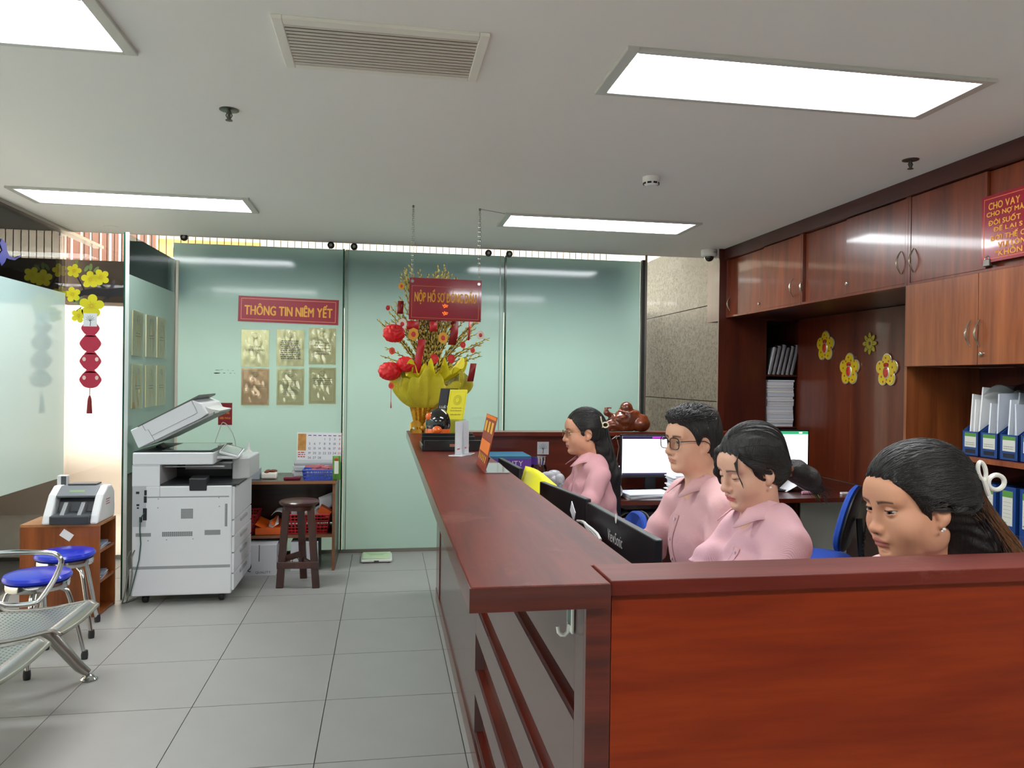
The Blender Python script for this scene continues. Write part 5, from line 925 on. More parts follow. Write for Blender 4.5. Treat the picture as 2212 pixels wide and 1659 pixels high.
# open shelves below
su = thing('shelf_unit', 'open red wood shelving with blue files under the cabinet', 'shelves', (3.15, 3.3, 0)); zs1 = onx(1957, 968, 2.93).z
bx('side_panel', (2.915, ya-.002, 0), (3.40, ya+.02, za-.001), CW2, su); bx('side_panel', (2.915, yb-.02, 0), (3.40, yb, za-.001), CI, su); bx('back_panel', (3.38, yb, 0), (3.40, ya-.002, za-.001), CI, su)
for z in (zs1, .72, .05): bx('shelf', (2.93, yb, z-.022), (3.38, ya-.002, z), W_RED, su); bx('shelf_edge', (2.922, yb, z-.024), (2.93, ya-.002, z+.001), CW2, su)
fb = P('file_blue', (24,62,122), .4); lbl = P('file_label', (205,205,192), .6); lg = P('file_green', (84,140,60), .5)
fx = 2.975; y0_ = onx(2078, 950, fx).y
names = ('first', 'second', 'third', 'fourth')
for i in range(4):
    y = y0_-i*.122; t = thing('magazine_file', 'blue low box file on upper shelf, %s from the cabinet side' % names[i], 'file box', (fx+.12, y-.055, zs1), 'blue box files on the upper shelf'); z = zs1+.0005; hh = .125
    Mx = Matrix(((1,0,0,0),(0,0,1,0),(0,1,0,0),(0,0,0,1)))
    for yy in (y-.112, y-.004): B().prism([(fx, z), (fx+.25, z), (fx+.25, z+.26), (fx+.2, z+.26), (fx, z+hh)], yy, yy+.003, Mx).build('side_wall', fb, t)
    bx('front_wall', (fx, y-.112, z), (fx+.003, y-.001, z+hh), fb, t); bx('base', (fx, y-.112, z), (fx+.25, y-.001, z+.003), fb, t)
    bx('label', (fx-.0012, y-.095, z+.045), (fx, y-.02, z+hh-.008), lbl, t); bx('label_band', (fx-.0018, y-.095, z+hh-.026), (fx-.0012, y-.02, z+hh-.008), lg, t); bx('finger_slot', (fx-.0012, y-.09, z+.014), (fx, y-.025, z+.034), P('slot_dark', (20,24,34)), t)
    lines(t, P('label_print', (120,120,115)), axes((fx-.0012, y-.057, z+.07), (0, -1, 0), ZU), [(-.03, .03, -.004-k*.01, .003) for k in range(2)])
    for k in range(3):
        hgt = rnd.uniform(.26, .36); B().box((0, -.004, 0), (.21, .004, hgt), T(fx+.015, y-.03-k*.028, z+.004) @ rot('Y', rnd.uniform(-3, 9)) @ rot('X', rnd.uniform(-7, 5))).build('papers', P(('doc0', 'sleeve_grey', 'doc1')[k] if i else 'doc2', (150,155,160), .5), t)
tag(bx('teal_folder', (fx+.02, y0_-.50, zs1+.12), (fx+.2, y0_-.485, zs1+.33), P('teal_folder', (90,140,150), .4)), 'teal folder standing at the right end of upper shelf', 'folder')
def bag(u, v): return (fx+.03+.15*v, y0_-.10-.32*u, zs1+.31+.10*math.sin(PI*u)*(.5+.5*v)+.02*math.sin(7*u+3*v))
tag(B().grid(bag, 12, 6).build('plastic_sheet', clear('dull_plastic', (150,150,155), 1.5, .2, .1), None, True), 'dull plastic sheet draped over the upper blue files', 'plastic sheet')
y1_ = onx(2118, 1100, fx-.02).y
for i in range(4):
    y = y1_-i*.118; z = .7205; hx = fx-.02; top = .315; t = thing('lever_file', 'tall blue lever file on lower shelf, %s from the cabinet side' % names[i], 'file', (hx+.14, y-.04, z), 'blue lever files on the lower shelf')
    for yy in (y-.095, y-.004): bx('cover', (hx, yy, z), (hx+.285, yy+.003, z+top), fb, t)
    bx('spine', (hx, y-.092, z), (hx+.003, y-.004, z+top), fb, t, bevel=.001); bx('paper_block', (hx+.02, y-.08, z+.01), (hx+.27, y-.02, z+top-.02), paper, t)
    bx('label', (hx-.0012, y-.078, z+.13), (hx, y-.018, z+top-.02), lbl, t); bx('label_band', (hx-.0018, y-.078, z+top-.05), (hx-.0012, y-.018, z+top-.02), lg, t); bx('finger_slot', (hx-.0012, y-.066, z+.085), (hx, y-.03, z+.10), P('slot_dark'), t); text('REG', P('label_print'), t, axes((hx-.0012, y-.062, z+.137), (0, -1, 0), ZU), .012, .005) if 0 else None
    lines(t, P('label_print'), axes((hx-.0012, y-.048, z+.2), (0, -1, 0), ZU), [(-.024, .024, .04-k*.018, .0015) for k in range(5)]+[(-.026, .0, -.06, .006)])
def bag2(u, v): return (fx+.02+.2*v, y1_-.02-.4*u, .72+.32+.03*math.sin(5*u)*v+.03*v)
tag(B().grid(bag2, 12, 6).build('plastic_sheet', MATS['dull_plastic'], None, True), 'dull plastic sheet lying on the lower blue files', 'plastic sheet')
# ---- alcove below the upper row
al = thing('alcove', 'dark red wood alcove with paper niche under the upper cabinets', 'cabinet', (3.3, 5.1, 0)); AY = 6.2; BX = 3.6; xn0 = ony(1655, 800, AY).x; xn1 = ony(1724, 800, AY).x
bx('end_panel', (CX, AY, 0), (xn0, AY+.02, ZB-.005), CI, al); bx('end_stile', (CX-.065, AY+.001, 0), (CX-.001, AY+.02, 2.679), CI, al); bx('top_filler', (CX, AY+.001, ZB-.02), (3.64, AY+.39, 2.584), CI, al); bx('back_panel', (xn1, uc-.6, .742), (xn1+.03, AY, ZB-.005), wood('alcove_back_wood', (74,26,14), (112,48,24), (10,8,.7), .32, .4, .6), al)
ym_ = 5.42; bx('panel_joint', (xn1-.002, ym_, .742), (xn1+.0, ym_+.004, 1.4), CW2, al)
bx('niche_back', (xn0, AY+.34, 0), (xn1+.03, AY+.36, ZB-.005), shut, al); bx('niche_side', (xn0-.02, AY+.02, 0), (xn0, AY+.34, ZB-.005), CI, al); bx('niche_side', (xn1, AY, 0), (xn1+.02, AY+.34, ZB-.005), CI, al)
zn = [ony(1690, y, AY).z for y in (922, 810)]
for z in zn+[.74]: bx('niche_shelf', (xn0, AY+.005, z-.014), (xn1, AY+.34, z), CI, al)
bx('front_rail', (xn1-.03, uc-.05, .715), (xn1, uc, ZB-.005), CW2, al)
ps = thing('paper_stack', 'tall stack of white document bundles in the alcove niche', 'papers', ((xn0+xn1)/2, AY+.15, zn[0])); zc = zn[0]+.0005; k = 0
while zc < zn[1]-.045:
    h = rnd.uniform(.008, .034); jx = rnd.uniform(-.006, .006); B().box((xn0+.02+jx, AY+.012+rnd.uniform(0, .008), zc), (xn1-.03+jx, AY+.25, zc+h)).build('bundle', P('doc%d' % (k % 3)), ps, bevel=.002); zc += h+.0012; k += 1
for k in range(6):
    xx = xn0+.035+k*.042; t = thing('plastic_folder', 'clear plastic document folder leaning in the niche, %s from left' % ('first', 'second', 'third', 'fourth', 'fifth', 'sixth')[k], 'folder', (xx, AY+.1, zn[1]), 'plastic folders in the alcove niche')
    M = T(xx, AY+.01, zn[1]+.001) @ rot('Y', 13); B().box((-.012, 0, 0), (.012, .22, .25+.012*(k % 3)), M).build('documents', P('folder_grey%d' % (k % 2), ((226,227,230), (205,207,212))[k % 2], .5), t, bevel=.004)
    B().box((-.0165, -.004, .002), (.0165, .22, .262+.012*(k % 3)), M).build('sleeve', clear('folder_sleeve', (245,245,246), 1.45, .05, .0), t)
# flower plaques on the alcove back
gm = P('plaque_gold', (216,186,24), .3, .1); rim = P('plaque_rim', (226,214,190), .22, .6); redp = P('plaque_red', (176,30,30), .3); yo = P('plaque_dull_gold', (176,158,50), .35, .3)
def plaque(px, py, hpx, label, petals=5, plain=False):
    c = onx(px, py, xn1-.001); r = hpx/2/FPX*(c.y*.986+c.x*.166)*1.02; M = axes(c, (0, -1, 0), ZU); t = thing('flower_plaque', label, 'wall ornament', c, 'flower plaques on the alcove back'); n = 80
    out = lambda k_, R: [(R*(.68+.32*abs(math.cos(petals/2*(a-PI/2)))**.75)*math.cos(a), R*(.68+.32*abs(math.cos(petals/2*(a-PI/2)))**.75)*math.sin(a)) for a in [2*PI*k/n for k in range(n)]]
    if plain:
        for k in range(8):
            a = PI/2+k*PI/4; B().prism([(r*(.55+.42*math.cos(u))*math.cos(a)-r*.2*math.sin(u)*math.sin(a), r*(.55+.42*math.cos(u))*math.sin(a)+r*.2*math.sin(u)*math.cos(a)) for u in [2*PI*j/14 for j in range(14)]], 0, .008, M).build('petal', yo, t, bevel=.002)
        b = B()
        for k in range(16): a = k*PI/8; b.ball((r*.5*math.cos(a), r*.5*math.sin(a), .009), (r*.05, r*.05, .002), 6, 4, M)
        b.ball((0, 0, .008), (r*.12, r*.12, .004), 10, 5, M); b.build('relief', P('plaque_dark', (96,80,20), .4), t); return
    B().prism(out(0, r), 0, .012, M).build('rim', rim, t, bevel=.003); B().prism(out(0, r*.92), .012, .015, M).build('face', gm, t)
    b = B()
    for k in range(14):
        a = 2*PI*k/14+.3; rr_ = r*(.72 if k % 2 else .56); x, y = rr_*math.cos(a), rr_*math.sin(a)
        if abs(x) < r*.25 and abs(y-.02) < r*.35: continue
        q_ = r*.085; b.prism([(x+q_*(1 if j % 2 else .5)*math.cos(j*PI/5), y+q_*(1 if j % 2 else .5)*math.sin(j*PI/5)) for j in range(10)], .015, .0158, M)
    b.build('star_print', redp, t)
    B().ball((0, -.12*r, .015), (r*.3, r*.36, .006), 16, 8, M).build('medallion_rim', rim, t, True); B().ball((0, -.12*r, .017), (r*.24, r*.3, .007), 16, 8, M).build('medallion', P('medallion_red', (200,44,24), .2, coat=.5), t, True)
    b = B()
    for s in (-.5, 0, .5): b.ball((s*r*.25, .33*r+abs(s)*-.04*r, .016), (r*.1, r*.12, .006), 8, 6, M)
    b.build('bow', redp, t, True)
plaque(1785, 748, 66, 'yellow flower plaque at the upper left of the group'); plaque(1837, 798, 71, 'yellow flower plaque at the bottom middle of the group'); plaque(1918, 800, 73, 'yellow flower plaque nearest the lighter cabinet doors'); plaque(1880, 742, 49, 'smaller plain dull gold flower plaque without red medallion', 8, True)
# ---- blue office chairs
def office_chair(cx, cy, rz, label, low=False):
    """faces local -x"""
    t = thing('office_chair', label, 'chair', (cx, cy, 0), 'blue office chairs'); cb = P('chair_blue', (28,74,176), .75, bump=(400, .3)); cbk = P('chair_black', (14,14,16), .5)
    M = T(cx, cy, 0) @ rot('Z', rz); bt, bo = (.80, .58) if low else (.955, .58)
    def seat(u, v): a = 2*PI*u; q_ = 3.2; r = 1/((abs(math.cos(a))**q_+abs(math.sin(a))**q_)**(1/q_)); k = (0, .9, 1, 1, .93, .6, 0)[round(v*6)]; z = (.47, .47, .48, .515, .53, .535, .532)[round(v*6)]; return (.235*r*k*math.cos(a), (.175 if low else .24)*r*k*math.sin(a), z)
    B().grid(seat, 41, 7, M=M).build('seat_cushion', cb, t, True); B().box((-.2, -.15, .455), (.2, .15, .472), M).build('seat_shell', cbk, t, bevel=.01)
    zc_ = (bt+bo)/2; hh = (bt-bo)/2; tl = math.radians(12)
    def back(s, th):
        def fn(u, v):
            a = 2*PI*u; q_ = 2.6; r = 1/((abs(math.cos(a))**q_+abs(math.sin(a))**q_)**(1/q_)); k = (0, .9, 1, 1, .92, 0)[round(v*5)]; d = (0, 0, .006, th*.7, th, th*1.02)[round(v*5)]
            y = (.17 if low else .215)*r*k*math.cos(a)*(1-.12*math.sin(a)); z = hh*r*k*math.sin(a); return (.23+s*d+z*math.sin(tl)+.25*y*y*-1, y, zc_+z*math.cos(tl))
        return fn
    B().grid(back(-1, .035), 41, 6, M=M).build('back_cushion', cb, t, True); B().grid(back(1, .02), 41, 6, M=M).build('back_shell', cbk, t, True)
    B().tube([M @ Vector(q_) for q_ in ((.0, 0, .44), (.2, 0, .43), (.29, 0, .5), (.27, 0, zc_))], .018, 8).build('back_arm', cbk, t, True)
    b = B()
    for k in range(12): b.tube([M @ Vector((.285+.002*k, .026*math.cos(a)*0+.02*math.cos(a), .52+k*(zc_-.52)/12+.02*math.sin(a)*.2)) for a in [2*PI*j/8 for j in range(8)]], .006, 5, True)
    b.build('bellows', cbk, t, True)
    B().tube([M @ Vector((0, 0, .09)), M @ Vector((0, 0, .455))], .025, 10).build('gas_lift', cbk, t, True)
    for k in range(5):
        a = k*2*PI/5+.3; rb_ = .16 if low else .27; e = M @ Vector((rb_*math.cos(a), rb_*math.sin(a), .075)); o = B().tube([M @ Vector((0, 0, .10)), e], [.025, .016], 8).build('base_spoke', cbk, t, True); B().lathe([(0, -.018), (.028, -.018), (.028, .018), (0, .018)], 12, T(e.x, e.y, .0285) @ rot('Z', math.degrees(a)) @ rot('X', 90)).build('caster', cbk, o, True)
    return t
office_chair(2.42, 4.02, -42, 'empty blue office chair with black back behind the women')
# ================================================================ SMOOTH SOLIDS (blended fields turned into one continuous mesh)
def axis(lo, hi, flo, fhi, df, dc):
    a = [lo]
    while a[-1] < hi: a.append(a[-1]+(df if flo-dc < a[-1] < fhi else dc))
    return np.array(a, np.float32)
class Vol:
    def __init__(s, xs, ys, zs): s.ax = (xs, ys, zs); s.F = np.full((len(xs), len(ys), len(zs)), .3, np.float32)
    def op(s, fn, lo, hi, k=.01, mode='u'):
        sl = []
        for a, l, h in zip(s.ax, lo, hi):
            i, j = np.searchsorted(a, l-k-.012), np.searchsorted(a, h+k+.012)
            if i >= j: return
            sl.append(slice(i, j))
        X, Y, Z = s.ax[0][sl[0]][:, None, None], s.ax[1][sl[1]][None, :, None], s.ax[2][sl[2]][None, None, :]
        d = fn(X, Y, Z).astype(np.float32); f = s.F[sl[0], sl[1], sl[2]]
        if mode == 'u': h = np.maximum(k-np.abs(f-d), 0)/k; f[...] = np.minimum(f, d)-h*h*k/4
        elif mode == 's': d = -d; h = np.maximum(k-np.abs(f-d), 0)/k; f[...] = np.maximum(f, d)+h*h*k/4
        elif mode == 'a': f[...] = f+d
    def mesh(s, name, col=None, flip=False):
        F = s.F; xs, ys, zs = s.ax; ins = F < 0
        c = ins[:-1, :-1, :-1].astype(np.int8)
        c = sum(ins[a:F.shape[0]-1+a, b:F.shape[1]-1+b, d:F.shape[2]-1+d].astype(np.int8) for a in (0, 1) for b in (0, 1) for d in (0, 1))
        act = (c > 0) & (c < 8); I, J, K = np.nonzero(act); idx = np.full(act.shape, -1, np.int32); idx[I, J, K] = np.arange(len(I))
        acc = np.zeros((len(I), 3)); cnt = np.zeros(len(I)); C = [(a, b, d) for a in (0, 1) for b in (0, 1) for d in (0, 1)]
        for p in C:
            for q in C:
                if p < q and sum(abs(u-v) for u, v in zip(p, q)) == 1:
                    f0 = F[I+p[0], J+p[1], K+p[2]]; f1 = F[I+q[0], J+q[1], K+q[2]]; m = (f0 < 0) != (f1 < 0); t = np.where(m, f0/np.where(m, f0-f1, 1), 0)
                    A = np.stack([xs[I+p[0]], ys[J+p[1]], zs[K+p[2]]], 1); Bq = np.stack([xs[I+q[0]], ys[J+q[1]], zs[K+q[2]]], 1)
                    acc += np.where(m[:, None], A+(Bq-A)*t[:, None], 0); cnt += m
        V = acc/cnt[:, None]; faces = []
        for axn in range(3):
            sh = [slice(None)]*3; sh2 = [slice(None)]*3; sh[axn] = slice(0, -1); sh2[axn] = slice(1, None); a, b = ins[tuple(sh)], ins[tuple(sh2)]
            i, j, k = np.nonzero(a != b); g = np.stack([i, j, k], 1); u, v = [(1, 2), (2, 0), (0, 1)][axn]
            ok = (g[:, u] > 0) & (g[:, v] > 0) & (g[:, u] < F.shape[u]-1) & (g[:, v] < F.shape[v]-1); g = g[ok]; sg = a[tuple(g.T)]
            def cell(du, dv): h = g.copy(); h[:, u] -= du; h[:, v] -= dv; return idx[h[:, 0], h[:, 1], h[:, 2]]
            q = np.stack([cell(1, 1), cell(0, 1), cell(0, 0), cell(1, 0)], 1); q[~sg] = q[~sg][:, ::-1]; faces.append(q)
        Fc = np.concatenate(faces); Fc = Fc[(Fc >= 0).all(1)]
        me = bpy.data.meshes.new(name); me.vertices.add(len(V)); me.vertices.foreach_set('co', V.astype(np.float32).ravel()); me.loops.add(len(Fc)*4); me.loops.foreach_set('vertex_index', Fc.astype(np.int32).ravel())
        me.polygons.add(len(Fc)); me.polygons.foreach_set('loop_start', np.arange(0, len(Fc)*4, 4, dtype=np.int32)); me.update(calc_edges=True); me.validate()
        me.polygons.foreach_set('use_smooth', [True]*len(me.polygons))
        if col is not None: vcolor(me, col(V))
        s.V, s.Fc = V, Fc
        return me
def vcolor(me, c):
    at = me.color_attributes.new('Col', 'FLOAT_COLOR', 'POINT'); full = np.ones((len(me.vertices), 4), np.float32); full[:, :3] = c; at.data.foreach_set('color', full.ravel())
def ell(c, r):
    def fn(X, Y, Z):
        x, y, z = X-c[0], Y-c[1], Z-c[2]; k0 = np.sqrt((x/r[0])**2+(y/r[1])**2+(z/r[2])**2); k1 = np.sqrt((x/r[0]**2)**2+(y/r[1]**2)**2+(z/r[2]**2)**2)+1e-9
        return k0*(k0-1)/k1
    return fn
def cone_(a, b, r0, r1, flat=False):
    a = np.array(a, float); b = np.array(b, float); d = b-a; L2 = d@d
    def fn(X, Y, Z):
        t0 = ((X-a[0])*d[0]+(Y-a[1])*d[1]+(Z-a[2])*d[2])/L2; t = np.clip(t0, 0, 1)
        q = np.sqrt((X-a[0]-t*d[0])**2+(Y-a[1]-t*d[1])**2+(Z-a[2]-t*d[2])**2)-(r0+(r1-r0)*t)
        if flat: q = np.maximum(q, (t0-1)*math.sqrt(L2))
        return q
    return fn
def bb(*ps):  # bounding box of (point, radius)
    lo = [min(p[i]-r for p, r in ps) for i in range(3)]; hi = [max(p[i]+r for p, r in ps) for i in range(3)]; return lo, hi
class Head:
    def __init__(s, pos, sc, yaw, pitch, roll):
        s.h = np.array(pos, float); s.s = sc; base = Matrix(((-1, 0, 0), (0, -1, 0), (0, 0, 1)))
        s.R = np.array(Matrix.Rotation(math.radians(yaw), 3, 'Z') @ base @ Matrix.Rotation(math.radians(pitch), 3, 'Y') @ Matrix.Rotation(math.radians(roll), 3, 'X'))
    def w(s, p): return s.h+s.s*(s.R@np.array(p, float))
    def W(s, p): return Vector(s.w(p))
    def loc(s, V): return ((V-s.h)@s.R)/s.s
    def fn(s, f):
        R, h, k = s.R, s.h, s.s
        def g(X, Y, Z):
            x, y, z = X-h[0], Y-h[1], Z-h[2]
            return k*f((x*R[0, 0]+y*R[1, 0]+z*R[2, 0])/k, (x*R[0, 1]+y*R[1, 1]+z*R[2, 1])/k, (x*R[0, 2]+y*R[1, 2]+z*R[2, 2])/k)
        return g
    def E(s, vol, c, r, k=.01, mode='u', pad=None):
        m = max(r)*s.s*1.02; p = s.w(c); vol.op(s.fn(ell(c, r)), p-m, p+m, k*s.s, mode)
    def Cn(s, vol, a, b, r0, r1, k=.01, mode='u'):
        lo, hi = bb((s.w(a), r0*s.s), (s.w(b), r1*s.s)); vol.op(s.fn(cone_(a, b, r0, r1)), lo, hi, k*s.s, mode)
    def F(s, vol, f, c, m, k, mode='u'): p = s.w(c); vol.op(s.fn(f), p-m*s.s, p+m*s.s, k*s.s, mode)
def face(vol, H, jaw=1.0, male=False, eyes=(.0030, -.0035), nose=1.0, cheek=1.0):
    E, Cn = H.E, H.Cn
    E(vol, (-.016, 0, .036), (.096, .076, .087), .01); E(vol, (.028, 0, -.026), (.060, .064*jaw, .082), .03)
    E(vol, (.036, 0, -.076), (.043, .047*jaw, .036), .03); E(vol, (.068, 0, -.097), (.019, .021, .016), .022)
    for y in (-1, 1):
        E(vol, (.050, y*.037*cheek, -.036), (.031, .028*cheek, .034), .02); E(vol, (.0, y*.052*jaw, -.06), (.03, .014, .03), .02)
        E(vol, (.071, y*.027, .022), (.014, .024, .009), .014)
    E(vol, (.066, 0, .045), (.026, .05, .03), .03)
    for y in (-1, 1): E(vol, (.0935, y*.0315, .002), (.0155, .019, .0105), .012, 's')
    Cn(vol, (.0845, 0, .010), (.1015*(.5+.5*nose), 0, -.030), .0075, .0095, .012); E(vol, (.1005, 0, -.0345), (.0125*nose, .0115*nose, .0105), .009)
    for y in (-1, 1): E(vol, (.0925, y*.0125*nose, -.0385), (.010, .0075, .0075), .007); E(vol, (.1, y*.0062, -.0455), (.006, .0038, .003), .004, 's')
    E(vol, (.0815, 0, -.056), (.012, .025, .012), .014)
    E(vol, (.0890, 0, -.0612), (.0075, .0215, .0046), .006); E(vol, (.0872, 0, -.0715), (.0078, .0185, .0056), .006); Cn(vol, (.0965, -.019, -.0662), (.0965, .019, -.0662), .0016, .0016, .003, 's'); E(vol, (.0845, 0, -.0835), (.006, .016, .005), .008, 's')
    for y in (-1, 1):
        c = (.0735, y*.0315, .002)
        def lid(x, yy, z, c=c, y=y):
            d = np.sqrt((x-c[0])**2+(yy-c[1])**2+(z-c[2])**2)-.0143; tilt = (yy-c[1])*y*.10
            return np.maximum(d, np.minimum(-(z-c[2]-eyes[0]-tilt), 0)+np.where(z-c[2] > 0, 0, 0)) if False else np.maximum(d, -np.maximum((z-c[2])-eyes[0]-tilt, eyes[1]+tilt-(z-c[2])))
        H.F(vol, lid, c, .016, .003)
        # ear
        E(vol, (-.012, y*.074, -.008), (.017, .008, .029), .006); E(vol, (-.008, y*.081, -.004), (.009, .006, .016), .006, 's'); E(vol, (-.004, y*.072, -.034), (.008, .006, .009), .006)
def skin_color(H, tone, lip, brow=(30, 22, 20), lidz=.003, blush=.12, brow_t=.0042):
    T_, Lp, Bw = np.array(lin(tone)), np.array(lin(lip)), np.array(lin(brow))
    def f(V):
        p = H.loc(V); x, y, z = p[:, 0], p[:, 1], p[:, 2]; ay = np.abs(y); c = np.tile(T_, (len(V), 1))
        def mix(m, col): return c+(np.array(col)-c)*np.clip(m, 0, 1)[:, None]
        front = x > .04
        ck = np.exp(-((ay-.042)/.02)**2-((z+.035)/.022)**2)*front; c = mix(ck*blush, T_*np.array([1.0, .62, .6]))
        ck = np.exp(-(y/.016)**2-((z+.036)/.012)**2)*front; c = mix(ck*blush*.8, T_*np.array([1.0, .68, .64]))
        e = (y/.0235)**2+((z+.0665)/(.0112-.0022*np.minimum(1, ay/.02)))**2; c = mix((1.15-e)*4*(x > .07), Lp)
        ml = (np.abs(z+.0662) < .0011)*(ay < .021)*(x > .07); c = mix(ml*.65, Lp*.25)
        t = (ay-.012)/.038; bz = .0205+.0055*np.sin(np.clip(t, 0, 1)*2.2)-.002*t; m = (t > 0)*(t < 1)*(x > .03)*np.clip(1.3-np.abs(z-bz)/(brow_t*(1.1-.6*t)), 0, 1)*.9; c = mix(m, Bw)
        ez = z-.002; er = np.sqrt((ay-.0315)**2+(x-.0735)**2+ez**2); up = (er < .0162)*(x > .072)*np.clip(1-np.abs(ez-lidz-.0005)/.0016, 0, 1); c = mix(up*.95, np.array([.01, .008, .008]))
        n = (np.abs(ay-.0062) < .0042)*(np.abs(z+.0465) < .0032)*(x > .08); c = mix(n*.75, T_*.12)
        return c
    return f
skin_m = P('skin', (215,165,138), .5, vcol=True, spec=.4, sss=.0)
eye_m = P('eye', (230,225,220), .12, vcol=True, coat=.6)
def eyes(H, body, gaze=(0, 0), lid0=.003):
    for y in (-1, 1):
        c = H.W((.0735, y*.0315, .002)); b = B().ball((0, 0, 0), .0126*H.s, 24, 16); me = b.mesh('eye'); co = np.array(b.v)
        g = H.R@np.array((math.cos(gaze[0])*math.cos(gaze[1]), math.sin(gaze[0]), -math.sin(gaze[1]))); an = np.degrees(np.arccos(np.clip((co@g)/(.0126*H.s), -1, 1)))
        col = np.where((an < 15)[:, None], [.004]*3, np.where((an < 34)[:, None], [.022, .012, .008], [.45, .41, .38])); vcolor(me, col); me.transform(Matrix.Translation(c)); eo = link('eye', me, eye_m, body, True, ang=3)
        q_ = []
        for i in range(9):
            dy = -.0118+.0236*i/8; dz = lid0+dy*y*.10+.0004; q_.append(H.W((.0735+math.sqrt(max(1e-8, .0147**2-dy*dy-dz*dz)), y*.0315+dy, .002+dz)))
        B().tube(q_, [.0004]+[.0008*H.s]*7+[.0004], 5).build('lash_line', P('lash_dark', (16,12,12), .6), eo, True)
hair_m = P('hair_black', (24,21,20), .38, spec=.5, bump=(1, .5, (420, 420, 40))); hair_b = P('hair_brown', (92,58,36), .45, bump=(1, .5, (420, 420, 40)))
strand_m = P('hair_strand', (30,27,26), .42, spec=.6); strand_b = P('hair_strand_brown', (110,74,48), .4)
def grow(H, me_bvh, paths, mat, parent, r=.0010, n=12, name='strands', lift=.0006):
    """lay fine locks over the hair surface; each path is (start, end) in head space, swept round the skull"""
    b = B(); c0 = np.array((-.018, 0, .03))
    for p0, p1 in paths:
        a, c = np.array(p0)-c0, np.array(p1)-c0; la, lc = np.linalg.norm(a), np.linalg.norm(c); w_ = math.acos(max(-1, min(1, float(a@c)/(la*lc)))); pts = []
        for i in range(n):
            t = i/(n-1); q = (a/la*math.sin((1-t)*w_)+c/lc*math.sin(t*w_))/max(math.sin(w_), 1e-4)*(la+(lc-la)*t)+c0
            W_ = H.W(q); hit = me_bvh.find_nearest(W_)
            pts.append(hit[0]+hit[1]*lift*(1+.8*math.sin(7*t+la*900)))
        b.tube(pts, [r*(.5+1*math.sin(PI*min(1, .12+.8*i/(n-1)))) for i in range(n)], 4)
    o = b.build(name, mat, parent, True, ang=3); o['kind'] = 'stuff'; return o
def collar(par, c, mat, rx=.060, ry=.062, tilt=16, open_=.42, fall=.055, h=.040, k=1.0, body_yaw=0):
    M = T(*c) @ rot('Z', body_yaw) @ rot('Y', tilt); rows = 7; n = 61
    def fn(u, v):
        ph = open_+(2*PI-2*open_)*u; e = math.exp(-((min(ph, 2*PI-ph)-open_)/.42)**2); i = round(v*(rows-1))
        rr = (1.0, 1.015, 1.03, 1.07, 1.24+.06*e, 1.46+.18*e, 1.66+.42*e)[i]; z = (-.012, .012, h*.9-.012*e, h-.014*e, h*.62-.022*e, h*.1-.03*e, -fall*.25-fall*.9*e)[i]
        sp = 1+.0*e; return (-rr*rx*k*math.cos(ph), -rr*ry*k*math.sin(ph)*sp, z*k)
    return B().grid(fn, n, rows, M=M).build('collar', mat, par, True, ang=2, solid=.0025)
def hand(vol, wr, d, lat, up, sc=1.0, k=.006):
    wr, d, lat, up = [np.array(v, float) for v in (wr, d, lat, up)]; pc = wr+d*.05*sc
    for s_ in (-.024, -.008, .008, .024): a, b = wr+d*.012*sc+lat*s_*.7*sc, wr+d*.088*sc+lat*s_*sc; vol.op(cone_(a, b, .013*sc, .0115*sc), *bb((a, .013*sc), (b, .013*sc)), .016)
    for s_, L in ((-.029, .058), (-.010, .074), (.010, .080), (.029, .070)):
        a = wr+d*.088*sc+lat*s_*sc; m_ = a+(d*.86+lat*s_*3-up*.18)*L*.5*sc; e = m_+(d*.72+lat*s_*2-up*.7)*L*.5*sc
        vol.op(cone_(a, m_, .0092*sc, .0085*sc), *bb((a, .01), (m_, .01)), k); vol.op(cone_(m_, e, .0085*sc, .0068*sc), *bb((m_, .01), (e, .01)), k)
    a = wr+d*.03*sc+lat*.022*sc; m_ = a+(d*.55+lat*.8-up*.25)*.042*sc; e = m_+(d*.9+lat*.25-up*.35)*.034*sc
    vol.op(cone_(a, m_, .0125*sc, .0098*sc), *bb((a, .013), (m_, .013)), .01); vol.op(cone_(m_, e, .0098*sc, .0078*sc), *bb((m_, .01), (e, .01)), k)
def shirtmat(name, col, stripe=None):
    mt = P(name, col, .75, bump=(14, .55)) ; nt = mt.node_tree; bs = nt.nodes['Principled BSDF']
    if stripe:
        tc = nt.nodes.new('ShaderNodeTexCoord'); mp = nt.nodes.new('ShaderNodeMapping'); mp.inputs['Scale'].default_value = (230, 440, 0); nt.links.new(tc.outputs['Object'], mp.inputs[0]); sp = nt.nodes.new('ShaderNodeSeparateXYZ'); nt.links.new(mp.outputs[0], sp.inputs[0])
        ad = nt.nodes.new('ShaderNodeMath'); nt.links.new(sp.outputs[0], ad.inputs[0]); nt.links.new(sp.outputs[1], ad.inputs[1]); fr = nt.nodes.new('ShaderNodeMath'); fr.operation = 'FRACT'; nt.links.new(ad.outputs[0], fr.inputs[0]); gt = nt.nodes.new('ShaderNodeMath'); gt.operation = 'GREATER_THAN'; gt.inputs[1].default_value = .5; nt.links.new(fr.outputs[0], gt.inputs[0])
        mx = nt.nodes.new('ShaderNodeMix'); mx.data_type = 'RGBA'; mx.inputs[6].default_value = lin(col)+(1,); mx.inputs[7].default_value = lin(stripe)+(1,); nt.links.new(gt.outputs[0], mx.inputs[0]); nt.links.new(mx.outputs[2], bs.inputs['Base Color'])
    return mt
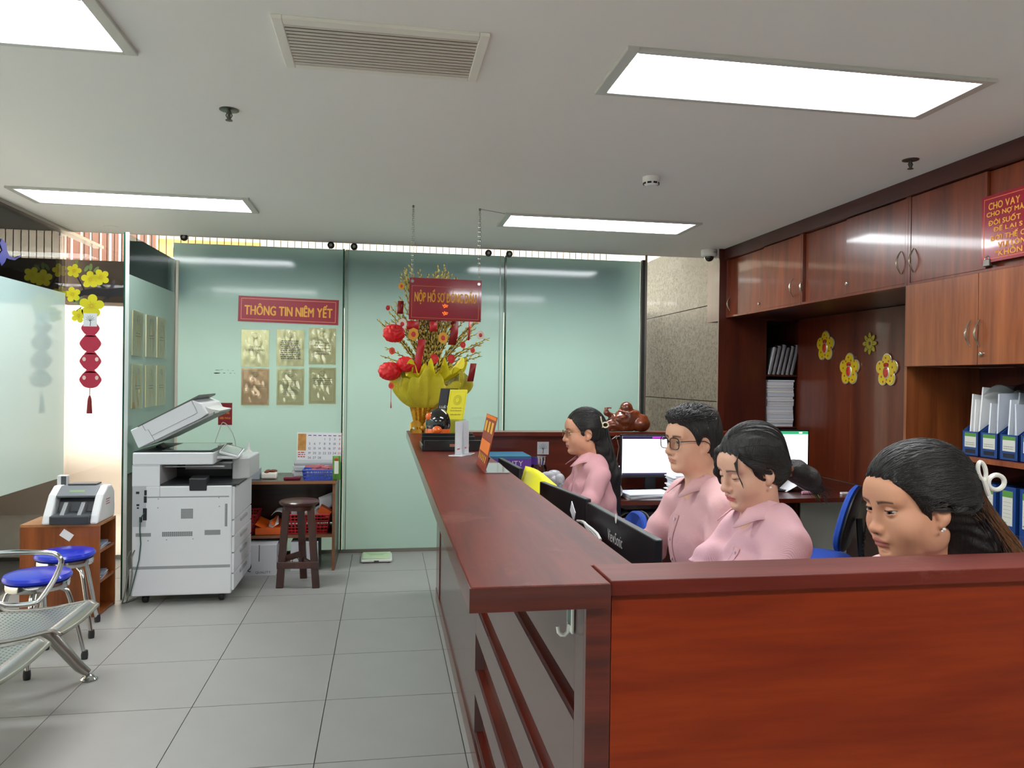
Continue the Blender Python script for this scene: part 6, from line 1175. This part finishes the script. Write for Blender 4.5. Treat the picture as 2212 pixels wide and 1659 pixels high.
def person(label, H, tone, lip, shirt, S, sw, arms, sleeve, male=False, face_kw={}, hip_dx=.06, seed=1, lidz=.003, gaze=(0, .1), fine=.0028, brow_t=.0042, neck_r=.05, leanx=0.0):
    """seated figure facing -x; S = point between the shoulders; arms = (near, far) each (elbow, wrist)"""
    S = np.array(S, float); hx, hy, hz = H.h; pel = np.array((S[0]+hip_dx, S[1], .635)); m_ = .15*H.s
    t = thing('person', label, 'person', (pel[0], pel[1], 0), 'seated staff')
    # --- body: one continuous surface
    lo = np.array((min(a[1][0] for a in arms)-.24, S[1]-sw-.16, .48)); hi = np.array((S[0]+.22, S[1]+sw+.16, hz+.14*H.s))
    V = Vol(axis(lo[0], hi[0], hx-.125*H.s, hx+.115*H.s, fine, .0065), axis(lo[1], hi[1], hy-.095*H.s, hy+.095*H.s, fine, .0065), axis(lo[2], hi[2], hz-.125*H.s, hz+.14*H.s, fine, .0065))
    face(V, H, male=male, **face_kw)
    nb_ = H.w((-.022, 0, -.055)); nk = S+np.array((-.012, 0, .012)); V.op(cone_(nb_, nk, neck_r*H.s, neck_r*1.12*H.s), *bb((nb_, .07), (nk, .08)), .03)
    V.op(cone_(S+np.array((0, -sw*.75, -.045)), S+np.array((0, sw*.75, -.045)), .05, .05), *bb((S+np.array((0, -sw, -.05)), .07), (S+np.array((0, sw, -.05)), .07)), .06)
    V.op(ell(S+np.array((0, 0, -.15)), (.082, .135, .155)), S-.33, S+.2, .05); V.op(cone_(S+np.array((0, 0, -.2)), pel, .10, .115), *bb((S+np.array((0, 0, -.2)), .12), (pel, .12)), .06)
    for sd, (el, wr) in zip((-1, 1), arms):
        sh = S+np.array((0, sd*sw, -.05)); el = np.array(el); wr = np.array(wr); V.op(cone_(sh, el, .043, .036), *bb((sh, .045), (el, .045)), .03); V.op(cone_(el, wr, .037, .024), *bb((el, .04), (wr, .04)), .015)
        d = (wr-el)/np.linalg.norm(wr-el); d = np.array((d[0], d[1]*.6, d[2]*.2)); d /= np.linalg.norm(d); lat = np.cross((0, 0, 1), d)*(-sd); lat /= np.linalg.norm(lat); hand(V, wr, d, lat, (0, 0, 1), .95 if not male else 1.05)
    body = link('body', V.mesh('body', skin_color(H, tone, lip, lidz=lidz, brow_t=brow_t)), skin_m, t); eyes(H, body, gaze, lidz)
    # --- shirt
    rg = random.Random(seed); ph = rg.uniform(0, 6); zb_ = .56
    lo2 = np.array((lo[0]+.1, lo[1], zb_)); V2 = Vol(np.arange(lo2[0], hi[0]+.03, .0058, dtype=np.float32), np.arange(lo2[1]-.02, hi[1]+.02, .0058, dtype=np.float32), np.arange(zb_, S[2]+.09, .0058, dtype=np.float32))
    chest = (.108, .168, .165) if male else (.098, .15, .155)
    V2.op(ell(S+np.array((.004, 0, -.15)), chest), S-.36, S+.2, .05); mid_ = S*.5+pel*.5
    V2.op(cone_(S+np.array((0, 0, -.18)), mid_, .122 if male else .108, .118 if male else .1), *bb((S, .3), (mid_, .14)), .05); V2.op(cone_(mid_, pel+np.array((0, 0, -.06)), .12 if male else .10, .14), *bb((mid_, .15), (pel, .2)), .05)
    V2.op(cone_(S+np.array((0, -sw*.45, -.028)), S+np.array((0, sw*.45, -.028)), .062, .062), *bb((S+np.array((0, -sw, -.05)), .08), (S+np.array((0, sw, -.05)), .08)), .05)
    if not male:
        for sd in (-1, 1): V2.op(ell(S+np.array((-.042, sd*.062, -.185)), (.062, .058, .06)), S-.35, S+.2, .05)
    for sd, (el, wr) in zip((-1, 1), arms):
        sh = S+np.array((0, sd*sw, -.05)); el = np.array(el, float); wr = np.array(wr, float); r0 = .066 if male else .054
        tr_ = S+np.array((.01, sd*.05, .004)); V2.op(cone_(tr_, sh, .05, r0*.92), *bb((tr_, .07), (sh, .08)), .045)
        if sleeve >= 1: V2.op(cone_(sh, el, r0, .054), *bb((sh, .08), (el, .08)), .03); e2 = el+(wr-el)*min(1, sleeve-1+.001); V2.op(cone_(el, e2, .054, .054-.016*(sleeve-1), True), *bb((el, .07), (e2, .07)), .03)
        else: e2 = sh+(el-sh)*sleeve; V2.op(cone_(sh, e2, r0, .062, True), *bb((sh, .08), (e2, .08)), .03)
    nk2 = S+np.array((-.02, 0, .10)); V2.op(cone_(S+np.array((-.005, 0, -.05)), nk2, .056*H.s, .066*H.s), *bb((S, .1), (nk2, .1)), .006, 's')
    vf = S+np.array((-.115, 0, .01)); V2.op(cone_(S+np.array((-.06, 0, .05)), S+np.array((-.14, 0, -.075)), .05, .008), *bb((S+np.array((-.06, 0, .05)), .07), (S+np.array((-.14, 0, -.08)), .06)), .01, 's')
    for sd, (el, wr) in zip((-1, 1), arms):
        el = np.array(el); sh = S+np.array((0, sd*sw, -.05))
        for c0, amp, kk in ((sh+np.array((-.05, -sd*.05, -.06)), .0085, 70), (el, .009, 85)):
            def fold_(X, Y, Z, c0=c0, amp=amp, kk=kk): r2 = (X-c0[0])**2+(Y-c0[1])**2+(Z-c0[2])**2; return amp*np.exp(-r2/.009)*np.sin(kk*(Z*.8+X*.55)+3*np.sin(14*Y+ph)+ph)
            V2.op(fold_, c0-.2, c0+.2, .01, 'a')
    def drape(X, Y, Z): return .0035*np.sin(30*Y+9*np.sin(7*Z+ph)+ph)*np.clip((S[2]-.08-Z)*6, 0, 1)+.0042*np.sin(46*Z+14*X+4*np.sin(17*Y))*np.clip((S[2]-.22-Z)*5, 0, 1)
    V2.op(drape, lo-1, hi+1, .01, 'a')
    def crumple(X, Y, Z): return .0026*np.sin(58*(X+.5*Z)+5*np.sin(19*Y+ph))*np.sin(24*Z-17*Y+ph)*np.clip((S[2]-.03-Z)*9, 0, 1)
    V2.op(crumple, lo-1, hi+1, .01, 'a')
    so = link('shirt', V2.mesh('shirt'), shirt, t); bvh = BVHTree.FromPolygons(V2.V.tolist(), V2.Fc.tolist())
    def front(y, z):
        h_ = bvh.ray_cast(Vector((S[0]-.9, y, z)), Vector((1, 0, 0))); return h_[0] if h_[0] else None
    # placket and buttons
    zz_ = [S[2]-.085-i*.014 for i in range(24)]; vs = []
    for z in zz_:
        row = [front(S[1]+dy, z) for dy in (-.016, -.008, .004, .014)]
        if any(q is None for q in row): break
        vs.append([q+Vector((-.0022-(.0012 if 0 < i < 3 else 0), 0, 0)) for i, q in enumerate(row)])
    if len(vs) > 4:
        fl_ = [q for r_ in vs for q in r_]; pk_ = B().add(fl_, [(r_*4+c_, r_*4+c_+1, r_*4+c_+5, r_*4+c_+4) for r_ in range(len(vs)-1) for c_ in range(3)]).build('placket', shirt, so, True, ang=3, solid=.0015)
        for i in range(1, len(vs), 5): q = (vs[i][1]+vs[i][2])/2+Vector((-.003, 0, 0)); B().lathe([(0, 0), (.005, 0), (.0058, .0008), (.0058, .002), (.004, .0024), (0, .0018)], 12, T(*q) @ rot('Y', -90)).build('button', P('button_pink', (222,190,196), .3), so, True)
    if male:
        rows = []
        for i in range(10):
            row = [front(S[1]-.045-.011*j, S[2]-.15-i*.0125) for j in range(10)]; rows.append(row)
        if all(q is not None for r_ in rows for q in r_): B().add([q+Vector((-.0028, 0, 0)) for r_ in rows for q in r_], [(r_*10+c_, r_*10+c_+1, r_*10+c_+11, r_*10+c_+10) for r_ in range(9) for c_ in range(9)]).build('pocket', shirt, so, True, ang=3, solid=.0018)
    collar(so, S+np.array((-.008, 0, .018)), shirt, .058*H.s/1.0, .061*H.s)
    # --- trousers and shoes
    V3 = Vol(np.arange(S[0]-.5, S[0]+.34, .011, dtype=np.float32), np.arange(S[1]-.3, S[1]+.3, .011, dtype=np.float32), np.arange(.04, .78, .011, dtype=np.float32)); V3.op(ell(pel+np.array((.01, 0, -.0)), (.13, .165, .105)), pel-.25, pel+.25, .03)
    for sd in (-1, 1):
        a = pel+np.array((0, sd*.085, -.02)); kn = np.array((S[0]-.34, S[1]+sd*.10, .585)); an = np.array((S[0]-.30, S[1]+sd*.10, .10)); V3.op(cone_(a, kn, .085, .062), *bb((a, .1), (kn, .1)), .03); V3.op(cone_(kn, an, .06, .042), *bb((kn, .1), (an, .1)), .03)
        def sole(u, v): 
            aa = 2*PI*u; rr_ = (0, 1, 1, .9, .55, 0)[round(v*5)]; return (an[0]-.06+.125*rr_*math.cos(aa), an[1]+.045*rr_*math.sin(aa), (.0, .0, .03, .055, .085, .1)[round(v*5)]-.03*rr_*max(0, -math.cos(aa))*(v > .5))
        B().grid(sole, 25, 6).build('shoe', black, t, True)
    link('trousers', V3.mesh('trousers'), P('trousers_dark', (30,30,38), .8), t)
    return t, body, so, bvh
def hair_vol(H, back=.2, down=.2, df=.0036): return Vol(np.arange(H.h[0]-.16, H.h[0]+back, df, dtype=np.float32), np.arange(H.h[1]-.135, H.h[1]+.135, df, dtype=np.float32), np.arange(H.h[2]-down, H.h[2]+.17, df, dtype=np.float32))
def hair_cap(V, H, top=1.0, cut=(.098, -.016, .088, .125, .094), nape=-.062, ears=True, pad=0.0):
    H.E(V, (-.018, 0, .036), (.106+pad, .086+pad, .0975*top+pad), .01); H.E(V, (-.045, 0, -.02), (.068, .07, .06), .03)
    H.E(V, (cut[0], 0, cut[1]), (cut[2], cut[3], cut[4]), .006, 's')
    H.E(V, (.03, 0, -.10), (.10, .2, .075), .008, 's')
    if ears:
        for y in (-1, 1): H.E(V, (-.006, y*.088, -.014), (.024, .028, .036), .006, 's')
def ripples(V, H, amp=.0013, fr=330, dirv=(0, 1, .3)):
    dv = H.R@np.array(dirv); f = lambda X, Y, Z: amp*np.sin(fr*(X*dv[0]+Y*dv[1]+Z*dv[2])+6*np.sin(22*(X+Z)))
    V.op(f, H.h-1, H.h+1, .01, 'a')
def hair_mesh(V, mat, parent, name='hair', col=None):
    me = V.mesh(name, col); o = link(name, me, mat, parent); return o, BVHTree.FromPolygons(V.V.tolist(), V.Fc.tolist())
def hairline(n, lo=-1.25, hi=1.25, z0=.074):
    out = []
    for i in range(n):
        a = lo+(hi-lo)*i/(n-1); out.append((.088*math.cos(a*.95)-.004, .078*math.sin(a), z0-.055*(abs(a)/1.3)**2.2))
    return out
def specs(H, body, rim, wd, ht, r, mat, lens=True, rectp=4.0):
    """worn spectacles: rims, lenses, bridge and temples"""
    g = H.W; o = None; gl = clear('spectacle_lens', (238,240,240), 1.5, 0, .03); parts = []
    x0 = .101
    for y in (-1, 1):
        ring = []
        for k in range(28):
            a = 2*PI*k/28; q = 1/((abs(math.cos(a))**rectp+abs(math.sin(a))**rectp)**(1/rectp)); ly = y*.0335+wd*q*math.cos(a); lz = -.002+ht*q*math.sin(a); ring.append((x0-.35*max(0, abs(ly)-.03)*abs(ly)*6, ly, lz))
        b = B().tube([g(q) for q in ring], r*H.s, 6, True)
        if o is None: o = b.build('glasses', mat, body, True)
        else: b.build('rim', mat, o, True)
        n = len(ring); B().add([g(q) for q in ring], [tuple(range(n))]).build('lens', gl, o)
        B().tube([g((x0-.012, y*(.0335+wd), .006)), g((.06, y*.076, .008)), g((-.0, y*.083, .006)), g((-.02, y*.081, -.004)), g((-.028, y*.078, -.02))], r*H.s, 6).build('temple', mat, o, True)
    B().tube([g((x0, -.0335+wd-.002, .002)), g((x0+.004, 0, .006)), g((x0, .0335-wd+.002, .002))], r*H.s, 6).build('bridge', mat, o, True)
    return o
# ================================================================ PEOPLE
def head_at(ear, y_ear, sc, yaw, pitch, roll):
    e = ony(*ear, y_ear); H = Head((0, 0, 0), sc, yaw, pitch, roll); off = H.w((-.012, .076, -.01)); H.h = np.array(e)-off; return H
rs = random.Random(21); J = lambda q, a: (q[0]+rs.uniform(-a, a), q[1]+rs.uniform(-a, a), q[2]+rs.uniform(-a, a))
pink = shirtmat('pink_shirt', (214,166,166)); pink2 = shirtmat('pink_striped_shirt', (228,184,188), (216,162,170)); pink3 = shirtmat('rose_shirt', (212,158,162)); pinkw_ = shirtmat('pale_striped_shirt', (226,198,196), (190,140,140))
# --- man with black glasses
H = head_at((1526.5, 962), 2.47, .94, 12, 2, 0); S = H.h+np.array((.055, 0, -.175))
arm = lambda S, sw, sd, ex, ey, ez, wx, wy: ((S[0]+ex, S[1]+sd*(sw+ey), S[2]+ez), (max(S[0]+wx, .93), S[1]+sd*wy, .79))
t, body, so, bv = person('man in pink shirt and black glasses facing the ViewSonic monitor', H, (224,172,142), (200,136,116), pink, S, .185, (arm(S, .185, -1, -.06, .05, -.27, -.33, .16), arm(S, .185, 1, -.13, .03, -.25, -.40, .16)), 1.9, True, dict(jaw=1.02, nose=1.08), seed=3, brow_t=.0055, neck_r=.055)
V = hair_vol(H, .14, .12); hair_cap(V, H, 1.02, pad=-.001); H.E(V, (.035, 0, .098), (.062, .066, .034), .03); H.E(V, (-.03, 0, .10), (.07, .07, .034), .03); ripples(V, H, .0022, 260, (.3, .9, .2)); hm, hb = hair_mesh(V, hair_m, body)
ps_ = []
for k in range(330):
    a = rs.uniform(-1.3, 1.3); u = rs.uniform(-.6, 1); s0 = (.085*u-.01, .075*math.sin(a), .06+.07*math.cos(a)*math.sqrt(max(.05, 1-u*u*.7))); ps_.append((s0, (s0[0]+rs.uniform(.01, .05), s0[1]+rs.uniform(.0, .03), s0[2]+rs.uniform(-.012, .012))))
grow(H, hb, ps_, strand_m, hm, .0011, 7, lift=.002)
specs(H, body, None, .0265, .0205, .0017, P('frame_black', (16,16,18), .3))
# --- woman with ponytail looking down
H = head_at((1664, 1026), 2.02, .965, 8, 15, -3); S = H.h+np.array((.048, 0, -.148))
t, body, so, bv = person('woman with low ponytail and striped pink shirt looking down', H, (228,176,150), (206,108,104), pink2, S, .14, (arm(S, .14, -1, -.13, .05, -.24, -.36, .12), arm(S, .14, 1, -.12, .05, -.22, -.36, .14)), .92, False, dict(jaw=1.0, eyes=(-.0043, -.0052), cheek=1.04), seed=8, lidz=-.0046, gaze=(0, .5))
V = hair_vol(H, .24, .2); hair_cap(V, H, 1.0, cut=(.102, -.02, .084, .125, .092)); H.E(V, (-.085, .0, -.012), (.04, .045, .045), .03)
tail = [(-.118, .005, -.03), (-.15, .012, -.05), (-.185, .02, -.085), (-.205, .022, -.125)]
for (a, c), (r0, r1) in zip(zip(tail[:-1], tail[1:]), ((.024, .034), (.034, .034), (.034, .016))): H.Cn(V, a, c, r0, r1, .012)
H.Cn(V, (.07, -.045, .07), (.08, -.066, .0), .014, .008, .01); H.Cn(V, (.08, -.066, 0), (.07, -.07, -.04), .008, .003, .01); H.E(V, (-.02, 0, .075), (.085, .075, .062), .03)
ripples(V, H, .0012, 330, (0, 1, .35)); hm, hb = hair_mesh(V, hair_m, body)
ps_ = [(J(q, .006), J((-.112, 0, -.025), .012)) for q in hairline(240)]+[(J((rs.uniform(-.02, .07), .0, .13), .02), J((-.112, rs.uniform(-.03, .03), -.025), .01)) for k in range(110)]
grow(H, hb, ps_, strand_m, hm, .0007, 14); b = B()
for k in range(90): a = J(tail[0], .014); e = J((-.23, .024, -.15), .03); m_ = J(tail[2], .024); b.tube([H.W(a), H.W(m_), H.W(e)], [.001, .0012, .0004], 4)
b.build('tail_strands', strand_m, hm, True)['kind'] = 'stuff'; b = B()
for k in range(26): a = rs.uniform(-.009, .009); b.tube([H.W((.062+a, .046+a, .074)), H.W((.082, .054+a, .048)), H.W((.086+a*.3, .059+a*.8, .02)), H.W((.078+a*.3, .063+a*.5, -.012-abs(a)*2))], [.001, .001, .0008, .0003], 4)
b.build('fringe_strands', strand_m, hm, True)['kind'] = 'stuff'
b = B(); c_ = np.array(tail[0])
for k in range(9): a = 2*PI*k/9; b.ball(H.W(c_+np.array((0, .025*math.cos(a), .025*math.sin(a)))), .0105, 8, 6)
b.build('scrunchie', P('scrunchie_brown', (140,84,60), .6, var=(200,.5)), hm, True)
e = B().ball(H.W((-.002, .081, -.046)), .0042, 10, 8).build('earring', P('pearl', (225,215,200), .15, coat=.6), body, True)
# --- woman at far end with thin glasses and long hair
H = head_at((1272.6, 939), 3.92, 1.02, 0, 4, 0); S = H.h+np.array((.05, 0, -.17))
t, body, so, bv = person('woman with thin gold glasses and long hair at the far monitor', H, (208,150,120), (190,112,104), pink3, S, .158, (arm(S, .158, -1, -.09, .04, -.25, -.32, .12), arm(S, .158, 1, -.1, .03, -.24, -.33, .14)), 1.15, False, dict(jaw=.98), seed=12)
V = hair_vol(H, .26, .56, .0045); hair_cap(V, H, 1.0, cut=(.1, -.016, .083, .125, .09)); hw = H.h
for a, c, r0, r1 in (((.07, 0, .03), (.105, 0, -.09), .06, .06), ((.105, 0, -.09), (.155, -.01, -.24), .06, .058), ((.155, -.01, -.24), (.185, -.015, -.50), .055, .028)):
    a, c = hw+np.array(a), hw+np.array(c); V.op(cone_(a, c, r0, r1), *bb((a, .07), (c, .07)), .02)
ripples(V, H, .0016, 300, (.5, 1, .1)); hm, hb = hair_mesh(V, hair_m, body)
grow(H, hb, [(J(q, .006), J((-.10, 0, .035), .014)) for q in hairline(160)], strand_m, hm, .0008, 12)
b = B()
for k in range(80): y = rs.uniform(-.05, .05); x = rs.uniform(-.02, .05); b.tube([Vector(hb.find_nearest(Vector(hw+np.array((.10+x, y, .02-.52*u+.0))))[0])+Vector((.0008, 0, 0)) for u in (0, .2, .4, .6, .8, 1)], [.001, .0012, .0012, .0012, .001, .0005], 4)
b.build('long_strands', strand_m, hm, True)['kind'] = 'stuff'
cl = P('clip_cream', (226,214,180), .35); c_ = H.W((-.095, .052, .035)); b = B().tube([c_+Vector((.012+.017*math.cos(a), -.012, .0+.014*math.sin(a))) for a in [2*PI*k/14 for k in range(14)]], .004, 6, True)
for z0, z1 in ((.0, .045), (.0, -.06)): b.tube([c_+Vector((-.004, -.012, z0)), c_+Vector((-.012, -.013, z1*.5)), c_+Vector((-.014 if z1 > 0 else -.004, -.008, z1))], .0035, 6)
b.build('hair_clip', cl, hm, True); specs(H, body, None, .023, .018, .0011, P('frame_gold', (190,160,110), .25, .9), rectp=3)
# --- nearest woman with half-up hair and white clip
H = head_at((2040, 1109), 1.60, 1.15, 1, 9, 1); S = H.h+np.array((.06, .02, -.18))
t, body, so, bv = person('woman nearest the camera with half up hair and white clip', H, (216,156,124), (190,112,100), pinkw_, S, .165, (arm(S, .165, -1, -.12, -.02, -.24, -.34, .08), arm(S, .165, 1, -.1, .05, -.24, -.33, .14)), .9, False, dict(jaw=1.06, cheek=1.1, nose=.82, eyes=(.0026, -.0034)), seed=17, gaze=(.45, .15), fine=.0024, lidz=.0026)
def browncol(V_): p = H.loc(V_); m_ = np.clip((-.13-p[:, 0])*14, 0, 1)*np.clip((.02-p[:, 2])*12, 0, 1); return np.array(lin((26,22,20)))+(np.array(lin((120,78,46)))-np.array(lin((26,22,20))))*m_[:, None]
V = hair_vol(H, .32, .34, .0038); hair_cap(V, H, 1.0, cut=(.102, -.022, .083, .125, .096), pad=.004); H.E(V, (-.06, 0, .035), (.08, .083, .085), .03)
for a, c, r0, r1 in (((-.07, .0, .0), (-.10, .0, -.10), .072, .07), ((-.10, 0, -.10), (-.15, .0, -.20), .07, .07), ((-.15, 0, -.20), (-.17, .01, -.28), .07, .05), ((-.12, 0, .0), (-.19, .0, -.14), .035, .05)): H.Cn(V, a, c, r0, r1, .03)
for y in (-1, 1): H.E(V, (-.004, y*.092, -.018), (.02, .03, .03), .006, 's')
ripples(V, H, .0014, 320, (.25, 1, .3)); hm, hb = hair_mesh(V, P('hair_two_tone', (30,25,22), .36, vcol=True, bump=(1, .5, (420, 420, 40))), body, col=browncol)
ps_ = [(J(q, .006), J((-.125, rs.uniform(-.02, .05), .03), .014)) for q in hairline(380, -1.2, 1.45)]+[(J((.02, .088, -.0), .01), J((-.12, .08, .0), .015)) for k in range(60)]
grow(H, hb, ps_, strand_m, hm, .00062, 16); b = B(); b2_ = B()
for k in range(220):
    y = rs.uniform(-.07, .075); s0 = np.array((-.10+rs.uniform(-.03, .03), y, .0+rs.uniform(-.03, .02))); e0 = np.array((-.15+rs.uniform(-.10, .05), y*1.1, -.25+rs.uniform(-.03, .04))); pts = []
    for i in range(8): q = H.W(s0+(e0-s0)*(i/7)+np.array((-.03*math.sin(PI*i/7), 0, 0))); h_ = hb.find_nearest(q); pts.append(h_[0]+h_[1]*.001)
    (b2_ if e0[0] < -.17 else b).tube(pts, [.001, .0012, .0012, .0012, .0011, .001, .0009, .0006], 4)
for k in range(60):
    s0 = np.array((-.17+rs.uniform(-.03, .02), rs.uniform(-.05, .06), -.13+rs.uniform(-.06, .04))); d_ = np.array((-.05-rs.uniform(0, .05), rs.uniform(-.02, .02), rs.uniform(-.045, .0))); b2_.tube([H.W(s0+d_*u+np.array((0, 0, -.02*u*u))) for u in (0, .33, .66, 1)], [.0007, .0006, .0005, .0003], 4)
b.build('long_strands', strand_m, hm, True)['kind'] = 'stuff'; b2_.build('brown_strands', strand_b, hm, True)['kind'] = 'stuff'
wc = P('clip_white', (235,232,222), .25, coat=.5); c_ = H.W((-.125, .06, .04)); vx, vz = Vector((1, 0, 0)), Vector((0, 0, 1)); b = B()
def lobe(c, rx, rz, ang, th): 
    ca, sa = math.cos(ang), math.sin(ang); b.tube([c+vx*(rx*math.cos(a)*ca-rz*math.sin(a)*sa)+vz*(rx*math.cos(a)*sa+rz*math.sin(a)*ca)+Vector((0, -.01, 0)) for a in [2*PI*k/20 for k in range(20)]], th, 8, True)
lobe(c_+vx*.030+vz*-.006, .022, .018, 0, .0058); lobe(c_+vx*-.010+vz*.022, .010, .022, .25, .0052); b.tube([c_+Vector((-.006, -.012, .0)), c_+Vector((.0, -.014, -.022)), c_+Vector((.008, -.012, -.036))], .006, 8); b.tube([c_+Vector((-.008, 0, .005)), c_+Vector((.01, .03, .0)), c_+Vector((.008, .08, .0))], .006, 8)
b.build('hair_clip', wc, hm, True)
B().ball(H.W((.0, .084, -.040)), .004, 8, 6).ball(H.W((.004, .083, -.043)), .003, 8, 6).build('earring', P('crystal', (240,235,230), .05, coat=1), body, True)
for k, (x, y) in enumerate(((1.28, 2.53), (1.24, 2.10), (1.20, 3.99), (1.43, 1.70))): pass
# chairs under the seated staff
for o in [q for q in bpy.data.objects if q.name.startswith('person') and q.parent is None]:
    x, y, _ = o.location; lab = o['label']; office_chair(x-.02, y, 0, 'low blue office chair under the '+('man in glasses' if lab.startswith('man') else 'ponytail woman' if 'ponytail' in lab else 'woman at the far monitor' if 'thin gold' in lab else 'nearest woman'), True)
# ================================================================ reclining wooden statue
V = Vol(*[np.arange(a, c, .0045, dtype=np.float32) for a, c in ((1.42, 2.0), (5.2, 5.46), (1.14, 1.42))]); z0 = 1.15; sx0 = ony(1352, 900, 5.33).x; SY = 5.335
def SE(dx, dz, rx, ry, rz, dy=0, k=.02, mode='u'): c = np.array((sx0+dx, SY+dy, z0+dz)); V.op(ell(c, (rx, ry, rz)), c-max(rx, ry, rz), c+max(rx, ry, rz), k, mode)
SE(.0, .075, .12, .07, .07); SE(.105, .055, .075, .065, .06, -.02, .01); SE(-.09, .045, .10, .065, .048, 0); SE(.02, .135, .09, .06, .03, 0, .02); SE(-.04, .10, .06, .06, .035, -.01, .015)
SE(-.0, .17, .047, .045, .047, -.01, .012); SE(-.046, .158, .008, .012, .016, -.01, .006); SE(.046, .158, .008, .012, .016, -.01, .006)
for a, c, r0, r1 in (((-.09, 0, .10), (-.15, -.01, .135), .024, .018), ((-.15, -.01, .135), (-.152, -.01, .165), .018, .012), ((-.12, -.02, .02), (.03, -.03, .03), .035, .03), ((.02, -.04, .11), (.13, -.03, .10), .022, .026)):
    a, c = np.array((sx0, SY, z0))+np.array(a), np.array((sx0, SY, z0))+np.array(c); V.op(cone_(a, c, r0, r1), *bb((a, .04), (c, .04)), .015)
for k in range(4): SE(-.160+.014*k, .172, .006, .007, .008, -.012, .004)
def folds(X, Y, Z): return .0024*np.sin(120*(Z-.4*X)+4*np.sin(30*X))*np.clip((1.28-Z)*20, 0, 1)*np.clip((sx0+.03-X)*20, 0, 1)
V.op(folds, (0, 0, 0), (4, 9, 3), .01, 'a'); V.F[:, :, V.ax[2] < z0+.001] = .3
t = thing('wooden_statue', 'polished reclining wooden statue lying on the far counter wing', 'statue', (sx0, SY, z0)); link('figure', V.mesh('statue'), wood('statue_wood', (92,40,20), (134,66,36), (9,9,3), .25, .6), t)
bb_ = B()
for k in range(17): a = PI+PI*k/16; bb_.ball((sx0+.055*math.cos(a), SY-.012+.05*math.sin(a), z0+.135+.018*abs(math.cos(a))), .0062, 8, 6)
bb_.build('bead_necklace', P('bead_wood', (168,92,58), .3, coat=.5), t, True)
